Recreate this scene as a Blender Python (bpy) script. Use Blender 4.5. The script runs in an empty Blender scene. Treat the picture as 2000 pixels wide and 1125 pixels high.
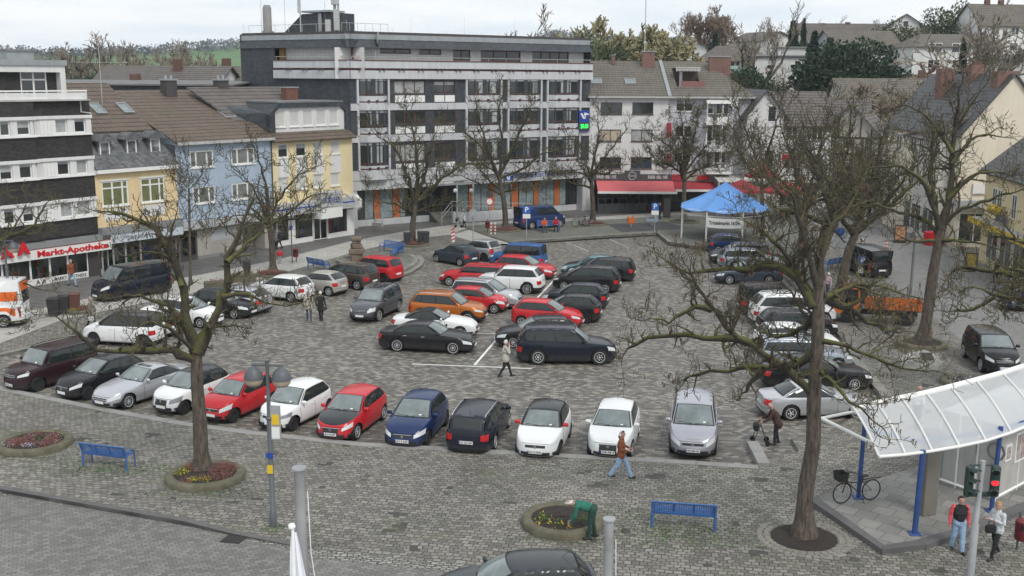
import bpy,bmesh,math,random
from mathutils import Vector,Matrix,noise
R=math.radians
random.seed(7)
scene=bpy.context.scene
col=scene.collection
V=Vector
FPX,YH,CAMH,ROLL=2100.0,148.0,13.5,0.006
PITCH=math.atan((562.5-YH)/FPX)
_c,_s=math.cos(ROLL),math.sin(ROLL)
_r0,_u0,_f0=V((1,0,0)),V((0,math.sin(PITCH),math.cos(PITCH))),V((0,math.cos(PITCH),-math.sin(PITCH)))
CR,CU,CF=_r0*_c+_u0*_s,_u0*_c-_r0*_s,_f0
CP=V((0,0,CAMH))
cd=bpy.data.cameras.new('camera')
cam=bpy.data.objects.new('camera',cd)
col.objects.link(cam)
M4=Matrix((CR,CU,-CF)).transposed().to_4x4()
M4.translation=CP
cam.matrix_world=M4
cd.sensor_width=36
cd.lens=FPX/2000*36
cd.clip_start=0.3
cd.clip_end=9000
scene.camera=cam
def ray(px,py):
 return(CF*FPX+CR*(px-1000)+CU*(562.5-py)).normalized()
def at(px,py,z=0.0):
 'ground point seen at a photo position'
 d=ray(px,py)
 return CP+d*((z-CAMH)/d.z)
def onplane(px,py,P,n):
 d=ray(px,py)
 return CP+d*((P-CP).dot(n)/d.dot(n))
def atdepth(px,py,Y):
 d=ray(px,py)
 return CP+d*(Y/d.y)
def topz(P,px,py):
 'height of a point standing over ground point P'
 n=V((P.x,P.y,0)).normalized()
 return onplane(px,py,P,n).z
MATS={}
def nt(m):
 m.use_nodes=True
 t=m.node_tree
 return t,t.nodes,t.links,t.nodes['Principled BSDF']
def M(name,rgb,rough=0.6,var=0.15,scale=2.0,metal=0.0,bump=0.0,bscale=30,emit=0.0,coat=0.0,alpha=1.0,trans=0.0,spec=0.5,streak=0.0):
 if name in MATS:return MATS[name]
 m=bpy.data.materials.new(name)
 t,n,l,b=nt(m)
 b.inputs['Base Color'].default_value=(*rgb,1)
 b.inputs['Roughness'].default_value=rough
 b.inputs['Metallic'].default_value=metal
 b.inputs['Specular IOR Level'].default_value=spec
 b.inputs['Coat Weight'].default_value=coat
 b.inputs['Coat Roughness'].default_value=0.04
 b.inputs['Transmission Weight'].default_value=trans
 b.inputs['Alpha'].default_value=alpha
 if emit:
  b.inputs['Emission Color'].default_value=(*rgb,1)
  b.inputs['Emission Strength'].default_value=emit
 geo=n.new('ShaderNodeNewGeometry')
 if var:
  nz=n.new('ShaderNodeTexNoise');nz.inputs['Scale'].default_value=scale
  nz.inputs['Detail'].default_value=6;nz.inputs['Roughness'].default_value=0.65
  l.new(geo.outputs['Position'],nz.inputs['Vector'])
  mr=n.new('ShaderNodeMapRange')
  mr.inputs['From Min'].default_value=0.3;mr.inputs['From Max'].default_value=0.7
  mr.inputs['To Min'].default_value=1-var;mr.inputs['To Max'].default_value=1+var
  l.new(nz.outputs['Fac'],mr.inputs['Value'])
  fac=mr.outputs['Result']
  if streak:
   mp=n.new('ShaderNodeMapping');mp.inputs['Scale'].default_value=(3.0,3.0,0.22)
   l.new(geo.outputs['Position'],mp.inputs['Vector'])
   n2=n.new('ShaderNodeTexNoise');n2.inputs['Scale'].default_value=1.0;n2.inputs['Detail'].default_value=5
   l.new(mp.outputs['Vector'],n2.inputs['Vector'])
   m2=n.new('ShaderNodeMapRange');m2.inputs['From Min'].default_value=0.35;m2.inputs['From Max'].default_value=0.75
   m2.inputs['To Min'].default_value=1.0;m2.inputs['To Max'].default_value=1-streak
   l.new(n2.outputs['Fac'],m2.inputs['Value'])
   mu=n.new('ShaderNodeMath');mu.operation='MULTIPLY'
   l.new(fac,mu.inputs[0]);l.new(m2.outputs['Result'],mu.inputs[1]);fac=mu.outputs[0]
  vm=n.new('ShaderNodeVectorMath');vm.operation='SCALE'
  vm.inputs[0].default_value=rgb
  l.new(fac,vm.inputs['Scale'])
  l.new(vm.outputs[0],b.inputs['Base Color'])
 if bump:
  nb=n.new('ShaderNodeTexNoise');nb.inputs['Scale'].default_value=bscale;nb.inputs['Detail'].default_value=4
  l.new(geo.outputs['Position'],nb.inputs['Vector'])
  bp=n.new('ShaderNodeBump');bp.inputs['Strength'].default_value=bump;bp.inputs['Distance'].default_value=0.02
  l.new(nb.outputs['Fac'],bp.inputs['Height']);l.new(bp.outputs['Normal'],b.inputs['Normal'])
 MATS[name]=m
 return m
def MB_(name,c1,c2,cm,w=0.2,h=0.14,mortar=0.012,off=0.5,rough=0.65,rot=0.0,use_uv=False,var=0.2,vscale=0.35,third=None,third_at=0.62,moss=None,bump=0.5,patch=None,offfreq=2,wob=0.03,spec=0.4,streak=0.0,squash=1.0):
 'courses: bricks, cobbles, slates, tiles'
 if name in MATS:return MATS[name]
 m=bpy.data.materials.new(name)
 t,n,l,b=nt(m)
 b.inputs['Roughness'].default_value=rough
 b.inputs['Specular IOR Level'].default_value=spec
 geo=n.new('ShaderNodeNewGeometry')
 if use_uv:
  tc=n.new('ShaderNodeTexCoord');src=tc.outputs['UV']
 else:
  src=geo.outputs['Position']
 mp=n.new('ShaderNodeMapping');mp.inputs['Rotation'].default_value=(0,0,rot)
 l.new(src,mp.inputs['Vector'])
 vec=mp.outputs['Vector']
 if wob:
  nw=n.new('ShaderNodeTexNoise');nw.inputs['Scale'].default_value=1.7;nw.inputs['Detail'].default_value=3
  l.new(vec,nw.inputs['Vector'])
  sub=n.new('ShaderNodeVectorMath');sub.operation='SUBTRACT';sub.inputs[1].default_value=(0.5,0.5,0.5)
  l.new(nw.outputs['Color'],sub.inputs[0])
  sc=n.new('ShaderNodeVectorMath');sc.operation='SCALE';sc.inputs['Scale'].default_value=wob*4
  l.new(sub.outputs[0],sc.inputs[0])
  ad=n.new('ShaderNodeVectorMath');ad.operation='ADD'
  l.new(vec,ad.inputs[0]);l.new(sc.outputs[0],ad.inputs[1]);vec=ad.outputs[0]
 br=n.new('ShaderNodeTexBrick')
 br.offset=off;br.offset_frequency=offfreq;br.squash=squash
 br.inputs['Scale'].default_value=1.0
 br.inputs['Brick Width'].default_value=w;br.inputs['Row Height'].default_value=h
 br.inputs['Mortar Size'].default_value=mortar;br.inputs['Mortar Smooth'].default_value=0.25
 br.inputs['Bias'].default_value=0.0
 br.inputs['Color1'].default_value=(0,0,0,1);br.inputs['Color2'].default_value=(1,1,1,1);br.inputs['Mortar'].default_value=(0,0,0,1)
 l.new(vec,br.inputs['Vector'])
 rp=n.new('ShaderNodeValToRGB')
 e=rp.color_ramp.elements
 e[0].color=(*c1,1);e[1].color=(*c2,1);e[0].position=0.05;e[1].position=0.95
 if third:
  k=e.new(third_at);k.color=(*third,1)
 l.new(br.outputs['Color'],rp.inputs['Fac'])
 nz=n.new('ShaderNodeTexNoise');nz.inputs['Scale'].default_value=vscale;nz.inputs['Detail'].default_value=7;nz.inputs['Roughness'].default_value=0.7
 l.new(geo.outputs['Position'],nz.inputs['Vector'])
 mr=n.new('ShaderNodeMapRange');mr.inputs['From Min'].default_value=0.3;mr.inputs['From Max'].default_value=0.7
 mr.inputs['To Min'].default_value=1-var;mr.inputs['To Max'].default_value=1+var
 l.new(nz.outputs['Fac'],mr.inputs['Value'])
 fac=mr.outputs['Result']
 if streak:
  mp2=n.new('ShaderNodeMapping');mp2.inputs['Scale'].default_value=(1.6,1.6,0.15)
  l.new(geo.outputs['Position'],mp2.inputs['Vector'])
  n2=n.new('ShaderNodeTexNoise');n2.inputs['Detail'].default_value=5;n2.inputs['Scale'].default_value=1.0
  l.new(mp2.outputs['Vector'],n2.inputs['Vector'])
  m2=n.new('ShaderNodeMapRange');m2.inputs['From Min'].default_value=0.35;m2.inputs['From Max'].default_value=0.7
  m2.inputs['To Min'].default_value=1.0;m2.inputs['To Max'].default_value=1-streak
  l.new(n2.outputs['Fac'],m2.inputs['Value'])
  mu=n.new('ShaderNodeMath');mu.operation='MULTIPLY'
  l.new(fac,mu.inputs[0]);l.new(m2.outputs['Result'],mu.inputs[1]);fac=mu.outputs[0]
 mixm=n.new('ShaderNodeMix');mixm.data_type='RGBA'
 l.new(br.outputs['Fac'],mixm.inputs['Factor']);l.new(rp.outputs['Color'],mixm.inputs['A'])
 mixm.inputs['B'].default_value=(*cm,1)
 cur=mixm.outputs['Result']
 if patch:
  pc,lo,hi,psc=patch
  np_=n.new('ShaderNodeTexNoise');np_.inputs['Scale'].default_value=psc;np_.inputs['Detail'].default_value=2
  sn=n.new('ShaderNodeVectorMath');sn.operation='SNAP';sn.inputs[1].default_value=(w,h,1)
  l.new(vec,sn.inputs[0]);l.new(sn.outputs[0],np_.inputs['Vector'])
  m3=n.new('ShaderNodeMapRange');m3.inputs['From Min'].default_value=lo;m3.inputs['From Max'].default_value=hi
  l.new(np_.outputs['Fac'],m3.inputs['Value'])
  mx=n.new('ShaderNodeMix');mx.data_type='RGBA'
  l.new(m3.outputs['Result'],mx.inputs['Factor']);l.new(cur,mx.inputs['A']);mx.inputs['B'].default_value=(*pc,1)
  cur=mx.outputs['Result']
 if moss:
  mc,lo,hi,msc=moss
  nm=n.new('ShaderNodeTexNoise');nm.inputs['Scale'].default_value=msc;nm.inputs['Detail'].default_value=6;nm.inputs['Roughness'].default_value=0.7
  l.new(geo.outputs['Position'],nm.inputs['Vector'])
  m4=n.new('ShaderNodeMapRange');m4.inputs['From Min'].default_value=lo;m4.inputs['From Max'].default_value=hi
  m4.inputs['To Max'].default_value=0.85
  l.new(nm.outputs['Fac'],m4.inputs['Value'])
  mx=n.new('ShaderNodeMix');mx.data_type='RGBA'
  l.new(m4.outputs['Result'],mx.inputs['Factor']);l.new(cur,mx.inputs['A']);mx.inputs['B'].default_value=(*mc,1)
  cur=mx.outputs['Result']
 vm=n.new('ShaderNodeVectorMath');vm.operation='SCALE'
 l.new(cur,vm.inputs[0]);l.new(fac,vm.inputs['Scale'])
 l.new(vm.outputs[0],b.inputs['Base Color'])
 if bump:
  inv=n.new('ShaderNodeMath');inv.operation='SUBTRACT';inv.inputs[0].default_value=1.0
  l.new(br.outputs['Fac'],inv.inputs[1])
  bp=n.new('ShaderNodeBump');bp.inputs['Strength'].default_value=bump;bp.inputs['Distance'].default_value=0.02
  l.new(inv.outputs[0],bp.inputs['Height']);l.new(bp.outputs['Normal'],b.inputs['Normal'])
 MATS[name]=m
 return m
def MTILE(name,rgb,w=0.3,h=0.34,depth=0.05,rough=0.7,var=0.2,moss=None):
 'roof tiles: scalloped courses, real bump'
 if name in MATS:return MATS[name]
 m=bpy.data.materials.new(name)
 t,n,l,b=nt(m)
 b.inputs['Roughness'].default_value=rough
 tc=n.new('ShaderNodeTexCoord')
 sp=n.new('ShaderNodeSeparateXYZ');l.new(tc.outputs['UV'],sp.inputs[0])
 def math_(op,a,bb=None):
  k=n.new('ShaderNodeMath');k.operation=op
  for i,x in enumerate((a,bb)):
   if x is None:continue
   if isinstance(x,(int,float)):k.inputs[i].default_value=x
   else:l.new(x,k.inputs[i])
  return k.outputs[0]
 u=math_('DIVIDE',sp.outputs['X'],w);v=math_('DIVIDE',sp.outputs['Y'],h)
 fu=math_('SINE',math_('MULTIPLY',u,2*math.pi))
 fv=math_('FRACT',v)
 wn=n.new('ShaderNodeTexWhiteNoise');wn.noise_dimensions='2D'
 cb=n.new('ShaderNodeCombineXYZ');l.new(math_('FLOOR',u),cb.inputs[0]);l.new(math_('FLOOR',v),cb.inputs[1])
 l.new(cb.outputs[0],wn.inputs['Vector'])
 nz=n.new('ShaderNodeTexNoise');nz.inputs['Scale'].default_value=0.5;nz.inputs['Detail'].default_value=7;nz.inputs['Roughness'].default_value=0.7
 geo=n.new('ShaderNodeNewGeometry');l.new(geo.outputs['Position'],nz.inputs['Vector'])
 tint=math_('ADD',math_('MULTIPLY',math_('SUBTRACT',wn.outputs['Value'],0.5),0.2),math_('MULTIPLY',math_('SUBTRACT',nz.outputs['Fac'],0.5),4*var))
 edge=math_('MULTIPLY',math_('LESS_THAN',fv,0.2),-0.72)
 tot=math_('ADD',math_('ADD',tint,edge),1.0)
 vm=n.new('ShaderNodeVectorMath');vm.operation='SCALE';vm.inputs[0].default_value=rgb
 l.new(tot,vm.inputs['Scale'])
 cur=vm.outputs[0]
 if moss:
  nm=n.new('ShaderNodeTexNoise');nm.inputs['Scale'].default_value=0.8;nm.inputs['Detail'].default_value=6
  l.new(geo.outputs['Position'],nm.inputs['Vector'])
  m4=n.new('ShaderNodeMapRange');m4.inputs['From Min'].default_value=0.5;m4.inputs['From Max'].default_value=0.75;m4.inputs['To Max'].default_value=0.7
  l.new(nm.outputs['Fac'],m4.inputs['Value'])
  mx=n.new('ShaderNodeMix');mx.data_type='RGBA'
  l.new(m4.outputs['Result'],mx.inputs['Factor']);l.new(cur,mx.inputs['A']);mx.inputs['B'].default_value=(*moss,1)
  cur=mx.outputs['Result']
 l.new(cur,b.inputs['Base Color'])
 hgt=math_('ADD',math_('MULTIPLY',fu,0.3),math_('SUBTRACT',1.0,fv))
 bp=n.new('ShaderNodeBump');bp.inputs['Strength'].default_value=0.8;bp.inputs['Distance'].default_value=depth
 l.new(hgt,bp.inputs['Height']);l.new(bp.outputs['Normal'],b.inputs['Normal'])
 MATS[name]=m
 return m
ROOTM={}
LABELS=set()
def tag(o,label=None,cat=None,group=None,kind=None):
 if label:o['label']=label
 if cat:o['category']=cat
 if group:o['group']=group
 if kind:o['kind']=kind
 return o
def thing(name,label,cat,loc=(0,0,0),rotz=0.0,group=None):
 o=bpy.data.objects.new(name,None)
 o.empty_display_size=0.2
 col.objects.link(o)
 o.location=loc;o.rotation_euler=(0,0,rotz)
 ROOTM[o]=Matrix.Translation(V(loc))@Matrix.Rotation(rotz,4,'Z')
 return tag(o,label,cat,group)
class MB:
 'collects quads, boxes, tubes and lathes; build() links them as ONE mesh object'
 def __init__(s):
  s.v=[];s.f=[];s.m=[];s.mat=0
 def add(s,vs,fs):
  k=len(s.v);s.v+=[V(p)for p in vs]
  s.f+=[[i+k for i in f]for f in fs];s.m+=[s.mat]*len(fs)
 def face(s,*pts):s.add(pts,[list(range(len(pts)))])
 def box(s,c,d,rz=0.0,taper=1.0,rot=None):
  x,y,z=d[0]/2,d[1]/2,d[2]/2
  P=[V((sx*x*(taper if sz>0 else 1),sy*y*(taper if sz>0 else 1),sz*z))for sz in(-1,1)for sy in(-1,1)for sx in(-1,1)]
  m=rot if rot is not None else Matrix.Rotation(rz,3,'Z')
  s.add([m@p+V(c)for p in P],[[0,2,3,1],[4,5,7,6],[0,1,5,4],[2,6,7,3],[0,4,6,2],[1,3,7,5]])
 def bbox(s,c,d,rz=0.0,bev=0.02,rot=None):
  'box with chamfered vertical and top edges'
  x,y,z=d[0]/2,d[1]/2,d[2]/2
  b=min(bev,x*.9,y*.9,z*.9)
  m=rot if rot is not None else Matrix.Rotation(rz,3,'Z')
  rings=[]
  for zz,ins in((-z,b),(-z+b,0),(z-b,0),(z,b)):
   xx,yy=x-ins,y-ins
   bb=b if ins==0 else b*.6
   rings.append([m@V(p)+V(c)for p in((-xx+bb,-yy,zz),(xx-bb,-yy,zz),(xx,-yy+bb,zz),(xx,yy-bb,zz),(xx-bb,yy,zz),(-xx+bb,yy,zz),(-xx,yy-bb,zz),(-xx,-yy+bb,zz))])
  s.loft(rings)
 def loft(s,rings,cap=True,close=True):
  n=len(rings[0]);vs=[p for r in rings for p in r];fs=[]
  for i in range(len(rings)-1):
   for j in range(n if close else n-1):
    k=(j+1)%n
    fs.append([i*n+j,i*n+k,(i+1)*n+k,(i+1)*n+j])
  if cap and close:
   fs.append(list(range(n))[::-1]);fs.append([(len(rings)-1)*n+j for j in range(n)])
  s.add(vs,fs)
 def tube(s,path,rad,n=8,cap=True):
  path=[V(p)for p in path]
  if not hasattr(rad,'__len__'):rad=[rad]*len(path)
  rings=[];ref=None
  for i,p in enumerate(path):
   a=path[max(i-1,0)];b=path[min(i+1,len(path)-1)]
   d=(b-a)
   if d.length<1e-9:d=V((0,0,1))
   d.normalize()
   if ref is None:
    ref=V((0,0,1))if abs(d.z)<.9 else V((1,0,0))
   x=ref-d*ref.dot(d)
   if x.length<1e-4:x=d.orthogonal()
   x.normalize();ref=x;y=d.cross(x)
   rings.append([p+(x*math.cos(2*math.pi*k/n)+y*math.sin(2*math.pi*k/n))*rad[i]for k in range(n)])
  s.loft(rings,cap)
 def lathe(s,prof,n=16,c=(0,0,0),axis='z',sx=1.0,sy=1.0):
  rings=[]
  for r,z in prof:
   ring=[]
   for k in range(n):
    a=2*math.pi*k/n
    p=V((r*math.cos(a)*sx,r*math.sin(a)*sy,z))
    if axis=='y':p=V((p.x,-p.z,p.y))
    if axis=='x':p=V((p.z,p.x,p.y))
    ring.append(p+V(c))
   rings.append(ring)
  s.loft(rings,cap=True)
 def prism(s,poly,z0,z1):
  n=len(poly)
  s.loft([[V((p[0],p[1],z0))for p in poly],[V((p[0],p[1],z1))for p in poly]])
 def grid(s,rows):
  n=len(rows[0]);vs=[p for r in rows for p in r]
  s.add(vs,[[i*n+j,i*n+j+1,(i+1)*n+j+1,(i+1)*n+j]for i in range(len(rows)-1)for j in range(n-1)])
 def build(s,name,mats,parent=None,smooth=None,world=False,uv=True,weld=0.0,normals=True,label=None):
  me=bpy.data.meshes.new(name)
  vs=s.v
  if world and parent is not None:
   p=parent
   while p not in ROOTM:p=p.parent
   inv=ROOTM[p].inverted();vs=[inv@q for q in vs]
  me.from_pydata([tuple(q)for q in vs],[],s.f)
  if not isinstance(mats,(list,tuple)):mats=[mats]
  for mm in mats:me.materials.append(mm)
  me.polygons.foreach_set('material_index',s.m)
  if normals or weld:
   bm=bmesh.new();bm.from_mesh(me)
   if weld:bmesh.ops.remove_doubles(bm,verts=bm.verts,dist=weld)
   if normals:bmesh.ops.recalc_face_normals(bm,faces=bm.faces)
   bm.to_mesh(me);bm.free()
  if uv:
   lay=me.uv_layers.new(name='uv')
   for pl in me.polygons:
    nn=pl.normal
    if abs(nn.z)>.97:ua,va=V((1,0,0)),V((0,1,0))
    else:
     ua=V((-nn.y,nn.x,0)).normalized();va=nn.cross(ua)
    for li in pl.loop_indices:
     q=me.vertices[me.loops[li].vertex_index].co
     lay.data[li].uv=(q.dot(ua),q.dot(va))
  if smooth is not None:
   me.shade_smooth()
   me.set_sharp_from_angle(angle=R(smooth))
  o=bpy.data.objects.new(name,me)
  col.objects.link(o)
  if parent is not None:o.parent=parent
  if label:o['label']=label
  return o
def copy_tree(o,parent=None):
 c=o.copy();col.objects.link(c)
 if parent is not None:c.parent=parent
 if o in ROOTM:ROOTM[c]=ROOTM[o].copy()
 for ch in list(o.children):copy_tree(ch,c)
 return c
def text_mesh(txt,size,bold=0.0,extr=0.004,spacing=1.0):
 'flat letters in the XY plane, centred'
 cu=bpy.data.curves.new('lettering','FONT')
 cu.body=txt;cu.size=size;cu.align_x='CENTER';cu.align_y='CENTER'
 cu.extrude=extr;cu.offset=bold;cu.resolution_u=2;cu.space_character=spacing
 o=bpy.data.objects.new('lettering',cu);col.objects.link(o)
 dg=bpy.context.evaluated_depsgraph_get()
 me=bpy.data.meshes.new_from_object(o.evaluated_get(dg))
 bpy.data.objects.remove(o);bpy.data.curves.remove(cu)
 return me
def lettering(txt,size,mat,origin,xdir,up,parent,bold=0.0,width=None,name='lettering',extr=0.004,local=False):
 'letters standing on a surface: origin is the centre, world space'
 me=text_mesh(txt,size,bold,extr)
 xd=V(xdir).normalized();u=V(up).normalized();nrm=xd.cross(u)
 k=1.0
 if width:
  xs=[v.co.x for v in me.vertices]
  k=width/max(1e-4,max(xs)-min(xs))
 m=Matrix((xd*k,u,nrm)).transposed().to_4x4();m.translation=V(origin)
 if not local:
  p=parent
  while p is not None and p not in ROOTM:p=p.parent
  if p is not None:m=ROOTM[p].inverted()@m
 me.transform(m)
 me.materials.clear();me.materials.append(mat)
 o=bpy.data.objects.new(name,me);col.objects.link(o)
 if parent is not None:o.parent=parent
 return o
scene.view_settings.view_transform='Standard'
scene.view_settings.look='None'
scene.view_settings.exposure=0.36
scene.view_settings.gamma=1.0
w=bpy.data.worlds.new('World');scene.world=w
w.use_nodes=True
wn,wl=w.node_tree.nodes,w.node_tree.links
bg=wn['Background']
sky=wn.new('ShaderNodeTexSky');sky.sky_type='NISHITA';sky.sun_disc=False
SUN_EL,SUN_AZ=48,150
sky.sun_elevation=R(SUN_EL);sky.sun_rotation=R(SUN_AZ)
sky.air_density=1.0;sky.dust_density=2.0
tc=wn.new('ShaderNodeTexCoord')
sp=wn.new('ShaderNodeSeparateXYZ');wl.new(tc.outputs['Generated'],sp.inputs[0])
mz=wn.new('ShaderNodeMath');mz.operation='MAXIMUM';mz.inputs[1].default_value=0.0;wl.new(sp.outputs['Z'],mz.inputs[0])
ma=wn.new('ShaderNodeMath');ma.operation='ADD';ma.inputs[1].default_value=0.09;wl.new(mz.outputs[0],ma.inputs[0])
dx=wn.new('ShaderNodeMath');dx.operation='DIVIDE';wl.new(sp.outputs['X'],dx.inputs[0]);wl.new(ma.outputs[0],dx.inputs[1])
dy=wn.new('ShaderNodeMath');dy.operation='DIVIDE';wl.new(sp.outputs['Y'],dy.inputs[0]);wl.new(ma.outputs[0],dy.inputs[1])
cx=wn.new('ShaderNodeCombineXYZ');wl.new(dx.outputs[0],cx.inputs[0]);wl.new(dy.outputs[0],cx.inputs[1])
cn=wn.new('ShaderNodeTexNoise');cn.inputs['Scale'].default_value=0.55;cn.inputs['Detail'].default_value=8;cn.inputs['Roughness'].default_value=0.58
wl.new(cx.outputs[0],cn.inputs['Vector'])
cr=wn.new('ShaderNodeValToRGB')
ce=cr.color_ramp.elements
ce[0].position=0.30;ce[0].color=(0.70,0.79,0.88,1)
ce[1].position=0.62;ce[1].color=(0.97,0.985,1.0,1)
ck=ce.new(0.45);ck.color=(0.84,0.90,0.95,1)
wl.new(cn.outputs['Fac'],cr.inputs['Fac'])
cs=wn.new('ShaderNodeVectorMath');cs.operation='SCALE';cs.inputs['Scale'].default_value=8.7
wl.new(cr.outputs['Color'],cs.inputs[0])
mx=wn.new('ShaderNodeMix');mx.data_type='RGBA';mx.inputs['Factor'].default_value=0.93
wl.new(sky.outputs['Color'],mx.inputs['A']);wl.new(cs.outputs[0],mx.inputs['B'])
wl.new(mx.outputs['Result'],bg.inputs['Color'])
bg.inputs['Strength'].default_value=0.1
sl=bpy.data.lights.new('sun','SUN');sl.energy=1.5;sl.angle=R(18);sl.color=(1,0.96,0.9)
so=bpy.data.objects.new('sun',sl);col.objects.link(so)
sdir=V((math.sin(R(SUN_AZ))*math.cos(R(SUN_EL)),math.cos(R(SUN_AZ))*math.cos(R(SUN_EL)),math.sin(R(SUN_EL))))
so.rotation_euler=(-sdir).to_track_quat('-Z','Y').to_euler()
so.location=(0,-20,60)
ZP=0.15
LOT_PX=[(-420,694),(-60,712),(71,683),(160,657),(300,622),(440,588),(540,566),(640,553),(735,552),(775,546),(805,535),(825,522),(830,512),(822,502),(846,498),(872,488),(890,478),(1000,478),(1027,475),(1150,467),(1282,460),(1303,478),(1370,488),(1500,503),(1528,540),(1590,603),(1652,676),(1742,782),(1700,800),(1600,862),(1545,862),(1560,889),(1480,917),(1300,905),(1127,896),(999,889),(850,880),(703,872),(498,850),(370,833),(228,808),(0,762),(-420,690+0)]
LOT_PX[-1]=(-420,700)
LOT=[at(x,y,0)for x,y in LOT_PX]
LOT[0]=V((LOT[1].x-20,LOT[1].y-1.5,0));LOT[-1]=V((LOT[-2].x-24,LOT[-2].y+5,0))
ROAD=[(-900,800,.03),(-400,885,.03),(0,962,.03),(360,1026,.03),(450,1045,.10),(600,1072,.14),(900,1102,.146),(1300,1135,.146),(2200,1190,.146),(3000,1230,.146)]
ROADW=[at(x,y,z)for x,y,z in ROAD]
def poly_fill(name,loops,z,mat,kind='structure'):
 bm=bmesh.new()
 edges=[]
 for lp in loops:
  vs=[bm.verts.new((p[0],p[1],z if z is not None else p[2]))for p in lp]
  edges+=[bm.edges.new((vs[i],vs[(i+1)%len(vs)]))for i in range(len(vs))]
 bmesh.ops.triangle_fill(bm,edges=edges,use_beauty=True)
 for f in bm.faces:
  f.normal_update()
  if f.normal.z<0:f.normal_flip()
 me=bpy.data.meshes.new(name);bm.to_mesh(me);bm.free()
 me.materials.append(mat)
 o=bpy.data.objects.new(name,me);col.objects.link(o)
 if kind:o['kind']=kind
 return o
m_lot=MB_('lot_pavers',(.088,.083,.076),(.295,.275,.238),(.08,.076,.068),w=.24,h=.16,mortar=.008,rot=R(4),third=(.165,.153,.131),third_at=.6,var=.16,vscale=.16,moss=((.075,.07,.063),.56,.80,.38),bump=.45,rough=.58,wob=.03)
m_plaza=MB_('plaza_cobbles',(.130,.123,.106),(.248,.236,.206),(.052,.05,.044),w=.23,h=.185,mortar=.016,rot=R(9),var=.22,vscale=.25,patch=((.06,.056,.05),.658,.672,.9),moss=((.10,.11,.05),.56,.80,.45),bump=.7,rough=.68,wob=.085)
m_road=MB_('road_pavers',(.135,.131,.123),(.215,.21,.195),(.075,.072,.066),w=.22,h=.15,mortar=.010,rot=R(-24),var=.12,vscale=.3,bump=.3,rough=.65)
m_strip=MB_('pavement_slabs',(.36,.35,.325),(.43,.42,.39),(.24,.235,.22),w=.4,h=.4,mortar=.012,rot=R(20),var=.12,vscale=.3,bump=.2,rough=.75)
m_dark=MB_('dark_slabs',(.115,.112,.108),(.165,.16,.155),(.07,.07,.065),w=.5,h=.3,mortar=.012,rot=R(20),var=.15,vscale=.2,bump=.2,rough=.6)
m_street=MB_('street_pavers',(.175,.174,.168),(.235,.233,.225),(.13,.13,.125),w=.24,h=.16,mortar=.01,rot=R(-50),var=.12,vscale=.3,bump=.2,rough=.65)
m_plat=MB_('terrace_pavers',(.13,.13,.115),(.19,.19,.168),(.085,.088,.07),w=.22,h=.16,mortar=.012,rot=R(0),var=.2,vscale=.3,moss=((.10,.115,.055),.5,.72,.4),bump=.25,rough=.7)
m_kerb=M('kerb_stone',(.27,.265,.25),.75,.18,1.2,bump=.3)
m_kerbd=M('dark_kerb_stone',(.115,.11,.11),.7,.18,1.2,bump=.3)
m_step=M('mossy_step_stone',(.215,.212,.185),.8,.25,1.0,bump=.4)
m_rubber=M('rubber_matting',(.055,.055,.058),.8,.15,2)
lot=poly_fill('car_park_paving',[LOT],0.0,m_lot)
outer=[(p.x,p.y)for p in ROADW]+[(95,30),(120,150),(-130,150),(-110,45)]
plaza=poly_fill('plaza_paving',[outer,[(p.x,p.y)for p in LOT]],ZP,m_plaza)
mb=MB()
n=len(LOT)
for i in range(n):
 a,b=LOT[i],LOT[(i+1)%n]
 mb.face((a.x,a.y,-.01),(b.x,b.y,-.01),(b.x,b.y,ZP),(a.x,a.y,ZP))
tag(mb.build('plaza_edge_riser',m_step),kind='structure')
roadp=[tuple(p)for p in ROADW]+[(95,5,.146),(-110,5,.03)]
road=poly_fill('road',[roadp],None,m_road)
mb=MB()
for i in range(len(ROADW)-1):
 a,b=ROADW[i],ROADW[i+1]
 mb.face((a.x,a.y,a.z-.02),(b.x,b.y,b.z-.02),(b.x,b.y,ZP),(a.x,a.y,ZP))
tag(mb.build('road_edge_riser',m_kerbd),kind='structure')
def strip_along(name,pts,width,z0,z1,mat,side=1,seg=1.0,gap=.012,kind='structure'):
 'kerb stones laid end to end along a line; side=1 offsets to the left of travel'
 mb=MB()
 P=[V((p[0],p[1],0))for p in pts]
 D=[(P[i+1]-P[i]).normalized()for i in range(len(P)-1)]
 N=[]
 for i in range(len(P)):
  d=D[0]if i==0 else D[-1]if i==len(P)-1 else(D[i-1]+D[i]).normalized()
  N.append(V((-d.y,d.x,0))*side)
 for i in range(len(P)-1):
  L=(P[i+1]-P[i]).length;k=max(1,round(L/seg))
  for j in range(k):
   t0,t1=j/k+gap/L/2,(j+1)/k-gap/L/2
   a,b=P[i].lerp(P[i+1],t0),P[i].lerp(P[i+1],t1)
   na,nb=N[i].lerp(N[i+1],t0)*width,N[i].lerp(N[i+1],t1)*width
   ring=lambda z:[V((q.x,q.y,z))for q in(a,b,b+nb,a+na)]
   mb.loft([ring(z0),ring(z1)])
 return tag(mb.build(name,mat),kind=kind)
W2=lambda pts,z=0:[at(x,y,z)for x,y in pts]
front_edge=LOT[32:43]
strip_along('kerb',front_edge,.38,.02,ZP+.02,m_kerb,side=1)
strip_along('kerb',[LOT[32],at(1458,868,.1)],.42,-.01,.24,m_kerb,side=-1)
strip_along('kerb',LOT[26:28],.45,.02,ZP+.05,m_step,side=-1)
strip_along('kerb',LOT[0:9],.3,.02,ZP+.012,m_step,side=1)
strip_along('kerb',LOT[8:14],.38,.02,ZP+.014,m_step,side=1)
strip_along('kerb',LOT[14:17],.3,.02,ZP+.02,m_step,side=1)
strip_along('kerb',ROADW[1:6],.22,.02,ZP+.015,m_kerbd,side=1,seg=1.1)
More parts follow.
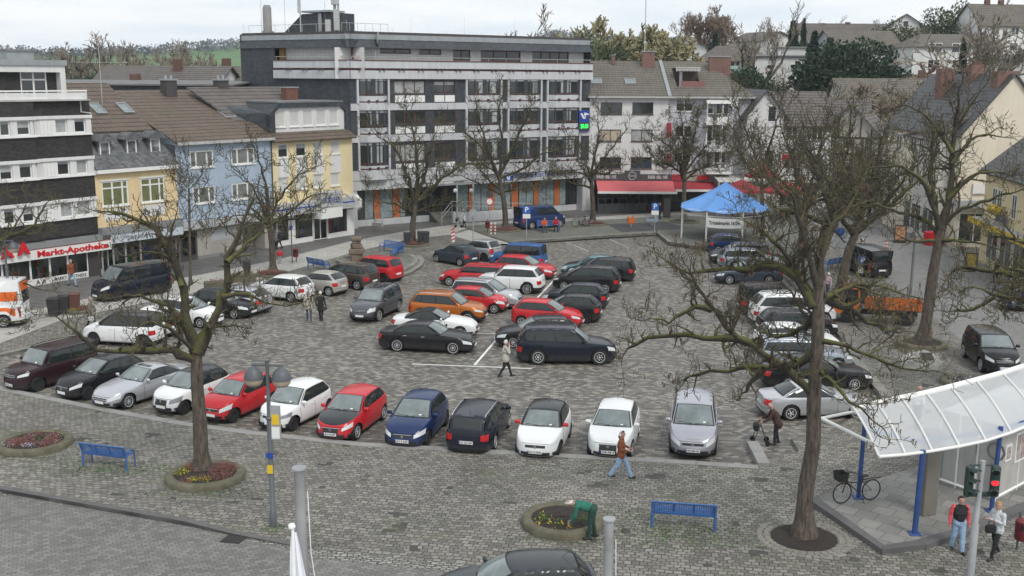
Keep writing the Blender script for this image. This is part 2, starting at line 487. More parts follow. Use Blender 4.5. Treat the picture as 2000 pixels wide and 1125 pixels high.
mb=MB()
for i in range(1,8):
 a,b=ROADW[i],ROADW[i+1];o_=[V((-.06,-.50,0))for _ in(0,1)]
 mb.face(a+V((0,0,.004)),b+V((0,0,.004)),b+V((-.08,-.52,.004)),a+V((-.08,-.52,.004)))
tag(mb.build('gutter_course',MB_('gutter_stones',(.17,.165,.15),(.33,.32,.29),(.05,.05,.042),w=.22,h=.125,mortar=.02,rot=R(-9),wob=.12,bump=.8)),kind='structure')
PL=W2([(905,441),(962,462),(1000,473),(1027,470),(1150,462),(1283,454),(1305,472),(1371,482),(1503,497),(1560,500),(1600,470),(1540,432),(1320,420),(1200,428),(1110,432),(1000,436)],.3)
poly_fill('terrace_paving',[PL],.3,m_plat)
mb=MB()
for i in range(len(PL)):
 a,b=PL[i],PL[(i+1)%len(PL)]
 mb.face((a.x,a.y,.1),(b.x,b.y,.1),(b.x,b.y,.3),(a.x,a.y,.3))
tag(mb.build('terrace_riser',m_step),kind='structure')
strip_along('terrace_step',PL[2:9],.32,.1,.315,m_step,side=1)
strip_along('terrace_step',LOT[17:24],.3,.02,ZP+.02,m_step,side=1)
RT=W2([(600,555),(690,548),(735,543),(770,538),(797,528),(815,517),(818,508),(806,500)],ZP)
poly_fill('round_terrace_paving',[RT+W2([(760,492),(690,500),(610,528)],ZP)],.30,m_plat)
strip_along('round_terrace_step',RT,.34,.12,.316,m_step,side=1)
poly_fill('pavement',[W2([(-80,665),(60,607),(330,548),(530,510),(690,470),(790,452),(905,436),(1000,431),(1160,424),(1330,412),(1480,402),(1500,420),(1330,424),(1110,437),(1000,441),(905,448),(880,458),(800,468),(700,490),(530,540),(330,582),(130,622),(-80,700)],ZP)],ZP+.006,m_strip)
poly_fill('ramp_paving',[W2([(880,459),(920,448),(962,465),(1000,477),(930,474)],ZP)],ZP+.010,m_strip)
poly_fill('shop_forecourt',[W2([(-120,660),(-120,560),(190,520),(345,480),(540,440),(690,420),(900,400),(1160,395),(1480,380),(1700,400),(1480,400),(1330,411.5),(1160,423.5),(1000,430.5),(905,435.5),(790,451.5),(690,469.5),(530,509.5),(330,547.5),(60,606)],ZP)],ZP+.004,m_dark)
poly_fill('street',[W2([(1560,412),(1700,405),(1800,455),(1905,500),(2010,550),(2160,640),(2160,900),(1995,770),(1876,664),(1796,596),(1716,540),(1640,480)],ZP)],ZP+.005,m_street)
poly_fill('play_area',[W2([(1185,438),(1300,433),(1345,446),(1215,454)],.3)],.304,m_rubber)
poly_fill('shelter_platform_paving',[W2([(1597,972),(1727,1065),(1790,1055),(1880,1028),(2200,900),(2200,820),(1850,900),(1780,915)],.3)],.3,MB_('platform_slabs',(.185,.182,.17),(.245,.24,.225),(.09,.088,.08),w=.62,h=.62,mortar=.012,rot=R(38),var=.2,vscale=.5,bump=.25,rough=.75,wob=.01))
SP=W2([(1597,972),(1727,1065),(1790,1055),(1880,1028),(2200,900)],.3)
strip_along('platform_kerb',SP,.35,.1,.312,m_kerbd,side=-1,seg=1.0)
def terr(x,y):
 z=-0.12
 if y>118:
  t=(y-118)
  right=max(0,min(1,(x-5)/45.0))
  right=right*right*(3-2*right)
  up=max(0.0,min(1.0,(t-12)/120.0));up=up*up*(3-2*up)
  z+=right*17.0*up
 d=math.hypot(x,y)
 if d>420:
  k=min(1,(d-420)/900.0);k=k*k*(3-2*k)
  z+=k*(46*(1-.5*max(0,min(1,x/300.)))+6*math.sin(x*.004+1.0)+7*math.sin(x*.011+y*.003))
 return z
mb=MB()
rows=[]
rad=[10,40,80,110,120,130,140,150,165,180,200,220,250,300,360,420,500,600,750,900,1050,1250,1350,1450]
for r in rad:
 row=[]
 for k in range(81):
  a=R(-62+124*k/80)
  x,y=r*math.sin(a),r*math.cos(a)
  row.append(V((x,y,terr(x,y))))
 rows.append(row)
mb.grid(rows)
m_field=M('meadow_grass',(.075,.155,.045),.9,.35,.012,bump=0)
m_scrub=M('scrub_ground',(.085,.085,.042),.9,.4,.12)
me_t=mb.build('terrain',[m_field,m_scrub],smooth=60)
tag(me_t,kind='structure')
for p in me_t.data.polygons:
 c=p.center
 if math.hypot(c.x,c.y)<380:p.material_index=1
m_line=M('road_paint',(.72,.72,.70),.7,.2,3)
mb=MB()
def mark(a,b,w=.12):
 A,B=at(*a,0),at(*b,0);d=(B-A).normalized();nn=V((-d.y,d.x,0))*w/2
 mb.face(A-nn+V((0,0,.006)),B-nn+V((0,0,.006)),B+nn+V((0,0,.006)),A+nn+V((0,0,.006)))
mark((804,711),(1038,720));mark((927,713),(975,657));mark((1040,592),(1088,541));mark((1083,540),(1112,541))
mark((931,651),(978,652),.08)
for a,b in(((1108,474),(1150,491)),((1191,467),(1230,486))):
 for k in range(9):
  t0,t1=k/9,(k+.45)/9
  mark((a[0]+(b[0]-a[0])*t0,a[1]+(b[1]-a[1])*t0),(a[0]+(b[0]-a[0])*t1,a[1]+(b[1]-a[1])*t1),.1)
tag(mb.build('parking_marking',m_line),kind='structure')
import numpy as np
m_skin=M('skin',(.42,.25,.19),.6,.05,8)
def cloth(nm,c):return M('cloth_'+nm,c,.9,.18,9,bump=.3,bscale=26)
HAIR={k:M('hair_'+k,c,.8,.25,14)for k,c in(('white',(.55,.54,.52)),('dark',(.02,.015,.012)),('blond',(.36,.22,.08)),('brown',(.10,.045,.022)),('grey',(.24,.23,.22)))}
m_shoe=M('dark_shoes',(.025,.022,.022),.6,.1,6);m_shoew=M('pale_shoes',(.5,.5,.48),.6,.1,6)
def person(label,px,py,head,top,legs,hair='dark',h=1.72,stride=.5,z=0.0,arms=('swing','swing'),bend=0.0,sit=False,sleeves=None,fine=False,shoes=None,coat=.0,wide=1.0,bald=False,longhair=False,look=0.0,group=None,dy=0,bulk=1.0):
 P=at(px,py,z);k=h/1.72
 t=thing('person',label,'person',P,R(head),group)
 S=[]
 MT=[top,legs,m_skin,shoes or m_shoe,sleeves or top]
 hz_=.52 if sit else.92
 th=bend
 def up(d,y=0.0,off=0.0):
  a=th;return V((math.sin(a)*d+math.cos(a)*off,y,hz_+math.cos(a)*d-math.sin(a)*off))
 for sg in(1,-1):
  f_=stride*sg
  hip=V((0,sg*.09,hz_))
  if sit:kn,an=V((.42,sg*.13,.50)),V((.46,sg*.14,.09))
  else:kn=V((.17*f_+.04,sg*.10,.50));an=V((.40*f_,sg*.10,.09+(.06 if f_<0 else 0)*min(1,abs(f_)*2)))
  S+=[(hip,kn,.10*bulk,.068*wide,1),(kn,an,.066*wide,.046*wide*wide,1),(an+V((-.05,0,-.04)),an+V((.15,sg*.02,-.05)),.045,.038,3)]
  sh=up(.46,sg*.185);mode=arms[0 if sg>0 else 1]
  el,wr={'swing':(V((-.10*f_*2*.5-.02,sg*.25,-.27)),V((-.20*f_+.06,sg*.25,-.50))),'down':(V((-.03,sg*.26,-.28)),V((.04,sg*.27,-.52))),'hold':(V((.02,sg*.24,-.26)),V((.24,sg*.16,-.30))),'cross':(V((.04,sg*.25,-.26)),V((.22,-sg*.04,-.20))),'mouth':(V((.12,sg*.22,-.22)),V((.16,sg*.05,.06))),'frame':(V((.12,sg*.24,-.24)),V((.36,sg*.24,-.38))),'dig':(V((.05,sg*.20,-.30)),V((.18,sg*.10,-.52))),'lap':(V((.08,sg*.22,-.26)),V((.30,sg*.10,-.32)))}[mode]
  el=V((sh.x+el.x,el.y,sh.z+el.z));wr=V((sh.x+wr.x,wr.y,sh.z+wr.z))
  S+=[(sh,el,.062*bulk,.052*bulk,4),(el,wr,.050*bulk,.038,4)]
  d=(wr-el).normalized();q=wr+d*.03
  S.append((wr,wr+d*.085,.028,.032,2))
  s_=d.cross(V((0,1,.2))).normalized();c_=(d+V((.25,-sg*.25,-.2))).normalized()
  for j,ln in enumerate((.062,.075,.07,.052)):
   b=wr+d*.085+s_*(.021-.014*j);e=b+d*ln*.55;S+=[(b,e,.0095,.009,2),(e,e+c_*ln*.5,.009,.008,2)]
  b=wr+d*.03+s_*.03;S.append((b,b+(d*.7+s_*.7).normalized()*.055,.011,.009,2))
 S+=[(up(0,0),up(.12),.135*bulk,.13*bulk,1 if not coat else 0),(up(.08),up(.30),.135*bulk,.15*bulk,0),(up(.30,-.06),up(.30,.06),.13*bulk,.13*bulk,0),(up(.43,-.15),up(.43,.15),.075*bulk,.075*bulk,0),(up(.30),up(.47),.15*bulk,.09,0),(up(.0,-.05),up(.0,.05),.13*bulk,.13*bulk,1 if not coat else 0)]
 if coat:S+=[(up(.05,-.05),up(-coat,-.06),.14*bulk,.15*bulk,0),(up(.05,.05),up(-coat,.06),.14*bulk,.15*bulk,0)]
 hb=up(.545);hd_=up(.67,0,.03 if not bend else.02);up_=(hd_-hb).normalized()if bend>.3 else V((0,0,1))
 S+=[(up(.46),hb+up_*.02,.055,.052,2),(hd_-up_*.035,hd_+up_*.035,.082,.088,2)]
 fw_=Matrix.Rotation(look,3,'Z')@V((math.cos(th*.6),0,-math.sin(th*.6)));sd_=up_.cross(fw_).normalized()
 S+=[(hd_+fw_*.082-up_*.005,hd_+fw_*.100-up_*.02,.014,.016,2),(hd_+fw_*.05-up_*.075,hd_+fw_*.06-up_*.078,.04,.035,2)]
 for sg in(1,-1):S.append((hd_+sd_*sg*.083+up_*.0,hd_+sd_*sg*.09-up_*.02,.018,.015,2))
 m=MB()
 for a,b,ra,rb,q in S:
  d=b-a;n=max(1,int(d.length/max(.02,min(ra,rb))));d=d.normalized()if d.length>1e-5 else V((0,0,1))
  m.tube([a-d*ra*.9,a-d*ra*.55,a,b,b+d*rb*.55,b+d*rb*.9],[ra*.35,ra*.83,ra,rb,rb*.83,rb*.35],10)
 o=m.build('body',MT,t,uv=False)
 md=o.modifiers.new('r','REMESH');md.mode='VOXEL';md.voxel_size=.0085 if fine else.014
 sm=o.modifiers.new('s','SMOOTH');sm.factor=.5;sm.iterations=2
 me=bpy.data.meshes.new_from_object(o.evaluated_get(bpy.context.evaluated_depsgraph_get()));o.modifiers.clear();o.data=me
 me.materials.clear()
 for q in MT:me.materials.append(q)
 N=len(me.polygons);Cn=np.empty(N*3);me.polygons.foreach_get('center',Cn);Cn=Cn.reshape(N,3);best=np.full(N,9.0);bq=np.zeros(N,dtype=np.int32)
 for a,b,ra,rb,q in S:
  A_,d=np.array(a),np.array(b-a);L2=float(d@d);u=np.clip((Cn-A_)@d/max(L2,1e-9),0,1);e=np.linalg.norm(A_+u[:,None]*d-Cn,axis=1)-(ra+(rb-ra)*u)
  k_=e<best;best[k_]=e[k_];bq[k_]=q
 me.polygons.foreach_set('material_index',bq)
 me.shade_smooth()
 nv=len(me.vertices);co=np.empty(nv*3);no=np.empty(nv*3);me.vertices.foreach_get('co',co);me.vertex_normals.foreach_get('vector',no);co=co.reshape(nv,3);no=no.reshape(nv,3)
 f_=np.array([.012*noise.noise(V(q)*11)+.008*noise.noise(V(q)*23)if.12<q[2]<hd_.z-.16 else 0 for q in co]);me.vertices.foreach_set('co',(co+no*f_[:,None]).ravel())
 if not bald:
  m=MB();rings=[]
  for i in range(7):
   a=i/6*1.75;rings.append([hd_+up_*(.125*math.cos(a)+.015)+(fw_*(math.cos(b)*.100-.014)+sd_*math.sin(b)*.097)*math.sin(a)*(1.0 if math.cos(b)<.55 or a<1.0 else.86)for b in[2*math.pi*j/14 for j in range(14)]])
  m.loft(rings)
  if longhair:m.tube([hd_-fw_*.07,hd_-fw_*.09-up_*.1,hd_-fw_*.08-up_*.24],[.07,.085,.05],10)
  m.v=[v+V((noise.noise(v*30),noise.noise(v*31+V((5,0,0))),0))*.012 for v in m.v]
  m.build('hair',HAIR[hair],t,smooth=80,uv=False)
 if fine:
  for sg in(1,-1):m=MB();m.lathe([(0,-.01),(.011,0),(0,.01)],8,c=hd_+fw_*.083+sd_*sg*.033+up_*.022);m.build('eye',HAIR['dark'],t)
  m=MB();c=hd_+fw_*.096-up_*.052;m.tube([c-sd_*.022,c+fw_*.003,c+sd_*.022],.006,5);m.build('mouth',M('lips',(.30,.10,.09),.5,0),t)
 t.scale=(k,k,k)
 return t,hd_,fw_,sd_,up_,P
c_rust,c_jean,c_black,c_navy,c_beige=cloth('rust',(.21,.065,.03)),cloth('jeans',(.25,.36,.50)),cloth('black',(.016,.016,.018)),cloth('navy',(.03,.05,.11)),cloth('beige',(.42,.39,.34))
c_green,c_dkgreen,c_brown,c_coral,c_pgrey,c_orange,c_red,c_djean=cloth('green',(.02,.14,.10)),cloth('dark_green',(.02,.055,.045)),cloth('brown',(.055,.03,.024)),cloth('coral',(.60,.085,.09)),cloth('pale_grey',(.50,.52,.54)),cloth('orange',(.62,.11,.02)),cloth('red',(.40,.02,.03)),cloth('dark_jeans',(.05,.07,.11))
def bag(label,P,c,s,mat):
 t=thing('hand_bag',label,'bag',P+V(c));m=MB();m.bbox((0,0,0),(s,s*.45,s*.8),bev=.04);m.build('body',mat,t);m=MB();m.tube([(-s*.3,0,s*.38),(-s*.15,0,s*.8),(s*.15,0,s*.8),(s*.3,0,s*.38)],.012,5);m.build('strap',mat,t)
def frame(label,P,head,dist=.55):
 d=V((math.cos(R(head)),math.sin(R(head)),0));t=thing('walking_frame',label,'walker',P+d*dist,R(head));m=MB()
 for sg in(1,-1):m.tube([(-.22,sg*.27,.93),(.02,sg*.27,.88),(.24,sg*.27,.1)],.016,6);m.tube([(.02,sg*.27,.82),(-.28,sg*.27,.1)],.016,6)
 m.tube([(.1,-.27,.55),(.1,.27,.55)],.015,6);m.tube([(-.1,-.27,.52),(-.1,.27,.52)],.015,6);m.build('frame',M('walker_frame_grey',(.06,.06,.065),.4,.1,4),t,smooth=60);m=MB();m.bbox((.14,0,.66),(.22,.4,.26),bev=.04);m.build('bag',c_black,t)
 for sg in(1,-1):
  for x in(.24,-.28):m=MB();m.lathe([(0,-.02),(.1,-.02),(.1,.02),(0,.02)],14,c=(x,sg*.27,.1),axis='y');m.build('wheel',c_black,t)
a=person('woman in a rust brown jacket and light jeans walking with white headphones',1212,934,-14,c_rust,c_jean,'brown',1.68,.85,ZP,('hold','hold'),fine=True,shoes=m_shoe,wide=1.28,longhair=True,look=-.7,coat=.06)
m=MB();m.tube([a[1]+a[3]*.10*math.cos(q)+a[4]*(.02+.13*math.sin(q))for q in[math.pi*j/10 for j in range(11)]],.014,6)
for sg in(1,-1):m.lathe([(0,-.03),(.04,-.025),(.04,.025),(0,.03)],10,c=a[1]+a[3]*sg*.10,axis='y')
m.build('headphones',M('white_headphones',(.75,.74,.72),.5,0),a[0])
person('gardener in green jacket bending over the bed of dark soil',1157,1052,172,c_green,c_dkgreen,'white',1.76,.22,ZP,('dig','dig'),bend=1.35,fine=True,shoes=m_shoe)
person('person in black padded vest with coral red sleeves and pale jeans',1868,1077,-92,c_black,c_jean,'dark',1.70,.35,ZP,('down','down'),sleeves=c_coral,fine=True,bulk=1.22,wide=1.2)
a=person('blonde woman in a pale grey jacket with crossed arms beside the traffic light',1942,1089,205,c_pgrey,c_black,'blond',1.70,.6,ZP,('cross','cross'),fine=True,longhair=True,look=.5,coat=.05)
bag('black shoulder bag of the woman in the pale grey jacket',a[5],(-.24,-.12,.92),.3,c_black)
a=person('elderly man in a dark brown jacket leaning on a walking frame',1516,868,172,c_brown,c_black,'grey',1.68,.2,0,('frame','frame'),bend=.42,bald=True,fine=True,coat=.1,bulk=1.15)
frame('black walking frame pushed by the man in the dark brown jacket',a[5],172,.62)
person('white haired man in a pale jacket walking across the white parking line',987,737,12,c_beige,c_black,'white',1.76,.75,0,('mouth','mouth'),fine=True,coat=.08,bulk=1.1)
person('walker in a pale coat with jeans beside the white haired companion',604,627,100,c_beige,c_djean,'grey',1.68,.3,0,coat=.12)
a=person('white haired walker in a dark coat behind the bare branches',627,627,80,c_black,c_black,'white',1.70,.35,0,coat=.25);bag('brown handbag of the walker in the dark coat',a[5],(.25,-.1,.75),.26,c_brown)
person('passer-by in a rust jacket and jeans in front of the pharmacy window',141,559,-35,c_rust,c_jean,'grey',1.74,.7,ZP,coat=.05)
person('bald man in a navy jacket looking at the clothes rail of the shop',268,523,100,c_navy,c_djean,'grey',1.74,.1,ZP,bald=True)
a=person('walker in a mottled grey coat beside the small flower bed',179,640,5,cloth('mottled',(.17,.165,.14)),c_black,'grey',1.70,.5,ZP,coat=.25);bag('white carrier bag held by the walker in the mottled coat',a[5],(.12,-.28,.55),.3,m_shoew)
person('woman in black passing the clothes shop window',546,487,170,c_black,c_black,'dark',1.66,.5,ZP,coat=.2)
a=person('white haired woman in a grey coat with a wheeled walker before the bank',907,444,180,c_pgrey,c_black,'white',1.62,.3,ZP,('frame','frame'),bend=.15,coat=.2);frame('wheeled walker pushed by the woman in the grey coat',a[5],180)
person('person in an orange jacket sitting on the bench by the dark blue van',1062,453,-78,c_orange,c_djean,'dark',1.72,0,.3,('lap','lap'),bend=.3,sit=True)
person('person in a red jacket sitting on the bench by the dark blue van',1085,452,-85,c_red,c_black,'grey',1.72,0,.3,('lap','lap'),bend=.2,sit=True)
person('person in dark clothes standing by the cafe menu board',1289,431,200,c_black,c_black,'dark',1.74,.3,ZP)
person('white haired person in a pale pink top beside the orange truck',1616,584,200,cloth('pale_pink',(.45,.33,.36)),c_djean,'white',1.66,.2,ZP)
person('person with bare head standing behind the glass shelter roof',1789,838,30,c_pgrey,c_djean,'grey',1.74,.2,ZP,bald=True)
person('person in dark coat standing at the yellow blue shop front',1944,553,120,c_black,c_black,'grey',1.70,.2,ZP,coat=.2)
def paint(name,rgb,metal=0.0,rough=0.32):
 k='paint_'+name
 if k in MATS:return MATS[k]
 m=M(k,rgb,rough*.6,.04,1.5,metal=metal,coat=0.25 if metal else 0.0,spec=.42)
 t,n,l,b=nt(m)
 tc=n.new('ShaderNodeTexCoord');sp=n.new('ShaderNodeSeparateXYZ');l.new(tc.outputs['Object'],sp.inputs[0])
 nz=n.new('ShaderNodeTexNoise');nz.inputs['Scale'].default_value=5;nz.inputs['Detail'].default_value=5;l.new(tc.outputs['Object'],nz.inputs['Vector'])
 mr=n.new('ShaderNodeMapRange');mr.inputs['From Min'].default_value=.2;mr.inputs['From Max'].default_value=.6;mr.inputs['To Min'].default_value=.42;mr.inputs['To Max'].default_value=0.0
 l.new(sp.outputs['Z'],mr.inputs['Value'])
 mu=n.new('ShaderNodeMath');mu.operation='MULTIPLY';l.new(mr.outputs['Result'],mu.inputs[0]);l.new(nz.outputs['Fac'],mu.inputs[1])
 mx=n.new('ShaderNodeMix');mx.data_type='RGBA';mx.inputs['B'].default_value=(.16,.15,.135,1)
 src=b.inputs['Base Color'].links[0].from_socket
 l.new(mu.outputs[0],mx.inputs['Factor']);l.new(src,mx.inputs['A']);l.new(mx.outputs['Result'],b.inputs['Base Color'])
 return m
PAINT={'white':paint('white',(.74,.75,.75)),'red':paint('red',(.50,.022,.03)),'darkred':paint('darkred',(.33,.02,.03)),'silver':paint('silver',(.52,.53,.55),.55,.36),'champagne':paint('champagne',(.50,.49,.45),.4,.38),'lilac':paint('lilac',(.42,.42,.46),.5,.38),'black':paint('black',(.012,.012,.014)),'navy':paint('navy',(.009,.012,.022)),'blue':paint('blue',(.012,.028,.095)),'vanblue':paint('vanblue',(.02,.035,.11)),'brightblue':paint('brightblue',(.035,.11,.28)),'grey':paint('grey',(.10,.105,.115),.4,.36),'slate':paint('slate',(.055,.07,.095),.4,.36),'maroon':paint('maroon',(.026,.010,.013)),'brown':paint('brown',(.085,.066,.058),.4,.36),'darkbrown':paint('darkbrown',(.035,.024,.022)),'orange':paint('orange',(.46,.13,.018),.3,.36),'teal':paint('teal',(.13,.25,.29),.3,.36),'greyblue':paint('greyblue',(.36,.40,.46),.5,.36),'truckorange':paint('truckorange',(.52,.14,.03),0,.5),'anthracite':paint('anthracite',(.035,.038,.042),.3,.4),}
m_glass=M('car_glass',(.018,.024,.024),.04,0,spec=.62)
m_wscreen=M('windscreen_glass',(.155,.185,.185),.06,.35,1.1,spec=1.0)  # pale base colour holds painted sky reflection and the dashboard behind
m_trim=M('black_plastic_trim',(.022,.022,.023),.55,.1,5)
m_seam=M('panel_gap',(.008,.008,.008),.8,0)
m_tyre=M('tyre_rubber',(.018,.018,.019),.85,.2,8)
m_alloy=M('alloy_rim',(.58,.59,.60),.4,.12,6,metal=.25)
m_alloyd=M('dark_rim',(.05,.05,.052),.4,.1,6,metal=.5)
m_lamp=M('headlamp_lens',(.62,.65,.66),.12,.1,14,spec=.8)
m_lampd=M('smoked_headlamp_lens',(.22,.24,.26),.12,.1,14,spec=.8)
m_tail=M('tail_light_lens',(.42,.012,.014),.15,.15,14,spec=.7)
m_tailw=M('clear_lens',(.6,.52,.50),.15,.1,14)
m_plate=M('plate_white',(.74,.74,.72),.5,.03,5)
m_eu=M('plate_blue',(.02,.06,.35),.5,0)
m_ink=M('plate_ink',(.02,.02,.02),.6,0)
m_chrome=M('chrome_trim',(.72,.72,.72),.18,0,metal=1.0)
m_paper=M('dashboard_paper',(.75,.75,.7),.7,0)
WHEELS={}
def wheel_mesh(r,wd,rim,kind):
 key=(round(r,3),round(wd,3),rim,kind)
 if key in WHEELS:return WHEELS[key]
 mb=MB()
 ri=r*(.66 if rim!='big' else.74)
 mb.lathe([(ri,wd/2-.02),(r-.03,wd/2),(r-.008,wd/2-.02),(r,wd/2-.05),(r,-wd/2+.05),(r-.008,-wd/2+.02),(r-.03,-wd/2),(ri,-wd/2+.02)],24,axis='y')
 o=mb.build('wheel',m_tyre,smooth=40);tyre=o.data;bpy.data.objects.remove(o)
 mb=MB()
 mb.mat=1
 mb.lathe([(.0,-.01),(ri+.005,-.01),(ri+.005,.035),(.0,.035)],20,axis='y')
 mb.mat=0
 y=-wd/2
 mb.lathe([(ri+.004,-y-.03),(ri+.004,-y-.002),(ri-.018,-y-.002),(ri-.03,-y-.06),(ri-.028,-y-.08)],24,axis='y')
 ns={'five':5,'big':10,'cover':9,'steel':8,'seven':7}[rim]
 wdt={'five':.38,'big':.16,'cover':.34,'steel':.42,'seven':.26}[rim]*ri
 for k in range(ns):
  a=2*math.pi*k/ns
  rows=[]
  for t,wk,dy in((.12,.75,.012),(.5,.8,.006),(1.0,1.05,.014)):
   rr=ri*t-(.012 if t==1 else 0)
   c=V((math.cos(a)*rr,y+.012+dy,math.sin(a)*rr));tq=V((-math.sin(a),0,math.cos(a)))*wdt*wk/2
   rows.append([c-tq+V((0,.05,0)),c-tq,c+tq,c+tq+V((0,.05,0))])
  mb.grid(rows)
 mb.lathe([(.055,-y-.06),(.055,-y-.012),(.03,-y-.006),(.0,-y-.006)],12,axis='y')
 o=mb.build('rim',[m_alloy if kind=='alloy' else m_alloyd,m_seam],smooth=40);rm=o.data;bpy.data.objects.remove(o)
 WHEELS[key]=(tyre,rm)
 return WHEELS[key]
TYPES={'mini':dict(L=3.56,W=1.64,H=1.48,wb=2.42,fo=.60,r=.29,cf=.235,rf=.45,rr=.85,rb=.965,zn=.72,zc=.93,zr=.99,yr=.70,doors=4),'hatch':dict(L=3.97,W=1.72,H=1.47,wb=2.50,fo=.78,r=.305,cf=.265,rf=.48,rr=.84,rb=.962,zn=.70,zc=.94,zr=1.01,yr=.69,doors=4),'compact':dict(L=4.28,W=1.80,H=1.47,wb=2.62,fo=.85,r=.315,cf=.275,rf=.47,rr=.85,rb=.96,zn=.68,zc=.93,zr=1.0,yr=.73,doors=4),'estate':dict(L=4.56,W=1.80,H=1.48,wb=2.64,fo=.87,r=.32,cf=.27,rf=.43,rr=.92,rb=.985,zn=.67,zc=.94,zr=.98,yr=.73,doors=4),'sedan':dict(L=4.90,W=1.86,H=1.45,wb=2.85,fo=.95,r=.335,cf=.30,rf=.46,rr=.69,rb=.85,zn=.66,zc=.95,zr=1.02,yr=.70,doors=4,deck=.99),'coupe':dict(L=4.63,W=1.74,H=1.40,wb=2.71,fo=.82,r=.32,cf=.33,rf=.49,rr=.68,rb=.85,zn=.64,zc=.92,zr=.96,yr=.68,doors=2,deck=.94),'suv':dict(L=4.42,W=1.83,H=1.64,wb=2.66,fo=.87,r=.35,cf=.265,rf=.42,rr=.89,rb=.975,zn=.82,zc=1.05,zr=1.1,yr=.74,doors=4,clad=1),'bigsuv':dict(L=4.85,W=1.93,H=1.75,wb=2.93,fo=.88,r=.385,cf=.275,rf=.42,rr=.90,rb=.98,zn=.85,zc=1.10,zr=1.16,yr=.74,doors=4),'mpv':dict(L=4.38,W=1.82,H=1.63,wb=2.68,fo=.90,r=.325,cf=.20,rf=.42,rr=.91,rb=.985,zn=.74,zc=1.02,zr=1.05,yr=.73,doors=4),'boxy':dict(L=4.22,W=1.80,H=1.68,wb=2.58,fo=.85,r=.325,cf=.24,rf=.37,rr=.955,rb=.99,zn=.86,zc=1.04,zr=1.06,yr=.80,doors=4),'van':dict(L=4.95,W=1.95,H=1.98,wb=3.0,fo=.92,r=.34,cf=.15,rf=.30,rr=.975,rb=.995,zn=.88,zc=1.16,zr=1.18,yr=.83,doors=2,van=1),'oldest':dict(L=4.55,W=1.72,H=1.46,wb=2.66,fo=.85,r=.31,cf=.30,rf=.42,rr=.93,rb=.99,zn=.72,zc=.93,zr=.95,yr=.78,doors=4),}
def make_car(typ,colour,label,loc,head,roof=None,group=None,plate=None,rim='five',rimc='alloy',seed=0,rails=None,sunroof=False,mirror=None,bonnet=None,cat='car',name='parked_car',detail=True,smoked=False,grille='slim',softtop=False,tailc=None,**kw):
 S=dict(TYPES[typ]);S.update(kw)
 jr=random.Random(label)
 for q_,am in(('zn',.035),('zc',.02),('cf',.012),('rf',.015),('rr',.018),('yr',.015),('H',.02),('lamp',0)):
  if q_ in S and q_ not in kw:S[q_]=S[q_]+jr.uniform(-am,am)
 S.setdefault('lamp',jr.uniform(.12,.19));S.setdefault('nF',jr.uniform(3.1,4.1))
 L,W,H=S['L'],S['W'],S['H']
 w,hl=W/2,L/2
 r=S['r'];wb=S['wb']
 xa=hl-S['fo'];xb=xa-wb
 zs=.19 if not S.get('clad')else.23
 zn,zc,zr=S['zn'],S['zc'],S['zr']
 xc,xrf,xrr,xrb=hl-S['cf']*L,hl-S['rf']*L,hl-S['rr']*L,hl-S['rb']*L
 deck=S.get('deck')
 P=PAINT[colour];PR=PAINT[roof]if roof in PAINT else P
 root=thing(name,label,cat,(loc[0],loc[1],loc[2]),head,group)
 nF,nR=S.get('nF',4.0),5.5
 def plan(x):
  q=min(1,abs(x)/hl);nn=nF if x>0 else nR
  return w*max(0.0,1-q**nn)**(1/nn)
 def xplan(y,front=True):
  q=min(1,abs(y)/w);nn=nF if front else nR
  return(hl if front else-hl)*max(0.0,1-q**nn)**(1/nn)
 def ztop(x):
  if x>=xc:
   s=max(0.0,min(1.0,(hl-x)/(hl-xc)))
   return zn+(zc-zn)*(s**.62)
  if deck and x<xrb+.12:
   s=max(0,min(1,(x+hl)/(xrb+.12+hl)))
   return deck-.05*(1-s)**2.0+(zr-deck)*s**3*.3
  s=(xc-x)/(xc+hl)
  return zc+(zr-zc)*s
 FT=[(0,.925),(.12,.975),(.35,1.0),(.55,.998),(.75,.985),(.9,.965),(1.0,.925)]
 def interp(T,t):
  for(a,fa),(b,fb)in zip(T,T[1:]):
   if t<=b:return fa+(fb-fa)*(t-a)/(b-a)
  return T[-1][1]
 GF=[(0,-.07),(.18,0),(.42,0),(.6,-.02),(.8,-.055),(.93,-.10),(1,-.16)]
 GR=[(0,-.07),(.15,-.005),(.4,0),(.55,-.015),(.75,-.035),(1,-.07 if not deck else-.09)]
 def xoff(x,t):
  q=abs(x)/hl
  k=max(0.0,min(1.0,(q-.78)/.2));k=k*k*(3-2*k)
  return interp(GF,t)*k if x>0 else-interp(GR,t)*k
 ra=r+.055
 def zlow(x):
  z=zs
  for ax in(xa,xb):
   d=abs(x-ax)
   if d<ra:z=max(z,r+math.sqrt(ra*ra-d*d)*1.0)
  return z
 xs=[]
 for yq in(0.0,.3,.55,.74,.86):xs.append((-1,yq*w))
 mids=set()
 for ax in(xa,xb):
  for k in(-1,-.93,-.72,-.4,0,.4,.72,.93,1):mids.add(round(ax+k*ra,4))
  mids.add(round(ax-ra-.004,4));mids.add(round(ax+ra+.004,4))
 for q in(-.93,-.86):mids.add(round(q*hl,4))
 for q in(.93,.86,.78):mids.add(round(q*hl,4))
 k0=xb+ra;k1=xa-ra
 for j in range(1,7):mids.add(round(k0+(k1-k0)*j/7,4))
 lo,hi=xplan(.9*w,False),xplan(.9*w,True)
 stations=[(-1,y)for y in(0.0,.3*w,.55*w,.74*w,.86*w)]
 ST=[(xplan(y,False),y)for _,y in stations]+[(x,plan(x))for x in sorted(mids)if lo<x<hi]+[(xplan(y,True),y)for _,y in stations[::-1]]
 TS=[0,.06,.14,.24,.36,.48,.6,.72,.83,.92,1.0]
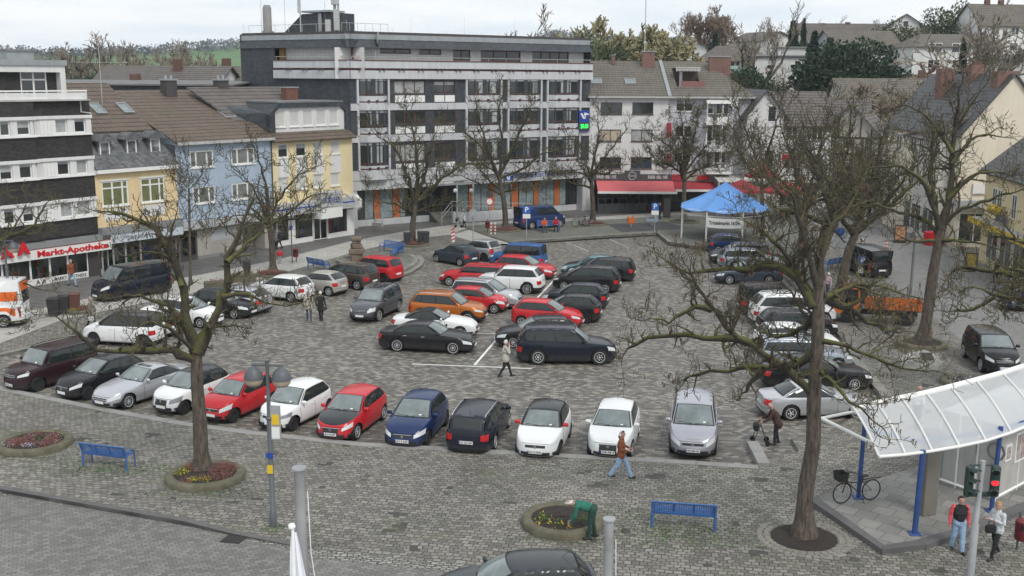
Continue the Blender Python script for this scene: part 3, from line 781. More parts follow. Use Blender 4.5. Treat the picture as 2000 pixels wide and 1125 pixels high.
 def side(x,y,t,sg=1,off=0.0):
  zl,zt=zlow(x),ztop(x)
  z=zl+(zt-zl)*t
  tz=(z-zs)/(zt-zs)
  f=interp(FT,tz)
  return V((x+xoff(x,tz),sg*(y*f+off),z))
 mb=MB()
 clad=S.get('clad')
 for sg in(1,-1):
  rows=[[side(x,y,t,sg)for(x,y)in ST]for t in TS]
  for i in range(len(TS)-1):
   mb.mat=1 if(clad and TS[i]<.24)or(not clad and TS[i]<.05)else 0
   mb.grid(rows[i:i+2])
  if clad:
   for ax in(xa,xb):
    mb.mat=1
    arc=[]
    for k in range(13):
     a=math.pi*k/12
     x=ax+math.cos(a)*(ra+.035)
     arc.append((x,r+math.sin(a)*(ra+.035)))
    A=[V((x,sg*(plan(x)*1.0+.008),z))for x,z in arc]
    B=[V((ax+(x-ax)*(ra-.01)/(ra+.035),sg*(plan(x)+.008),r+(z-r)*(ra-.01)/(ra+.035)))for x,z in arc]
    mb.grid([A,B])
 mb.mat=2 if bonnet else 0
 cols=[-1,-.8,-.45,0,.45,.8,1]
 def top(x,y,c):
  e=side(x,y,1.0)
  cr=.055*(y/w)
  zz=e.z+cr*(1-c*c)
  if x>xc and abs(abs(c)-.45)<.01:zz+=.012*(y/w)
  return V((e.x+.14*(1-c*c)*0,e.y*c,zz))
 trs=[[top(x,y,c)for c in cols]for(x,y)in ST]
 for i in range(len(ST)-1):
  mb.mat=2 if(bonnet and ST[i][0]>xc-.1)else 0
  mb.grid(trs[i:i+2])
 mb.mat=1
 mb.box((0,0,zs+.09),(L-.5,W-.5,.2))
 for ax in(xa,xb):mb.box((ax,0,r+.12),(ra*2-.02,W-.52,ra*1.5))
 body=mb.build('body',[P,m_trim,PAINT[bonnet]if bonnet else P],root,smooth=42,weld=.0015)
 zt_=H
 yb_f=plan(xc-.15)*interp(FT,1.0)-.03
 yb_r=plan(max(xrb,-hl+.25))*interp(FT,1.0)-.035
 yr_f,yr_r=S['yr']*w,S['yr']*w*.955
 rail_f,rail_m,rail_r=H-.085,H-.055,H-(.09 if not deck else.11)
 bulge_b,bulge_t=.17,.09
 def base(u):
  x=(xc-bulge_b)+((xrb+.07)-(xc-bulge_b))*u
  y=min(plan(x)*interp(FT,1.0)-.03,w)
  return V((x,y,ztop(x)-.012))
 def rail(u):
  x=(xrf-bulge_t)+((xrr+.05)-(xrf-bulge_t))*u
  q=4*u*(1-u)
  z=rail_f+(rail_r-rail_f)*u+(rail_m-(rail_f+rail_r)/2)*q
  y=yr_f+(yr_r-yr_f)*u+.02*q
  return V((x,y,z))
 def sidep(u,v,sg=1,off=0.0):
  a,b=base(u),rail(u)
  p=a.lerp(b,v);p.y+=.028*4*v*(1-v)+off
  return V((p.x,p.y*sg,p.z))
 def quad3(a,c,b,t):
  return a*((1-t)*(1-2*t))+c*(4*t*(1-t))+b*(t*(2*t-1))
 fb0,fb1=base(0),base(0);fb1=V((fb0.x,-fb0.y,fb0.z));fbc=V((xc,0,ztop(xc)+.045))
 ft0=rail(0);ft1=V((ft0.x,-ft0.y,ft0.z));ftc=V((xrf,0,H-.035))
 rb0=base(1);rb1=V((rb0.x,-rb0.y,rb0.z));rbc=V((xrb,0,ztop(max(xrb,-hl+.05))+.02))
 rt0=rail(1);rt1=V((rt0.x,-rt0.y,rt0.z));rtc=V((xrr,0,H-(.05 if not deck else.06)))
 def fw(u,v,off=0.0):
  p=quad3(fb0,fbc,fb1,u).lerp(quad3(ft0,ftc,ft1,u),v)
  return p+V((.65,0,.76))*off+V((.02,0,.02))*(4*v*(1-v))
 def rw(u,v,off=0.0):
  p=quad3(rb0,rbc,rb1,u).lerp(quad3(rt0,rtc,rt1,u),v)
  return p+V((-.8,0,.6))*off+V((-.02,0,.015))*(4*v*(1-v))
 def roofp(u,s,off=0.0):
  a,b=quad3(ft0,ftc,ft1,u),quad3(rt0,rtc,rt1,u)
  c=1-2*u
  rl=rail(s)
  x=a.x+(b.x-a.x)*s
  z0=rl.z;zc0=H-.035+(.035*4*s*(1-s))-(.0 if not deck else.02*s)
  return V((x,rl.y*c,z0+(zc0-z0)*(1-c*c)+off))
 if softtop:MATCAB=m_soft
 mb=MB()
 nu,nv=12,4
 for sg in(1,-1):mb.grid([[sidep(i/nu,j/nv,sg)for i in range(nu+1)]for j in range(nv+1)])
 mb.grid([[fw(i/8,j/3)for i in range(9)]for j in range(4)])
 mb.grid([[rw(i/8,j/3)for i in range(9)]for j in range(4)])
 mb.mat=1
 mb.grid([[roofp(i/8,j/8)for i in range(9)]for j in range(9)])
 rm=m_soft if softtop else PR
 mb.build('roof',[rm if(roof and not S.get('rooftoponly'))else P,rm],root,smooth=50,weld=.012)
 def pane(name,fn,u0,u1,v0,v1,mat,off,nuu=6,nvv=3,skew=(0,0),parent=root):
  m=MB()
  m.grid([[fn(u0+skew[0]*(j/nvv)+(u1+skew[1]*(j/nvv)-u0-skew[0]*(j/nvv))*i/nuu,v0+(v1-v0)*j/nvv,off)for i in range(nuu+1)]for j in range(nvv+1)])
  return m.build(name,mat,parent,smooth=60)
 m=MB()
 m.grid([[fw(.02+.96*i/8,-.02+1.0*j/3,.006)for i in range(9)]for j in range(4)])
 for sg in(1,-1):
  if not S.get('van'):m.grid([[sidep(.025+.945*i/8,.02+.90*j/3,sg,.006)for i in range(9)]for j in range(4)])
 m.grid([[rw(.07+.86*i/8,.08+.86*j/3,.006)for i in range(9)]for j in range(4)])
 m.build('window_surround',m_trim,root,smooth=60)
 pane('windscreen',fw,.055,.945,.05,.94,m_wscreen,.013,8,3)
 pane('rear_window',rw,.12,.88,.16,.90,m_glass,.013,8,3)
 if S.get('van'):
  wins=S.get('wins',[(.05,.27)])
 elif S['doors']==2:wins=[(.055,.56),(.60,.93)]
 elif S['doors']==3:wins=[(.055,.53),(.57,.90)]
 else:wins=[(.055,.43),(.465,.775),(.805,.945)]
 for sg in(1,-1):
  for(u0,u1)in wins:
   pane('side_window',lambda u,v,off,sg=sg:sidep(u,v,sg,off),u0,u1,.09,.87,m_glass,.013,4,2)
 if sunroof:pane('sunroof',roofp,.2,.8,.08,.62 if sunroof!='small' else.34,m_glass,.008,4,3)
 if rails:
  for sg in(1,-1):
   m=MB()
   m.tube([rail(u)*1+V((0,-.03,0.02+.045*(0 if u in(.03,.97)else 1)))if sg>0 else V((rail(u).x,-rail(u).y+.03,rail(u).z+.02+.045*(0 if u in(.03,.97)else 1)))for u in(.03,.1,.3,.5,.7,.9,.97)],.018,6)
   m.build('roof_rail',m_chrome if rails=='chrome' else m_trim,root,smooth=60)
 if detail and not softtop and not S.get('van'):
  m=MB();p0=roofp(.5,.82 if not deck else.9);m.tube([p0,p0+V((-.22,0,.2))],.006,4);m.build('antenna',m_trim,root)
 def nose(y,z,off=0.0,front=True):
  x=xplan(min(abs(y),w*.995),front)
  t=(z-zs)/(ztop(x)-zs)
  f=interp(FT,min(1,max(0,t)))
  yy=min(abs(y)/f,w*.995)
  x=xplan(yy,front)
  t=(z-zs)/(ztop(x)-zs)
  px=x+xoff(x,min(1,max(0,t)))
  e=.02
  x2=xplan(min(yy+e,w*.999),front)
  d=V((abs(x2-x)+1e-6,e));nrm=V(((1 if front else-1)*e,abs(x2-x))).normalized()
  return V((px+nrm.x*off,(1 if y>=0 else-1)*(abs(y)+nrm.y*off),z))
 def patch(name,y0,y1,za,zb,mat,off=.008,front=True,parent=root,nyy=6,nzz=2,mirror_=False,label=None):
  'za, zb: (z at y0, z at y1) for lower and upper edge'
  m=MB()
  m.grid([[nose(y0+(y1-y0)*i/nyy,(za[0]+(za[1]-za[0])*i/nyy)*(1-j/nzz)+(zb[0]+(zb[1]-zb[0])*i/nyy)*(j/nzz),off,front)for i in range(nyy+1)]for j in range(nzz+1)])
  return m.build(name,mat,parent,smooth=60)
 zl=zn
 hh=S.get('lamp',.15)
 ycl=lambda back,nn:w*max(.1,1-(1-back/hl)**nn)**(1/nn)
 yl1=min(.955*w,ycl(.44,nF));yt1=min(.975*w,ycl(.24,nR))
 zh1=ztop(xplan(yl1))
 for sg in(1,-1):
  patch('headlight',sg*.50*w,sg*yl1,(zl-.03-hh,zh1-.075-hh),(zl-.07,zh1-.055),m_lampd if smoked else m_lamp,.010)
 gz0,gz1=(zl-.20,zl-.08)
 if grille=='slim':patch('grille',-.42*w,.42*w,(gz0+.03,gz0+.03),(gz1,gz1),m_trim,.008,nyy=8)
 elif grille=='tall':
  patch('grille',-.36*w,.36*w,(.30,.30),(zl-.06,zl-.06),m_trim,.009,nyy=8)
 elif grille=='chrome':
  patch('grille',-.40*w,.40*w,(gz0,gz0),(gz1,gz1),m_trim,.008,nyy=8)
 if grille in('tall','chrome','slim'):
  m=MB();y0=.40*w
  m.tube([nose(-y0+2*y0*i/8,gz1+.004,.014)for i in range(9)],.010,5)
  if grille=='chrome':m.tube([nose(-y0+2*y0*i/8,(gz0+gz1)/2,.014)for i in range(9)],.010,5)
  m.build('grille_trim',m_chrome,root,smooth=60)
 zi=S.get('intake',(zs+.05,zs+.19))
 patch('bumper_intake',-.60*w,.60*w,(zi[0],zi[0]),(zi[1],zi[1]),m_trim,.007,nyy=8)
 for sg in(1,-1):
  patch('fog_light',sg*.70*w,sg*.88*w,(zi[0]+.03,zi[0]+.05),(zi[1]-.01,zi[1]-.0),m_trim,.009)
 m=MB()
 m.tube([nose(-.80*w+1.6*w*i/12,zl-.035+.0*i,.004)for i in range(13)],.007,4)
 m.tube([nose(-.86*w+1.72*w*i/12,.50,.003,False)for i in range(13)],.007,4)
 m.build('panel_gap',m_seam,root)
 m=MB();pb=nose(0,(gz0+gz1)/2+.005,.018)
 m.lathe([(0,.0),(.052,.0),(.052,.012),(.040,.014),(0,.012)],14,c=pb,axis='x');m.build('badge',m_chrome,root,smooth=40)
 zk=S.get('ztail',(.62,.86)if not S.get('van')else(.55,1.05))
 tz1=min(zk[1],ztop(-hl)-.02)
 for sg in(1,-1):
  o=patch('tail_light',sg*.58*w if not S.get('van')else sg*.8*w,sg*yt1,(zk[0]+.03,zk[0]),(tz1,tz1+(.0)),m_tail,.010,False)
 patch('rear_bumper_trim',-.75*w,.75*w,(zs+.03,zs+.03),(zs+.13,zs+.13),m_trim,.007,False,nyy=8)
 if typ in('hatch','compact','suv','mpv','estate','boxy','mini','bigsuv','oldest'):
  m=MB();m.tube([nose(-.3*w+.6*w*i/4,tz1-.03,.012,False)for i in range(5)],.012,5);m.build('tailgate_handle',m_chrome if seed%2 else m_trim,root)
 for front in(True,False):
  zp=S.get('zplate',zs+.20)if front else(.58 if typ not in('sedan','coupe','bigsuv')else.66)
  q=nose(0,zp,.016,front);sgx=1 if front else-1
  m=MB();m.box((q.x,0,zp),(.014,.52,.112))
  pl=m.build('license_plate',m_plate,root)
  m=MB();m.box((q.x+sgx*.004,-sgx*-.237*-1*1 if False else(-.237*sgx),zp),(.012,.044,.108));m.build('country_band',m_eu,pl)
  if plate:
   me=text_mesh(plate,.105,.002,.001)
   xs_=[v.co.x for v in me.vertices];k=.42/(max(xs_)-min(xs_))
   mm=Matrix((V((0,sgx*k,0)),V((0,0,1)),V((sgx,0,0)))).transposed().to_4x4();mm.translation=V((q.x+sgx*.0095,sgx*.022,zp))
   me.transform(mm);me.materials.clear();me.materials.append(m_ink)
   o=bpy.data.objects.new('lettering',me);col.objects.link(o);o.parent=pl
 mp=PAINT[mirror]if mirror in PAINT else P
 for sg in(1,-1):
  m=MB();a=sidep(.05,.06,sg)
  c=a+V((.03,sg*.135,.075))
  rings=[]
  for k,(ys,sc)in enumerate(((-.10,.55),(-.06,.95),(.03,1.0),(.085,.8),(.105,.3))):
   rings.append([c+V((.055*sc*math.cos(t),sg*ys,.075*sc*math.sin(t)))for t in[2*math.pi*q/10 for q in range(10)]])
  m.loft(rings)
  m.tube([a+V((.02,0,-.01)),c+V((0,-sg*.06,-.045))],.022,5)
  m.build('mirror',mp,root,smooth=60)
 if detail:
  xd0=xc-.06*L;
  if S.get('van'):cuts=[(xc-.10,xc-1.15),(xc-1.2,xc-2.35)]
  elif S['doors']in(2,3):cuts=[(xc-.12,xc-.12-min(1.25,wb*.47))]
  else:
   dl=min(1.08,wb*.40);cuts=[(xc-.14,xc-.14-dl),(xc-.16-dl,max(xb+ra*.55,xc-.16-1.92*dl))]
  for sg in(1,-1):
   for(x1,x0)in cuts:
    def dp(i,j,off,grow=0.0):
     x=x0-grow+(x1-x0+2*grow)*i/8
     y=plan(x);zl_=max(zs+.10,0)
     z=zl_-grow+(ztop(x)-.012-zl_+grow)*j/6
     if z<zlow(x)+.05:z=zlow(x)+.05-grow
     tz=(z-zs)/(ztop(x)-zs)
     return V((x+xoff(x,tz),sg*(y*interp(FT,min(1,tz))+off),z))
    m=MB();m.mat=1
    m.grid([[dp(i,j,.0025,.013)for i in range(9)]for j in range(7)])
    m.mat=0
    m.grid([[dp(i,j,.006)for i in range(9)]for j in range(7)])
    d=m.build('door',[P,m_seam],root,smooth=50)
    hx=x0+.12;hp=dp(.12/(x1-x0)*8,4.9,.02)
    m=MB();m.bbox((hp.x+.08,hp.y,hp.z),(.19,.03,.028),bev=.01);m.build('door_handle',m_chrome if typ in('sedan',)else P,d,smooth=40)
  if clad or typ=='bigsuv':
   pass
  m=MB()
  for sg in(1,-1):
   a,b=fw(.5-sg*.04,.06,.02),fw(.5-sg*.36,.12,.02)
   m.tube([a,b],.011,4)
  m.build('wiper',m_trim,root)
  if seed%2:
   m=MB();m.grid([[fw(.22+.06*i,.1+.07*j,.0145)for i in range(2)]for j in range(2)]);m.build('dashboard_note',m_paper,root)
 ty,rmesh=wheel_mesh(r,.205 if r<.34 else.235,rim,rimc)
 ww=.205 if r<.34 else.235
 for ax in(xa,xb):
  for sg in(1,-1):
   o=bpy.data.objects.new('wheel',ty);col.objects.link(o);o.parent=root
   o.location=(ax,sg*(min(plan(ax),w)-ww/2-.012),r);o.rotation_euler=(0,random.uniform(0,1.2),math.pi if sg>0 else 0)
   q=bpy.data.objects.new('rim',rmesh);col.objects.link(q);q.parent=o
 root['_r']=0;del root['_r']
 S.update(dict(sidep=sidep,roofp=roofp,fw=fw,rw=rw,nose=nose,plan=plan,ztop=ztop,w=w,hl=hl,xc=xc,xa=xa,xb=xb,root=root,side=side))
 return root,S
m_soft=M('soft_top_fabric',(.02,.02,.021),.9,.1,20)
def place(typ,mode,*a):
 'centre and heading from ground contacts seen in the photo'
 S=TYPES[typ]
 kw=a[-1]if isinstance(a[-1],dict)else{}
 z=kw.get('z',0.0)
 if mode=='W':
  A,B=at(*a[0],z),at(*a[1],z)
  d=(A-B);h=math.atan2(d.y,d.x)
  if 'h' in kw:h=R(kw['h'])
  left=V((-math.sin(h),math.cos(h),0));fwd=V((math.cos(h),math.sin(h),0))
  mid=(A+B)/2
  if 'h' in kw:mid=A-fwd*S['wb']/2
  c=mid+left*((S['W']/2-.06)*(1 if a[2]=='R' else-1))
  c=c-fwd*(S['L']/2-S['fo']-S['wb']/2)
 elif mode=='N':
  h=R(a[1]);fwd=V((math.cos(h),math.sin(h),0))
  c=at(*a[0],z)-fwd*S['L']/2
 elif mode=='T':
  h=R(a[1]);fwd=V((math.cos(h),math.sin(h),0))
  c=at(*a[0],z)+fwd*S['L']/2
 elif mode=='FW':
  h=R(a[1]);left=V((-math.sin(h),math.cos(h),0));fwd=V((math.cos(h),math.sin(h),0))
  c=at(*a[0],z)-fwd*(S['L']/2-S['fo'])+left*((S['W']/2-.06)*(1 if a[2]=='R' else-1))
 elif mode=='RW':
  h=R(a[1]);left=V((-math.sin(h),math.cos(h),0));fwd=V((math.cos(h),math.sin(h),0))
  c=at(*a[0],z)-fwd*(S['L']/2-S['fo']-S['wb'])+left*((S['W']/2-.06)*(1 if a[2]=='R' else-1))
 c.z=z
 return c,h
def car(typ,colour,label,spec,**kw):
 c,h=place(typ,*spec)
 return make_car(typ,colour,label,c,h,**kw)
GF_='cars parked nose out along the front kerb'
GC_='cars parked in the middle of the car park'
GL_='cars parked along the shop side'
GR_='cars parked along the tree side'
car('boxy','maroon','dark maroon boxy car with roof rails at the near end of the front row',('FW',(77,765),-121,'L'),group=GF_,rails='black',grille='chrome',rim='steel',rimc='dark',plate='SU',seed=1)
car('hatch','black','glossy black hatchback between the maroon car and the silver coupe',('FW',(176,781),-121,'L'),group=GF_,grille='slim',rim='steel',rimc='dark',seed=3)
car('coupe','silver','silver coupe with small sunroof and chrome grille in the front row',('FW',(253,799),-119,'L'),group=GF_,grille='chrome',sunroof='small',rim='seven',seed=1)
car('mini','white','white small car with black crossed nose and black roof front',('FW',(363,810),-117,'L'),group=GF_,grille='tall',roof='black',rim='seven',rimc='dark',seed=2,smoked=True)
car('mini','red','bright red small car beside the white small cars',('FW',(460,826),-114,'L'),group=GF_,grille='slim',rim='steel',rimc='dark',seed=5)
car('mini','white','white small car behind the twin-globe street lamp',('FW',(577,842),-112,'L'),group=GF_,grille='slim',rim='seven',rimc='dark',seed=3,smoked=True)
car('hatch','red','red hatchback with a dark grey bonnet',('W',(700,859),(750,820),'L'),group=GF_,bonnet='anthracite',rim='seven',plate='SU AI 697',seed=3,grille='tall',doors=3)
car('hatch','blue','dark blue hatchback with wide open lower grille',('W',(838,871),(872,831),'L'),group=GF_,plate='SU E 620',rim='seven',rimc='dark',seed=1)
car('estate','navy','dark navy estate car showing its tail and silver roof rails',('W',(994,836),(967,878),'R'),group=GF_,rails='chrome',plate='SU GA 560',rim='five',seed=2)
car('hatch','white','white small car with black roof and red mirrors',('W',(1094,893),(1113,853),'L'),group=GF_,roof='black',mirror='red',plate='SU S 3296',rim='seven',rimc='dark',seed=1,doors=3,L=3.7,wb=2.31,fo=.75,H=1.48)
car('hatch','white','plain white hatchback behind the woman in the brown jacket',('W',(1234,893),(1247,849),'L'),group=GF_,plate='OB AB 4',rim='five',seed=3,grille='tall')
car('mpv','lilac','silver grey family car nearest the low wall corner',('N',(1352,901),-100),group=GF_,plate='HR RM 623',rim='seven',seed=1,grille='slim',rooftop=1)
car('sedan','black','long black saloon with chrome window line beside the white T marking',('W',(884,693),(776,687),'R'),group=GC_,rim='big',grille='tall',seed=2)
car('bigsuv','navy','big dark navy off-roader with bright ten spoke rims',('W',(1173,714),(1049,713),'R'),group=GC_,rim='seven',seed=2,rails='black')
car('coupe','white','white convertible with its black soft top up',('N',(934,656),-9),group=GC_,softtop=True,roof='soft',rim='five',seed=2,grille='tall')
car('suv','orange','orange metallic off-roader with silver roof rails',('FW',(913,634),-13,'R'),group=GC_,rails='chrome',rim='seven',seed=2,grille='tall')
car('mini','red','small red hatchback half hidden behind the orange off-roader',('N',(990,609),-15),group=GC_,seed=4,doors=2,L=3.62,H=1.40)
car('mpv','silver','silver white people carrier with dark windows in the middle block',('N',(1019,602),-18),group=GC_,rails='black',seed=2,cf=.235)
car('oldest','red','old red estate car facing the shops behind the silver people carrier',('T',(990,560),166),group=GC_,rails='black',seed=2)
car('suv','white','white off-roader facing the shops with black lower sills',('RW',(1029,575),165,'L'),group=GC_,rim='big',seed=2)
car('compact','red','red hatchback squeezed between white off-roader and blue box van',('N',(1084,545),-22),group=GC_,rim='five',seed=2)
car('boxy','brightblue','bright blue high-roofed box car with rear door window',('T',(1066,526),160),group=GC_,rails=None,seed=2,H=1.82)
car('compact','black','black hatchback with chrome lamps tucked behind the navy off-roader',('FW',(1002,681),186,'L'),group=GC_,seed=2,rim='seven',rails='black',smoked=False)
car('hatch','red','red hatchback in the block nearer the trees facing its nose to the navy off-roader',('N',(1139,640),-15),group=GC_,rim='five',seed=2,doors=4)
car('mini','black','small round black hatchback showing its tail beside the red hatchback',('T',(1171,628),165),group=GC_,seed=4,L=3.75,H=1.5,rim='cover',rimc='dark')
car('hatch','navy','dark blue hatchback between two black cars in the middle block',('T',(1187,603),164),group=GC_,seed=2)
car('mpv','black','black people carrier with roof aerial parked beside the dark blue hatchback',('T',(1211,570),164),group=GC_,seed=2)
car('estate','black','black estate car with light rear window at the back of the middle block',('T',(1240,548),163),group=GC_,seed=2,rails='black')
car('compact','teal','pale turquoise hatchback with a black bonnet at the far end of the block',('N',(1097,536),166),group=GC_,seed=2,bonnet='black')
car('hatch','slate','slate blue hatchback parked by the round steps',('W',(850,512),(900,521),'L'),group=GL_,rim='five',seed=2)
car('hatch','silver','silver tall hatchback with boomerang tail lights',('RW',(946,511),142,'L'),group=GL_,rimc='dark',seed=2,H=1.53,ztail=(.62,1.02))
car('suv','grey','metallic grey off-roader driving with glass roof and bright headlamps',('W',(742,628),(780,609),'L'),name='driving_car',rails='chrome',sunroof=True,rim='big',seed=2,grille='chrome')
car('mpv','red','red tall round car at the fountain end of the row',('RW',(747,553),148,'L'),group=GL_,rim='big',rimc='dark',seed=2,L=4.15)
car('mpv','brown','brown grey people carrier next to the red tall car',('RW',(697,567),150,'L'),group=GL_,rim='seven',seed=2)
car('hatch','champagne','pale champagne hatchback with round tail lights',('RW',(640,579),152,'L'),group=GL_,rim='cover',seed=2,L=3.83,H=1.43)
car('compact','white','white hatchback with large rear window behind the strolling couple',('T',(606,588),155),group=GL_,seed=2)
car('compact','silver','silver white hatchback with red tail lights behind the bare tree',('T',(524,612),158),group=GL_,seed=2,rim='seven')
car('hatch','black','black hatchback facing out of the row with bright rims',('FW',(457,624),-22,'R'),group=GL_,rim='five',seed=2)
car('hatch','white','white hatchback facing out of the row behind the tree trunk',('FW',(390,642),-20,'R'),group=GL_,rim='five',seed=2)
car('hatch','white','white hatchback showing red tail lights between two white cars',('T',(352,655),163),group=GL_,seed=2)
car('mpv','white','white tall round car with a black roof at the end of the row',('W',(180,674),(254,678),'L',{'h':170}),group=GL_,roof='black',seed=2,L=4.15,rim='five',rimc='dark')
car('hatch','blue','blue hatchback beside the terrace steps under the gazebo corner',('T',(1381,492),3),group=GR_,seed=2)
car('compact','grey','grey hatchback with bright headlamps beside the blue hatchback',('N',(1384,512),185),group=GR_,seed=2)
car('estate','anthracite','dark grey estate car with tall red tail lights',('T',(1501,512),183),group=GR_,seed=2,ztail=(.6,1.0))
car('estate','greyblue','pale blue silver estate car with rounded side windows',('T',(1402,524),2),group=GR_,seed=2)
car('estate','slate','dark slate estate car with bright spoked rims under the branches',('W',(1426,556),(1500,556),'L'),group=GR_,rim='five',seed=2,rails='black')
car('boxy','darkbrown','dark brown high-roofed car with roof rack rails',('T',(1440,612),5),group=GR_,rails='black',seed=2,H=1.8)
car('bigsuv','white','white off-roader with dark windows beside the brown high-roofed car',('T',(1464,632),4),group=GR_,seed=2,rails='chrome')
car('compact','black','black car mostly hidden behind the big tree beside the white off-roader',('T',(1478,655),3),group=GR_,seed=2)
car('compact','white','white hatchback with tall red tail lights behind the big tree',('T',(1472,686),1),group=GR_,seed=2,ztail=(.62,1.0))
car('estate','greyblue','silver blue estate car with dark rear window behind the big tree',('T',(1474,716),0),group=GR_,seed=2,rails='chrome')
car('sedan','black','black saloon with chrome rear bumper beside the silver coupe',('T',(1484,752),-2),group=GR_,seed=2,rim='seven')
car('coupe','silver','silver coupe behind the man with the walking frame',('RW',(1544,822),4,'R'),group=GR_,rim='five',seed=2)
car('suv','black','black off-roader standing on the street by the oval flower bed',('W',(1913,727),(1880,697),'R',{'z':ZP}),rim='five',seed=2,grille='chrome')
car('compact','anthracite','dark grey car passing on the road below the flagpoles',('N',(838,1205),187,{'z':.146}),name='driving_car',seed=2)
def hd(a,b,z=0.0):A,B=at(*a,z),at(*b,z);return math.degrees(math.atan2((B-A).y,(B-A).x))
car('van','navy','dark blue delivery van parked in front of the yellow mansard house',('N',(186,590),-128,{'z':ZP}),name='delivery_van',cat='van',wins=[(.04,.25),(.29,.58)],rim='steel',rimc='dark',group=None)
r,S=car('van','white','white and orange striped ambulance cut off by the picture edge',('T',(58,632),188,{'z':ZP}),name='ambulance',cat='van',H=2.55,wins=[(.04,.22)],rim='cover')
m_aor=M('ambulance_orange',(.70,.13,.015),.45,.05,2)
for z0,z1,x0,x1 in((.78,1.08,-2.3,1.9),):
 for sg in(1,-1):
  m=MB();m.grid([[S['side'](x0+(x1-x0)*i/12,S['plan'](x0+(x1-x0)*i/12),(z0+(z1-z0)*j/2-.45)/.75,sg,.012)for i in range(13)]for j in range(3)]);m.build('orange_stripe',m_aor,r)
for sg in(1,-1):m=MB();m.grid([[S['sidep'](.30+.66*i/8,.2+.38*j,sg,.012)for i in range(9)]for j in range(2)]);m.build('orange_panel',m_aor,r)
m=MB();m.grid([[S['rw'](.06+.88*i/6,.55+.35*j,.02)for i in range(7)]for j in range(2)]);m.build('orange_panel',m_aor,r)
m=MB();m.bbox((1.0,0,2.6),(.5,1.3,.16));m.build('light_bar',M('blue_beacon',(.03,.1,.5),.2,.05,3),r)
car('van','vanblue','dark blue transporter van with orange lettering panel parked before the bank',('W',(1090,444),(1043,448),'R',{'z':.3}),name='transporter_van',cat='van',wins=[(.05,.25),(.29,.55)],rim='cover')
car('van','black','black van with tinted windows seen from behind beside the parking signs',('T',(1722,545),97,{'z':ZP}),name='black_van',cat='van',wins=[(.05,.25),(.29,.58),(.62,.93)],L=4.9)
car('compact','brightblue','blue and yellow car cut off by the picture edge beside the yellow shop',('N',(1958,606),205,{'z':ZP}),name='blue_car')
P=at(1712,628,ZP);t=thing('utility_truck','orange municipal truck with drop-side bed and dark cab behind the bare branches','truck',P,R(166));t.scale=(.86,.9,.88)
TO=PAINT['truckorange']
m=MB();m.box((-.1,0,.62),(4.6,.75,.22));m.build('chassis',m_trim,t)
m=MB();m.loft([[V((x,y,z))for x,z in((1.15,.65),(2.75,.6),(2.8,1.15),(2.55,1.3),(1.15,1.35))]for y in(-.85,.85)]);m.build('cab',TO,t)
m=MB();m.loft([[V((x,y*s,z))for x,z,s in((1.2,1.35,1),(2.5,1.3,1),(2.1,2.12,.9),(1.25,2.15,.9))]for y in(-.83,.83)]);cg=m.build('cab_glass',m_glass,t)
m=MB();m.bbox((1.68,0,2.18),(1.05,1.55,.1));m.build('cab_roof',TO,t)
m=MB()
for y in(-.82,.82):m.tube([(2.5,y,1.3),(2.12,y*.92,2.14)],.05,5);m.tube([(1.22,y,1.35),(1.26,y*.92,2.14)],.06,5)
m.build('cab_pillar',TO,t)
m=MB();m.box((-.95,0,.98),(3.5,1.8,.1));m.build('bed_floor',m_trim,t)
for nm,c,d in(('drop_side',(-.95,.9,1.2),(3.5,.05,.42)),('drop_side',(-.95,-.9,1.2),(3.5,.05,.42)),('tailgate',(-2.7,0,1.2),(.05,1.75,.42)),('headboard',(.82,0,1.35),(.05,1.75,.72))):
 m=MB();m.box(c,d)
 for k in range(6):m.box((c[0]+(k/5-.5)*d[0]*.96,c[1]*1.03,c[2]),(.06,.05,d[2]*1.02))if d[0]>1 else None
 m.build(nm,TO,t)
m=MB();m.bbox((1.0,.5,1.75),(.5,.6,1.0));m.build('tank',m_trim,t)
for x in(1.85,-1.75):
 for y in(-.78,.78):
  m=MB();m.lathe([(.22,-.12),(.42,-.13),(.45,-.08),(.45,.08),(.42,.13),(.22,.12)],20,c=(x,y,.45),axis='y');w_=m.build('wheel',m_tyre,t,smooth=40);m=MB();m.lathe([(0,-.10),(.2,-.11),(.23,-.06),(.23,.06),(.2,.11),(0,.10)],16,c=(x,y,.45),axis='y');m.build('rim',m_alloyd,w_,smooth=40)
for y in(-.62,.62):m=MB();m.lathe([(0,0),(.1,.01),(.1,.04),(0,.05)],12,c=(2.76,y,.95),axis='x');m.build('headlight',m_lamp,t);m=MB();m.box((-2.74,y,.9),(.04,.3,.12));m.build('tail_light',m_tail,t)
m_white=M('white_frame',(.72,.72,.70),.5,.06,1.0)
m_winglass=M('window_glass',(.03,.035,.036),.05,.3,.6,spec=.8)
m_curtain=M('curtained_glass',(.34,.355,.35),.25,.25,1.4,spec=.6)
m_shutter=M('roller_shutter',(.52,.52,.50),.6,.06,1.2)
m_shopglass=None
def shop_glass():
 if 'shop_glass' in MATS:return MATS['shop_glass']
 m=bpy.data.materials.new('shop_glass');t,n,l,b=nt(m)
 gl=n.new('ShaderNodeBsdfGlossy');gl.inputs['Roughness'].default_value=.03
 tr=n.new('ShaderNodeBsdfTransparent');tr.inputs['Color'].default_value=(.78,.82,.82,1)
 fr=n.new('ShaderNodeFresnel');fr.inputs['IOR'].default_value=1.6
 mx=n.new('ShaderNodeMixShader');l.new(fr.outputs[0],mx.inputs[0]);l.new(tr.outputs[0],mx.inputs[1]);l.new(gl.outputs[0],mx.inputs[2])
 l.new(mx.outputs[0],n['Material Output'].inputs['Surface']);MATS['shop_glass']=m
 return m
m_shopglass=shop_glass()
m_zinc=M('zinc_sheet',(.30,.32,.33),.45,.15,1.5,metal=.3)
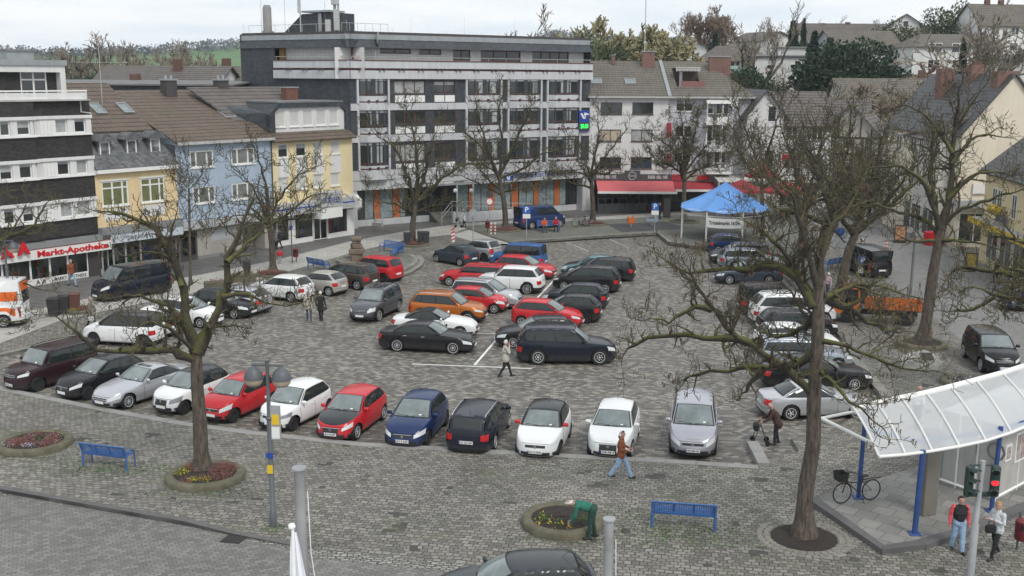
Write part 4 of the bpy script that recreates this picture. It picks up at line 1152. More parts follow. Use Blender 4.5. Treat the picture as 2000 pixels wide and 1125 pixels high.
m_gutter=M('gutter_metal',(.42,.42,.41),.5,.15,2)
m_brickred=MB_('chimney_brick',(.17,.075,.055),(.25,.12,.085),(.15,.13,.12),w=.24,h=.08,mortar=.012,use_uv=True,bump=.4,wob=0)
GOODS=[M('goods_'+k,c,.6,.2,4)for k,c in(('red',(.45,.03,.04)),('white',(.6,.6,.58)),('green',(.05,.25,.08)),('tan',(.38,.27,.17)),('blue',(.05,.1,.3)),('black',(.03,.03,.03)),('violet',(.22,.16,.3)))]
m_inside=M('shop_interior',(.26,.25,.23),.9,.2,1)
class Fac:
 'a flat facade standing on the ground line A-B'
 def __init__(s,A,B,root,d=0.0,base=0.0):
  s.u=V((B.x-A.x,B.y-A.y,0)).normalized()
  n=V((-s.u.y,s.u.x,0))
  if n.dot(CP-A)<0:n=-n
  s.n=n;s.A=V((A.x,A.y,base))+n*d;s.root=root;s.len=(V((B.x,B.y,0))-V((A.x,A.y,0))).length
 def off(s,d):
  f=Fac(s.A,s.A+s.u,s.root);f.n=s.n;f.A=s.A+s.n*d;f.len=s.len
  return f
 def pt(s,u,z,d=0.0):return V((s.A.x,s.A.y,0))+s.u*u+s.n*d+V((0,0,z))
 def uz(s,px,py,d=0.0):
  p=onplane(px,py,s.A+s.n*d,s.n)
  return(p-s.A).dot(s.u),p.z
 def rect(s,x0,y0,x1,y1,d=0.0):
  ym,xm=(y0+y1)/2,(x0+x1)/2
  a,b=s.uz(x0,ym,d)[0],s.uz(x1,ym,d)[0]
  return min(a,b),max(a,b),s.uz(xm,y1,d)[1],s.uz(xm,y0,d)[1]
 def wall(s,name,u0,u1,z0,z1,mat,holes=(),depth=.16,parent=None,d=0.0,rev=None):
  mb=MB()
  us=sorted({u0,u1}|{min(max(h[i],u0),u1)for h in holes for i in(0,1)})
  zs=sorted({z0,z1}|{min(max(h[i],z0),z1)for h in holes for i in(2,3)})
  for i in range(len(us)-1):
   for j in range(len(zs)-1):
    cu,cz=(us[i]+us[i+1])/2,(zs[j]+zs[j+1])/2
    if any(h[0]<cu<h[1]and h[2]<cz<h[3]for h in holes):continue
    mb.face(s.pt(us[i],zs[j],d),s.pt(us[i+1],zs[j],d),s.pt(us[i+1],zs[j+1],d),s.pt(us[i],zs[j+1],d))
  if rev:mb.mat=1
  for h in holes:
   a,b,c,e=max(h[0],u0),min(h[1],u1),max(h[2],z0),min(h[3],z1)
   for p,q in(((a,c),(b,c)),((b,c),(b,e)),((b,e),(a,e)),((a,e),(a,c))):
    mb.face(s.pt(*p,d),s.pt(*q,d),s.pt(*q,d-depth),s.pt(*p,d-depth))
  return mb.build(name,[mat,rev or mat],parent or s.root,world=True,normals=False)
 def bx(s,mb,u0,u1,z0,z1,d0,d1):
  ring=lambda d:[s.pt(u0,z0,d),s.pt(u1,z0,d),s.pt(u1,z1,d),s.pt(u0,z1,d)]
  mb.loft([ring(d0),ring(d1)])
 def block(s,name,u0,u1,z0,z1,d0,d1,mat,parent=None,world=True):
  mb=MB();s.bx(mb,u0,u1,z0,z1,d0,d1)
  return mb.build(name,mat,parent or s.root,world=True)
 def window(s,r,cols=2,fw=.07,d=-.10,frame=None,glass=None,sill=True,transom=None,parent=None,name='window',ratios=None,sillmat=None,blind=0.0):
  u0,u1,z0,z1=r
  mb=MB();f=frame or m_white
  s.bx(mb,u0,u1,z0,z0+fw,d-.05,d);s.bx(mb,u0,u1,z1-fw,z1,d-.05,d)
  s.bx(mb,u0,u0+fw,z0+fw,z1-fw,d-.05,d);s.bx(mb,u1-fw,u1,z0+fw,z1-fw,d-.05,d)
  w=u1-u0
  cuts=ratios or[k/cols for k in range(1,cols)]
  for c in cuts:s.bx(mb,u0+w*c-fw*.6,u0+w*c+fw*.6,z0+fw,z1-fw,d-.05,d-.004)
  if transom:s.bx(mb,u0+fw,u1-fw,z0+(z1-z0)*transom-fw*.5,z0+(z1-z0)*transom+fw*.5,d-.05,d-.006)
  if sill:s.bx(mb,u0-.06,u1+.06,z0-.07,z0-.002,d-.05,.09)
  wo=mb.build(name,f,parent or s.root,world=True)
  mb=MB();mb.face(s.pt(u0,z0,d-.04),s.pt(u1,z0,d-.04),s.pt(u1,z1,d-.04),s.pt(u0,z1,d-.04))
  g=mb.build('pane',glass or m_winglass,wo,world=True,normals=False)
  if blind:
   mb=MB();zb=z1-(z1-z0)*blind
   mb.face(s.pt(u0+fw,zb,d-.03),s.pt(u1-fw,zb,d-.03),s.pt(u1-fw,z1-fw,d-.03),s.pt(u0+fw,z1-fw,d-.03))
   mb.build('blind',m_curtain,wo,world=True,normals=False)
  return wo
 def shopfront(s,u0,u1,z0,z1,bays,frame=None,depth=1.2,seed=1,door=None,parent=None,goods=True):
  'glazed bays in front of a real display space'
  rnd=random.Random(seed)
  p=parent or s.root
  mb=MB()
  ring=[(u0,z0),(u1,z0),(u1,z1),(u0,z1)]
  for(a,b)in zip(ring,ring[1:]+ring[:1]):
   mb.face(s.pt(*a,-.02),s.pt(*b,-.02),s.pt(*b,-depth),s.pt(*a,-depth))
  mb.face(s.pt(u0,z0,-depth),s.pt(u1,z0,-depth),s.pt(u1,z1,-depth),s.pt(u0,z1,-depth))
  mb.build('shop_interior',m_inside,p,world=True,normals=False)
  n=len(bays)
  for k,(a,b)in enumerate(bays):
   mb=MB();fw=.06
   isdoor=door is not None and k in door
   zb=z0+(.05 if isdoor else.35)
   s.bx(mb,a,b,zb,zb+fw,-.08,0);s.bx(mb,a,b,z1-fw,z1,-.08,0)
   s.bx(mb,a,a+fw,zb+fw,z1-fw,-.08,0);s.bx(mb,b-fw,b,zb+fw,z1-fw,-.08,0)
   if isdoor:s.bx(mb,(a+b)/2-.04,(a+b)/2+.04,zb+fw,z1-fw,-.08,-.01)
   wo=mb.build('shop_door' if isdoor else 'shop_window',frame or m_white,p,world=True)
   mb=MB();mb.face(s.pt(a+fw,zb+fw,-.05),s.pt(b-fw,zb+fw,-.05),s.pt(b-fw,z1-fw,-.05),s.pt(a+fw,z1-fw,-.05))
   mb.build('pane',m_shopglass,wo,world=True,normals=False)
   if not isdoor:s.block('plinth',a,b,z0,zb,-.1,-.02,frame or m_white,p)
   if goods and not isdoor:
    mb=MB()
    for q in range(rnd.randint(5,9)):
     c=a+.2+(b-a-.4)*rnd.random();ww=rnd.uniform(.12,.38);hh=rnd.uniform(.15,.9)if rnd.random()<.6 else rnd.uniform(.9,1.5)
     dd=-rnd.uniform(.3,depth-.3);mb.mat=rnd.randrange(len(GOODS))
     if rnd.random()<.5:s.bx(mb,c-ww/2,c+ww/2,zb,zb+hh,dd,dd+.2)
     else:
      pp=s.pt(c,zb,dd);mb.lathe([(ww*.15,0),(ww*.35,hh*.3),(ww*.45,hh*.75),(ww*.15,hh)],8,c=pp)
    mb.build('shop_display',GOODS,p,world=True)
def roof_plane(name,pts,mat,root,thick=.12):
 'a pitched roof slab from four or more coplanar points'
 n=(pts[1]-pts[0]).cross(pts[2]-pts[0]).normalized()
 if n.z<0:n=-n
 mb=MB();mb.loft([[p-n*thick for p in pts],pts])
 return mb.build(name,mat,root,world=True)
def skylight(root,P,ux,up,w=.8,h=1.1,parent=None):
 'roof window lying on a slope at P'
 ux=ux.normalized();up=up.normalized();n=ux.cross(up)
 if n.z<0:n=-n
 mb=MB()
 def bar(a0,a1,b0,b1):
  ring=lambda d:[P+ux*a+up*b+n*d for a,b in((a0,b0),(a1,b0),(a1,b1),(a0,b1))]
  mb.loft([ring(.0),ring(.11)])
 bar(-w/2,w/2,-h/2,-h/2+.09);bar(-w/2,w/2,h/2-.09,h/2);bar(-w/2,-w/2+.09,-h/2+.09,h/2-.09);bar(w/2-.09,w/2,-h/2+.09,h/2-.09)
 o=mb.build('skylight',m_zinc,parent or root,world=True)
 mb=MB();mb.face(*[P+ux*a+up*b+n*.07 for a,b in((-w/2,-h/2),(w/2,-h/2),(w/2,h/2),(-w/2,h/2))])
 mb.build('pane',m_wscreen,o,world=True)
 return o
def chimney(root,P,w,d,h,mat=None,rz=0.0,pots=0,cap=True,parent=None):
 mb=MB();mb.box(P+V((0,0,h/2)),(w,d,h),rz)
 o=mb.build('chimney',mat or m_brickred,parent or root,world=True)
 if cap:
  mb=MB();mb.box(P+V((0,0,h+.05)),(w+.14,d+.14,.1),rz)
  for k in range(pots):
   x=(k+.5)/pots*w-w/2
   mb.lathe([(.11,h+.1),(.09,h+.4)],8,c=P+V((x*math.cos(rz),x*math.sin(rz),0)))
  mb.build('chimney_cap',m_zinc,o,world=True)
 return o
def tv_antenna(root,P,h,rz=0.0,name='roof_antenna',bars=((.95,1.2),(.7,.8))):
 mb=MB();mb.tube([P,P+V((0,0,h))],.025,5)
 for f,L in bars:
  a=V((math.cos(rz),math.sin(rz),0));q=P+V((0,0,h*f))
  mb.tube([q-a*L,q+a*L],.015,4)
  b=V((-a.y,a.x,0))
  for k in range(9):
   c=q+a*L*(k/4-1);mb.tube([c-b*.22,c+b*.22],.008,3)
 return mb.build(name,m_gutter,root,world=True)
SL0,SL1=at(62,559,ZP),at(692,458,ZP)
SU=(SL1-SL0).normalized()
m_darkbrick=MB_('dark_brick',(.018,.016,.016),(.05,.044,.042),(.04,.038,.036),w=.24,h=.075,mortar=.01,use_uv=True,var=.2,vscale=.4,bump=.4,wob=0,streak=.15)
m_render_w=M('white_render',(.66,.66,.65),.8,.06,.6,streak=.12,bump=.15,bscale=60)
m_yellow=M('yellow_render',(.70,.55,.32),.85,.05,.7,streak=.10,bump=.2,bscale=60)
m_yellow2=M('pale_yellow_render',(.72,.61,.37),.85,.05,.7,streak=.08,bump=.2,bscale=60)
m_bluer=M('pale_blue_render',(.36,.44,.535),.85,.06,.7,streak=.10,bump=.2,bscale=60)
m_slate=MB_('slate_shingles',(.09,.095,.10),(.17,.175,.18),(.05,.052,.055),w=.26,h=.17,mortar=.008,use_uv=True,var=.25,vscale=.5,bump=.5,wob=.01,moss=((.09,.10,.06),.58,.78,.8),streak=.1)
m_tilebr=MTILE('brown_roof_tiles',(.125,.092,.072),.34,.5,.06,.75,.12,moss=(.085,.085,.05))
m_tileg=MTILE('grey_brown_roof_tiles',(.12,.105,.095),.34,.48,.06,.75,.1)
m_beige=M('beige_shop_wall',(.38,.36,.32),.8,.08,.6,streak=.1)
m_sign_w=M('sign_white',(.72,.72,.70),.45,.04,1)
m_sign_red=M('sign_red',(.55,.012,.02),.45,.03,1)
m_sign_grey=M('sign_grey_letters',(.10,.10,.11),.5,0)
m_sign_blue=M('sign_blue',(.02,.06,.30),.45,.03,1)
m_fascia=M('grey_fascia',(.42,.43,.44),.55,.08,1,streak=.1)
m_canopy=M('grey_canopy_sheet',(.22,.23,.23),.6,.15,.8)
m_bitumen=M('flat_roof_felt',(.16,.16,.16),.9,.25,.7)
A,B=SL0,at(187,537,ZP)
b1=thing('apartment_house','dark brick apartment house with white window bands and pharmacy below','building',A)
f=Fac(SL0,SL1,b1)
uE=f.uz(184,340)[0];uM=f.uz(70,340)[0];u_=f.uz(-230,400)[0]
X=150
zt=lambda y,x=176:f.uz(x,y)[1]
rowsW=[(zt(262),zt(224)),(zt(342),zt(304)),(zt(423),zt(384))]
ztop_,zcan=zt(196),zt(455)
rects={0:[(33,240,59,267),(0,242,20,269),(64,237,71,262),(108,234,131,260),(145,232,167,258),(-60,250,-25,278)],1:[(38,324,63,352),(0,328,25,356),(69,321,78,346),(110,314,136,341),(149,311,171,338),(-60,338,-25,368)],2:[(45,410,68,440),(8,413,30,440),(73,404,86,434),(114,393,143,427),(150,389,178,421),(-60,425,-25,458)]}
levels=[zcan,rowsW[2][0],rowsW[2][1],rowsW[1][0],rowsW[1][1],rowsW[0][0],rowsW[0][1],ztop_]
for part,(ua,ub,dd,xs_)in{'r':(uM,uE,0.0,lambda r:r[0]>75),'l':(u_,uM,.32,lambda r:r[0]<=75)}.items():
 g=f.off(dd)
 for k,nm in((0,'brick_wall'),(2,'brick_wall'),(4,'brick_wall'),(6,'brick_wall')):
  g.wall('brick_wall',ua,ub,levels[k],levels[k+1],m_darkbrick)
 for i,(z0,z1)in enumerate(rowsW):
  hs=[g.rect(*r)for r in rects[i]if xs_(r)]
  hs=[(max(h[0],ua+.05),min(h[1],ub-.05),z0+.13,z1-.21)for h in hs]
  g.wall('window_band',ua,ub,z0,z1,m_render_w,hs,d=.05,depth=.18)
  g.block('band_cornice',ua,ub+.03,z1-.20,z1,.05,.16,m_render_w)
  g.block('band_sill',ua,ub+.03,z0-.02,z0+.07,.05,.15,m_white)
  for q,h in enumerate(hs):g.window(h,cols=1,glass=[m_curtain,m_winglass,m_curtain][(q+i)%3]if part=='r' else m_winglass,d=-.06,sill=False,blind=.5 if(q+i)%2==0 else.25)
  if part=='r':
   a,b=g.rect(77,240,106,260)[:2]
   mb=MB()
   for q in range(4):g.bx(mb,a+(b-a)*q/4+.012,a+(b-a)*(q+1)/4-.012,z0+.12,z1-.26,.05,.075)
   mb.build('board_panel',m_white,b1,world=True)
g=f.off(.32);mb=MB();mb.face(g.pt(uM,zcan),g.pt(uM,ztop_),g.pt(uM,ztop_,-.32),g.pt(uM,zcan,-.32));mb.build('brick_return',m_darkbrick,b1,world=True)
mb=MB();mb.face(f.pt(uE,0),f.pt(uE,ztop_),f.pt(uE,ztop_,-10),f.pt(uE,0,-10));mb.build('side_wall',m_darkbrick,b1,world=True)
f.block('roof_terrace',u_,uE,ztop_-.3,ztop_-.06,-10,-.04,m_bitumen)
f.block('coping',uE-.4,uE+.04,ztop_,ztop_+.08,-3,.06,m_gutter)
f.block('coping',u_,uE-.4,ztop_,ztop_+.08,-.2,.38,m_gutter)
mb=MB();a=f.uz(156,200)[0];mb.tube([f.pt(a,zt(195),.06),f.pt(a,zt(218),.06),f.pt(uE,zt(221),.08),f.pt(uE,zt(224)-.1,.1)],.05,6);mb.build('downpipe',m_gutter,b1,smooth=60,world=True)
p=f.off(-1.6)
uP=p.uz(128,150)[0];z0,z1=ztop_,p.uz(100,118)[1]
win=p.rect(48,138,100,178);win=(win[0],win[1],z0+.1,win[3])
p.wall('penthouse_wall',u_,p.uz(118,150)[0],z0,z1-.75,m_darkbrick,[win],d=-.5)
p.off(-.5).window(win,cols=2,transom=.68,d=-.04,sill=False,fw=.1)
p.block('penthouse_frame',u_,uP,z1-.75,z1-.32,-4,0,m_render_w);p.block('penthouse_frame',p.uz(118,150)[0],uP,z0,z1-.75,-4,0,m_render_w)
p.block('penthouse_roof',u_,uP+.1,z1-.32,z1+.02,-6,.12,m_zinc)
q=p.off(-2.5);a,b,c,e=q.rect(14,100,66,118);q.block('lift_housing',a,b,z1,e,-2.5,0,m_zinc);q.block('lift_housing_roof',a-.1,b+.1,e,e+.12,-2.6,.1,m_bitumen)
r=f.off(.1);uR=r.uz(169,180)[0];mb=MB();zr0,zr1=ztop_+.1,r.uz(100,176)[1]
for k in range(6):r.bx(mb,u_,uR,zr0+(zr1-.16-zr0)*k/6,zr0+(zr1-.16-zr0)*(k+.86)/6,0,.025)
r.bx(mb,u_,uR,zr1-.10,zr1,-.04,.06)
for k in range(9):r.bx(mb,uR-.05-k*1.35,uR-k*1.35,zr0,zr1-.1,-.05,0)
mb.build('balcony_railing',m_white,b1,world=True)
zs0,zs1=f.uz(100,503,.45)[1],f.uz(100,483,.45)[1]
uS0,uS1=f.uz(-200,480,.45)[0],f.uz(217,468,.45)[0]
f.block('canopy',u_,uE,zs1+.02,zs1+.38,-.05,.5,m_canopy)
sb=f.block('shop_sign',uS0,uS1,zs0,zs1,.38,.45,m_sign_w)
f.block('sign_edge',uS0,uS1,zs1-.035,zs1,.45,.46,m_sign_red,parent=sb)
a,b=f.uz(70,495,.46)[0],f.uz(212,470,.46)[0]
lettering('Markt-Apotheke',.82*(zs1-zs0),m_sign_red,f.pt((a+b)/2,(zs0+zs1)/2-.02,.462),f.u,V((0,0,1)),sb,bold=.018,width=abs(b-a)*.97,extr=.02)
for x in(14,46):
 uu,zz=f.uz(x,494-(x-14)*.22,.6)
 o=lettering('A',1.0,m_sign_red,f.pt(uu,zz,.62),f.u,V((0,0,1)),sb,bold=.05,name='pharmacy_letter',extr=.08)
uF=f.uz(20,540)[0]
bays=[]
cuts=[-170,-110,-50,5,60,98,133,172]
us=[f.uz(c,530-(c-60)*.15)[0]for c in cuts]
f.shopfront(us[0],uE-.5,ZP,zs0-.02,[(us[i],us[i+1])for i in range(len(us)-1)],seed=3)
f.block('shop_pier',us[-1],uE,ZP,zs0,-.3,.02,M('shop_pier_dark',(.05,.045,.045),.6,.1,2))
sg=f.block('window_sign',f.uz(102,540)[0],f.uz(172,534)[0],f.uz(140,545)[1],f.uz(140,536)[1],-.01,.012,m_sign_w)
lettering('MARKT APOTHEKE',.3,m_ink,f.pt((f.uz(102,540)[0]+f.uz(172,534)[0])/2,f.uz(140,540.5)[1],.016),f.u,V((0,0,1)),sg,bold=.006,width=abs(f.uz(172,534)[0]-f.uz(102,540)[0])*.9)
sg=f.block('window_sign',f.uz(64,552)[0],f.uz(96,546)[0],f.uz(80,556)[1],f.uz(80,546)[1],-.01,.012,m_sign_w)
lettering('A A',.42,m_ink,f.pt((f.uz(64,552)[0]+f.uz(96,546)[0])/2,f.uz(80,551)[1],.016),f.u,V((0,0,1)),sg,bold=.01)
b2=thing('mansard_house','yellow plastered house with slate mansard, three dormers and fashion shop','building',f.pt(uE,ZP))
f.root=b2
u0,u1=uE,f.uz(347,380)[0]
zE=f.uz(265,333)[1];zC=f.uz(265,437)[1]
w1,w2=f.rect(199,353,251,402),f.rect(275,344,322,391)
hs=[w1,(w2[0],w2[1],w1[2],w1[3])]
f.wall('wall',u0+.02,u1,zC,zE,m_yellow,hs)
for h in hs:
 o=f.window(h,ratios=[.4,.78],transom=.72,fw=.10,d=-.02,glass=M('green_curtain_glass',(.16,.17,.08),.2,.2,2))
 f.block('window_surround',h[0]-.1,h[1]+.1,h[3]+.005,h[3]+.1,-.02,.05,m_white)
 f.block('apron_panel',h[0]+.05,h[1]-.05,h[2]-.95,h[2]-.2,-.01,.03,m_render_w)
f.block('ledge',w1[0],w1[1],w1[2]-1.5,w1[2]-1.38,-.01,.18,m_white);f.block('ledge',w2[0],w2[1],w1[2]-1.5,w1[2]-1.38,-.01,.18,m_white)
f.block('eaves_cornice',u0,u1+.1,zE-.02,zE+.22,-.02,.38,m_white)
zM=f.uz(250,255,-1.5)[1]
s0=[f.pt(u0,zE+.2,.36),f.pt(u1+.1,zE+.2,.36),f.pt(u1-.9,zM,-1.4),f.pt(u0,zM,-1.4)]
roof_plane('mansard_slope',s0,m_slate,b2)
mb=MB();mb.face(f.pt(u1+.1,zE+.2,.36),f.pt(u1-.9,zM,-1.4),f.pt(u1-.9,zE,-1.4));mb.build('mansard_cheek',m_slate,b2,world=True)
for x0,y0,x1,y1 in((195,277,215,311),(248,273,267,306),(294,270,313,303)):
 d=f.off(-.35);r_=d.rect(x0,y0,x1,y1)
 mb=MB();d.bx(mb,r_[0]-.14,r_[1]+.14,r_[2]-.25,r_[3]+.12,-1.3,-.03)
 dm=mb.build('dormer',m_slate,b2,world=True)
 o=d.window(r_,cols=1,fw=.09,d=.0,sill=True,glass=m_winglass,parent=dm,blind=.5)
 rings=[]
 for q in(-1.4,.28):
  rings.append([d.pt(r_[0]-.32+(r_[1]-r_[0]+.64)*k/8,r_[3]+.10+.42*math.sin(math.pi*k/8),q)for k in range(9)]+[d.pt(r_[1]+.32,r_[3]+.02,q),d.pt(r_[0]-.32,r_[3]+.02,q)])
 mb=MB();mb.loft(rings);mb.build('dormer_hood',m_slate,dm,world=True)
zR,dR=f.uz(160,162,-6.5)[1],-6.5
roof_plane('tile_roof',[f.pt(u0,zM-.02,-1.25),f.pt(u1-.8,zM-.02,-1.25),f.pt(u1-.8,zR,dR),f.pt(u0-2,zR,dR),f.pt(u0-2,zM-.02,-1.25)],m_tilebr,b2)
roof_plane('tile_roof',[f.pt(u0-2,zR,dR),f.pt(u1-.8,zR,dR),f.pt(u1-.8,zM,dR*2),f.pt(u0-2,zM,dR*2)],m_tilebr,b2)
sl=(f.pt(0,zR,dR)-f.pt(0,zM,-1.25))
for px,py in((190,213),(244,216)):
 t=.45
 uu=f.uz(px,py,-1.25+(dR+1.25)*t)[0]
 skylight(b2,f.pt(uu,zM+(zR-zM)*t,-1.25+(dR+1.25)*t),f.u,sl,.8,1.3)
tv_antenna(b2,f.pt(f.uz(199,190,-4)[0],zM+(zR-zM)*.5,-4),4.6,.25,bars=((.98,.9),(.66,1.9)))
zs0b,zs1b=f.uz(265,470,.4)[1],f.uz(265,452,.4)[1]
f.block('canopy',u0,u1,zs1b+.02,zC+.02,-.05,.5,m_canopy)
sb=f.block('shop_sign',uS1+.02,u1,zs0b,zs1b,.36,.42,M('sign_pale_blue',(.50,.56,.60),.5,.05,1))
a,b=f.uz(249,458,.43)[0],f.uz(288,450,.43)[0]
lettering('pequeño',.55,m_sign_grey,f.pt((a+b)/2,(zs0b+zs1b)/2,.432),f.u,V((0,0,1)),sb,width=abs(b-a))
cu=[187,200,222,246,275,318,345]
us=[f.uz(c,505-(c-187)*.16)[0]for c in cu]
f.shopfront(u0+.05,u1,ZP,zs0b-.02,[(us[i],us[i+1])for i in range(len(us)-1)],frame=M('shop_frame_grey',(.30,.30,.29),.5,.1,2),seed=8,door=(1,))
b3=thing('townhouse','pale blue townhouse with wide brown tiled roof and white triple windows','building',f.pt(u1,ZP))
f.root=b3
u0,u1=u1,f.uz(531,350)[0]
zE=f.uz(437,277)[1];zC=f.uz(437,424)[1]
ra,rb=f.rect(371,294,417,327),f.rect(452,290,497,322)
rc,rd=f.rect(377,364,421,397),f.rect(453,357,496,391)
hs=[ra,(rb[0],rb[1],ra[2],ra[3]),rc,(rd[0],rd[1],rc[2],rc[3])]
f.wall('wall',u0,u1,zC,zE,m_bluer,hs)
for h in hs:f.window(h,ratios=[.26,.72],fw=.1,d=-.03,glass=M('grey_curtain_glass',(.17,.18,.175),.15,.35,2.2))
f.block('eaves_gutter',u0-.1,u1+.05,zE-.05,zE+.14,-.05,.5,m_gutter)
dR=-7.0
zR=f.uz(330,175,dR)[1]
roof_plane('tile_roof',[f.pt(u0-.1,zE+.12,.46),f.pt(u1+.05,zE+.12,.46),f.pt(u1-.2,zR,dR),f.pt(u0-1.2,zR,dR)],m_tilebr,b3)
roof_plane('tile_roof',[f.pt(u0-1.2,zR,dR),f.pt(u1-.2,zR,dR),f.pt(u1,zE,dR*2),f.pt(u0-.1,zE,dR*2)],m_tilebr,b3)
mb=MB();mb.face(f.pt(u0-.05,zE,.4),f.pt(u0-1.1,zR-.1,dR),f.pt(u0-.05,zE,dR*2));mb.face(f.pt(u1,zE,.4),f.pt(u1-.2,zR-.1,dR),f.pt(u1,zE,dR*2));mb.build('gable_wall',m_bluer,b3,world=True)
sl=f.pt(0,zR,dR)-f.pt(0,zE+.12,.46)
t=.48;dd=.46+(dR-.46)*t
skylight(b3,f.pt(f.uz(443,229,dd)[0],zE+.12+(zR-zE-.12)*t,dd),f.u,sl,1.0,1.2)
m_chdark=M('dark_chimney',(.06,.055,.055),.8,.2,2)
for px in(330,432):
 dd=dR+.8;P=f.pt(f.uz(px,178,dd)[0],zR-1.3,dd);chimney(b3,P,1.0,.7,2.0,m_chdark,math.atan2(f.u.y,f.u.x),pots=2)
f.block('fascia',u0,u1,f.uz(437,441,.5)[1],f.uz(437,427,.5)[1],-.05,.5,m_fascia)
zf=f.uz(437,441,.5)[1]
f.off(-1.4).wall('passage_wall',u0,u1,ZP,zf,m_beige)
a,b=f.uz(386,470)[0],f.uz(474,460)[0]
f.block('shop_wall',a,b,ZP,zf-.02,-1.35,-.02,m_beige)
f.block('wall_panel',a+1.2,b-.7,ZP+1.2,zf-.3,-.03,.0,m_fascia)
f.block('plinth',a,b,ZP,ZP+.25,-.03,.03,m_canopy)
dr=f.off(-1.3);r_=dr.rect(482,424,497,482);dr.window((r_[0],r_[1],ZP+.05,zf-.2),cols=1,frame=m_chdark,name='door',sill=False)
f.block('pillar',u1-.9,u1-.05,ZP,zf-.02,-1.3,-.05,m_beige)
f.shopfront(u0+.05,a-.1,ZP,zf-.02,[(u0+.1,(u0+a)/2),((u0+a)/2,a-.15)],frame=m_chdark,seed=4)
b4=thing('shop_house','narrow yellow house with white shuttered attic box and clothes shop','building',f.pt(u1,ZP))
f.root=b4
u0,u1=u1+.01,f.uz(690,380)[0]
zE=f.uz(610,272)[1];zC=f.uz(610,402)[1]
cols=[(543,563),(578,598),(612,631),(646,664)]
hs=[]
for i,(x0,x1)in enumerate(cols):
 c=(x0+x1)/2
 h1=f.rect(x0,281-i*1.5,x1,308-i*.6)
 h2=f.rect(x0,347-i*2.6,x1,371-i*.5)
 if i==0:Z1,Z2=(h1[2],h1[3]),(h2[2]-.1,h2[3])
 hs+=[(h1[0],h1[1],*Z1),(h2[0],h2[1],*Z2)]
f.wall('wall',u0,u1,zC,zE,m_yellow2,hs)
for i,h in enumerate(hs):
 f.window(h,cols=1,fw=.08,d=-.06,glass=m_shutter if i>=4 or i%2 else m_winglass,blind=.4 if(i<4 and not i%2)else 0)
 if i%2==0:f.block('apron_panel',h[0]-.04,h[1]+.04,Z2[1]+.02,Z1[0]-.09,-.02,.03,m_render_w)
zB=f.uz(610,255,-.7)[1]
roof_plane('eaves_roof',[f.pt(u0-.1,zE+.02,.5),f.pt(u1+.1,zE+.02,.5),f.pt(u1+.1,zB,-.6),f.pt(u0-.1,zB,-.6)],m_tilebr,b4)
f.block('eaves_soffit',u0,u1,zE-.04,zE,-.02,.42,m_chdark)
mb=MB();mb.tube([f.pt(u0-.03,zE,.1),f.pt(u0-.03,zC,.1)],.05,6);mb.build('downpipe',m_chdark,b4,world=True,smooth=60)
g=f.off(-.7)
a0,a1,c0,c1=g.rect(534,209,672,258)
c0=zB-.15
ws=[g.rect(x0,214,x1,246)for x0,x1 in((538,557),(565,585),(591,611),(617,637),(643,661))]
ws=[(q[0],q[1],ws[2][2],ws[2][3])for q in ws]
dm=g.wall('dormer_face',a0,a1,c0,c1,m_render_w,ws)
for q in ws:g.window(q,cols=1,glass=m_shutter,fw=.08,d=-.04)
ct=g.uz(606,200)[1]
ring=lambda d:[g.pt(a0-.55,c0,d),g.pt(a0-.55,c1-.5,d),g.pt(a0+.35,ct,d),g.pt(a1-.35,ct,d),g.pt(a1+.5,c1-.5,d),g.pt(a1+.5,c0,d),g.pt(a1,c0,d),g.pt(a1,c1-.35,d),g.pt(a1-.45,c1,d),g.pt(a0+.45,c1,d),g.pt(a0,c1-.35,d),g.pt(a0,c0,d)]
mb=MB();mb.loft([ring(-4.5),ring(.22)],cap=False)
n=12;r1=ring(.22)
for i,j in((0,11),(1,10),(2,9),(3,8),(4,7),(5,6)):pass
for i in range(5):mb.face(r1[i],r1[i+1],r1[10-i],r1[11-i])
m_slateb=MB_('blue_slate',(.040,.047,.056),(.062,.071,.082),(.028,.033,.04),w=.3,h=.2,mortar=.006,use_uv=True,var=.18,vscale=.25,bump=.3,wob=0,streak=.2,rough=.55)
mb.build('dormer_surround',m_slateb,b4,world=True)
g.block('dormer_roof',a0+.3,a1-.3,ct+.002,ct+.12,-4.6,.24,m_bitumen)
cht=g.uz(510,206)[1]
mb=MB();mb.loft([[g.pt(a0-2.2,c0,-3),g.pt(a0-.56,c0,-.2),g.pt(a0-.56,cht-.6,-.2),g.pt(a0-2.6,cht-.7,-3)],[g.pt(a0-2.2,c0,-4),g.pt(a0-.56,c0,-4),g.pt(a0-.56,cht+.1,-4),g.pt(a0-2.6,cht,-4)]]);mb.build('dormer_cheek',m_slateb,b4,world=True)
dR=-6;zR=f.uz(540,169,dR)[1]
roof_plane('tile_roof',[f.pt(u0-1,zB-.1,-.6),f.pt(u1,zB-.1,-.6),f.pt(u1-2.4,zR,dR),f.pt(u0-3,zR,dR)],m_tileg,b4)
P=f.pt(f.uz(566,195,-4.2)[0],ct-.2,-4.2);chimney(b4,P,1.3,.6,1.3,M('terracotta',(.15,.065,.045),.8,.2,3),math.atan2(f.u.y,f.u.x))
mb=MB();mb.face(f.pt(u1,ZP),f.pt(u1,zE),f.pt(u1,zE,-9),f.pt(u1,ZP,-9));mb.build('side_wall',m_yellow2,b4,world=True)
ff=f.off(.9)
c0_,c1_=ff.uz(585,416)[1],ff.uz(585,397)[1]
e0,e1=ff.uz(537,415)[0],ff.uz(693,395)[0]
cn=ff.block('canopy',e0,e1,c0_,c1_,-.95,0,m_fascia)
ff.block('canopy_stripe',e0,e1,(c0_+c1_)/2-.05,(c0_+c1_)/2+.06,0,.012,m_sign_blue,parent=cn)
ff.block('canopy_soffit',e0,e1,c0_-.12,c0_-.002,-.95,-.05,m_white)
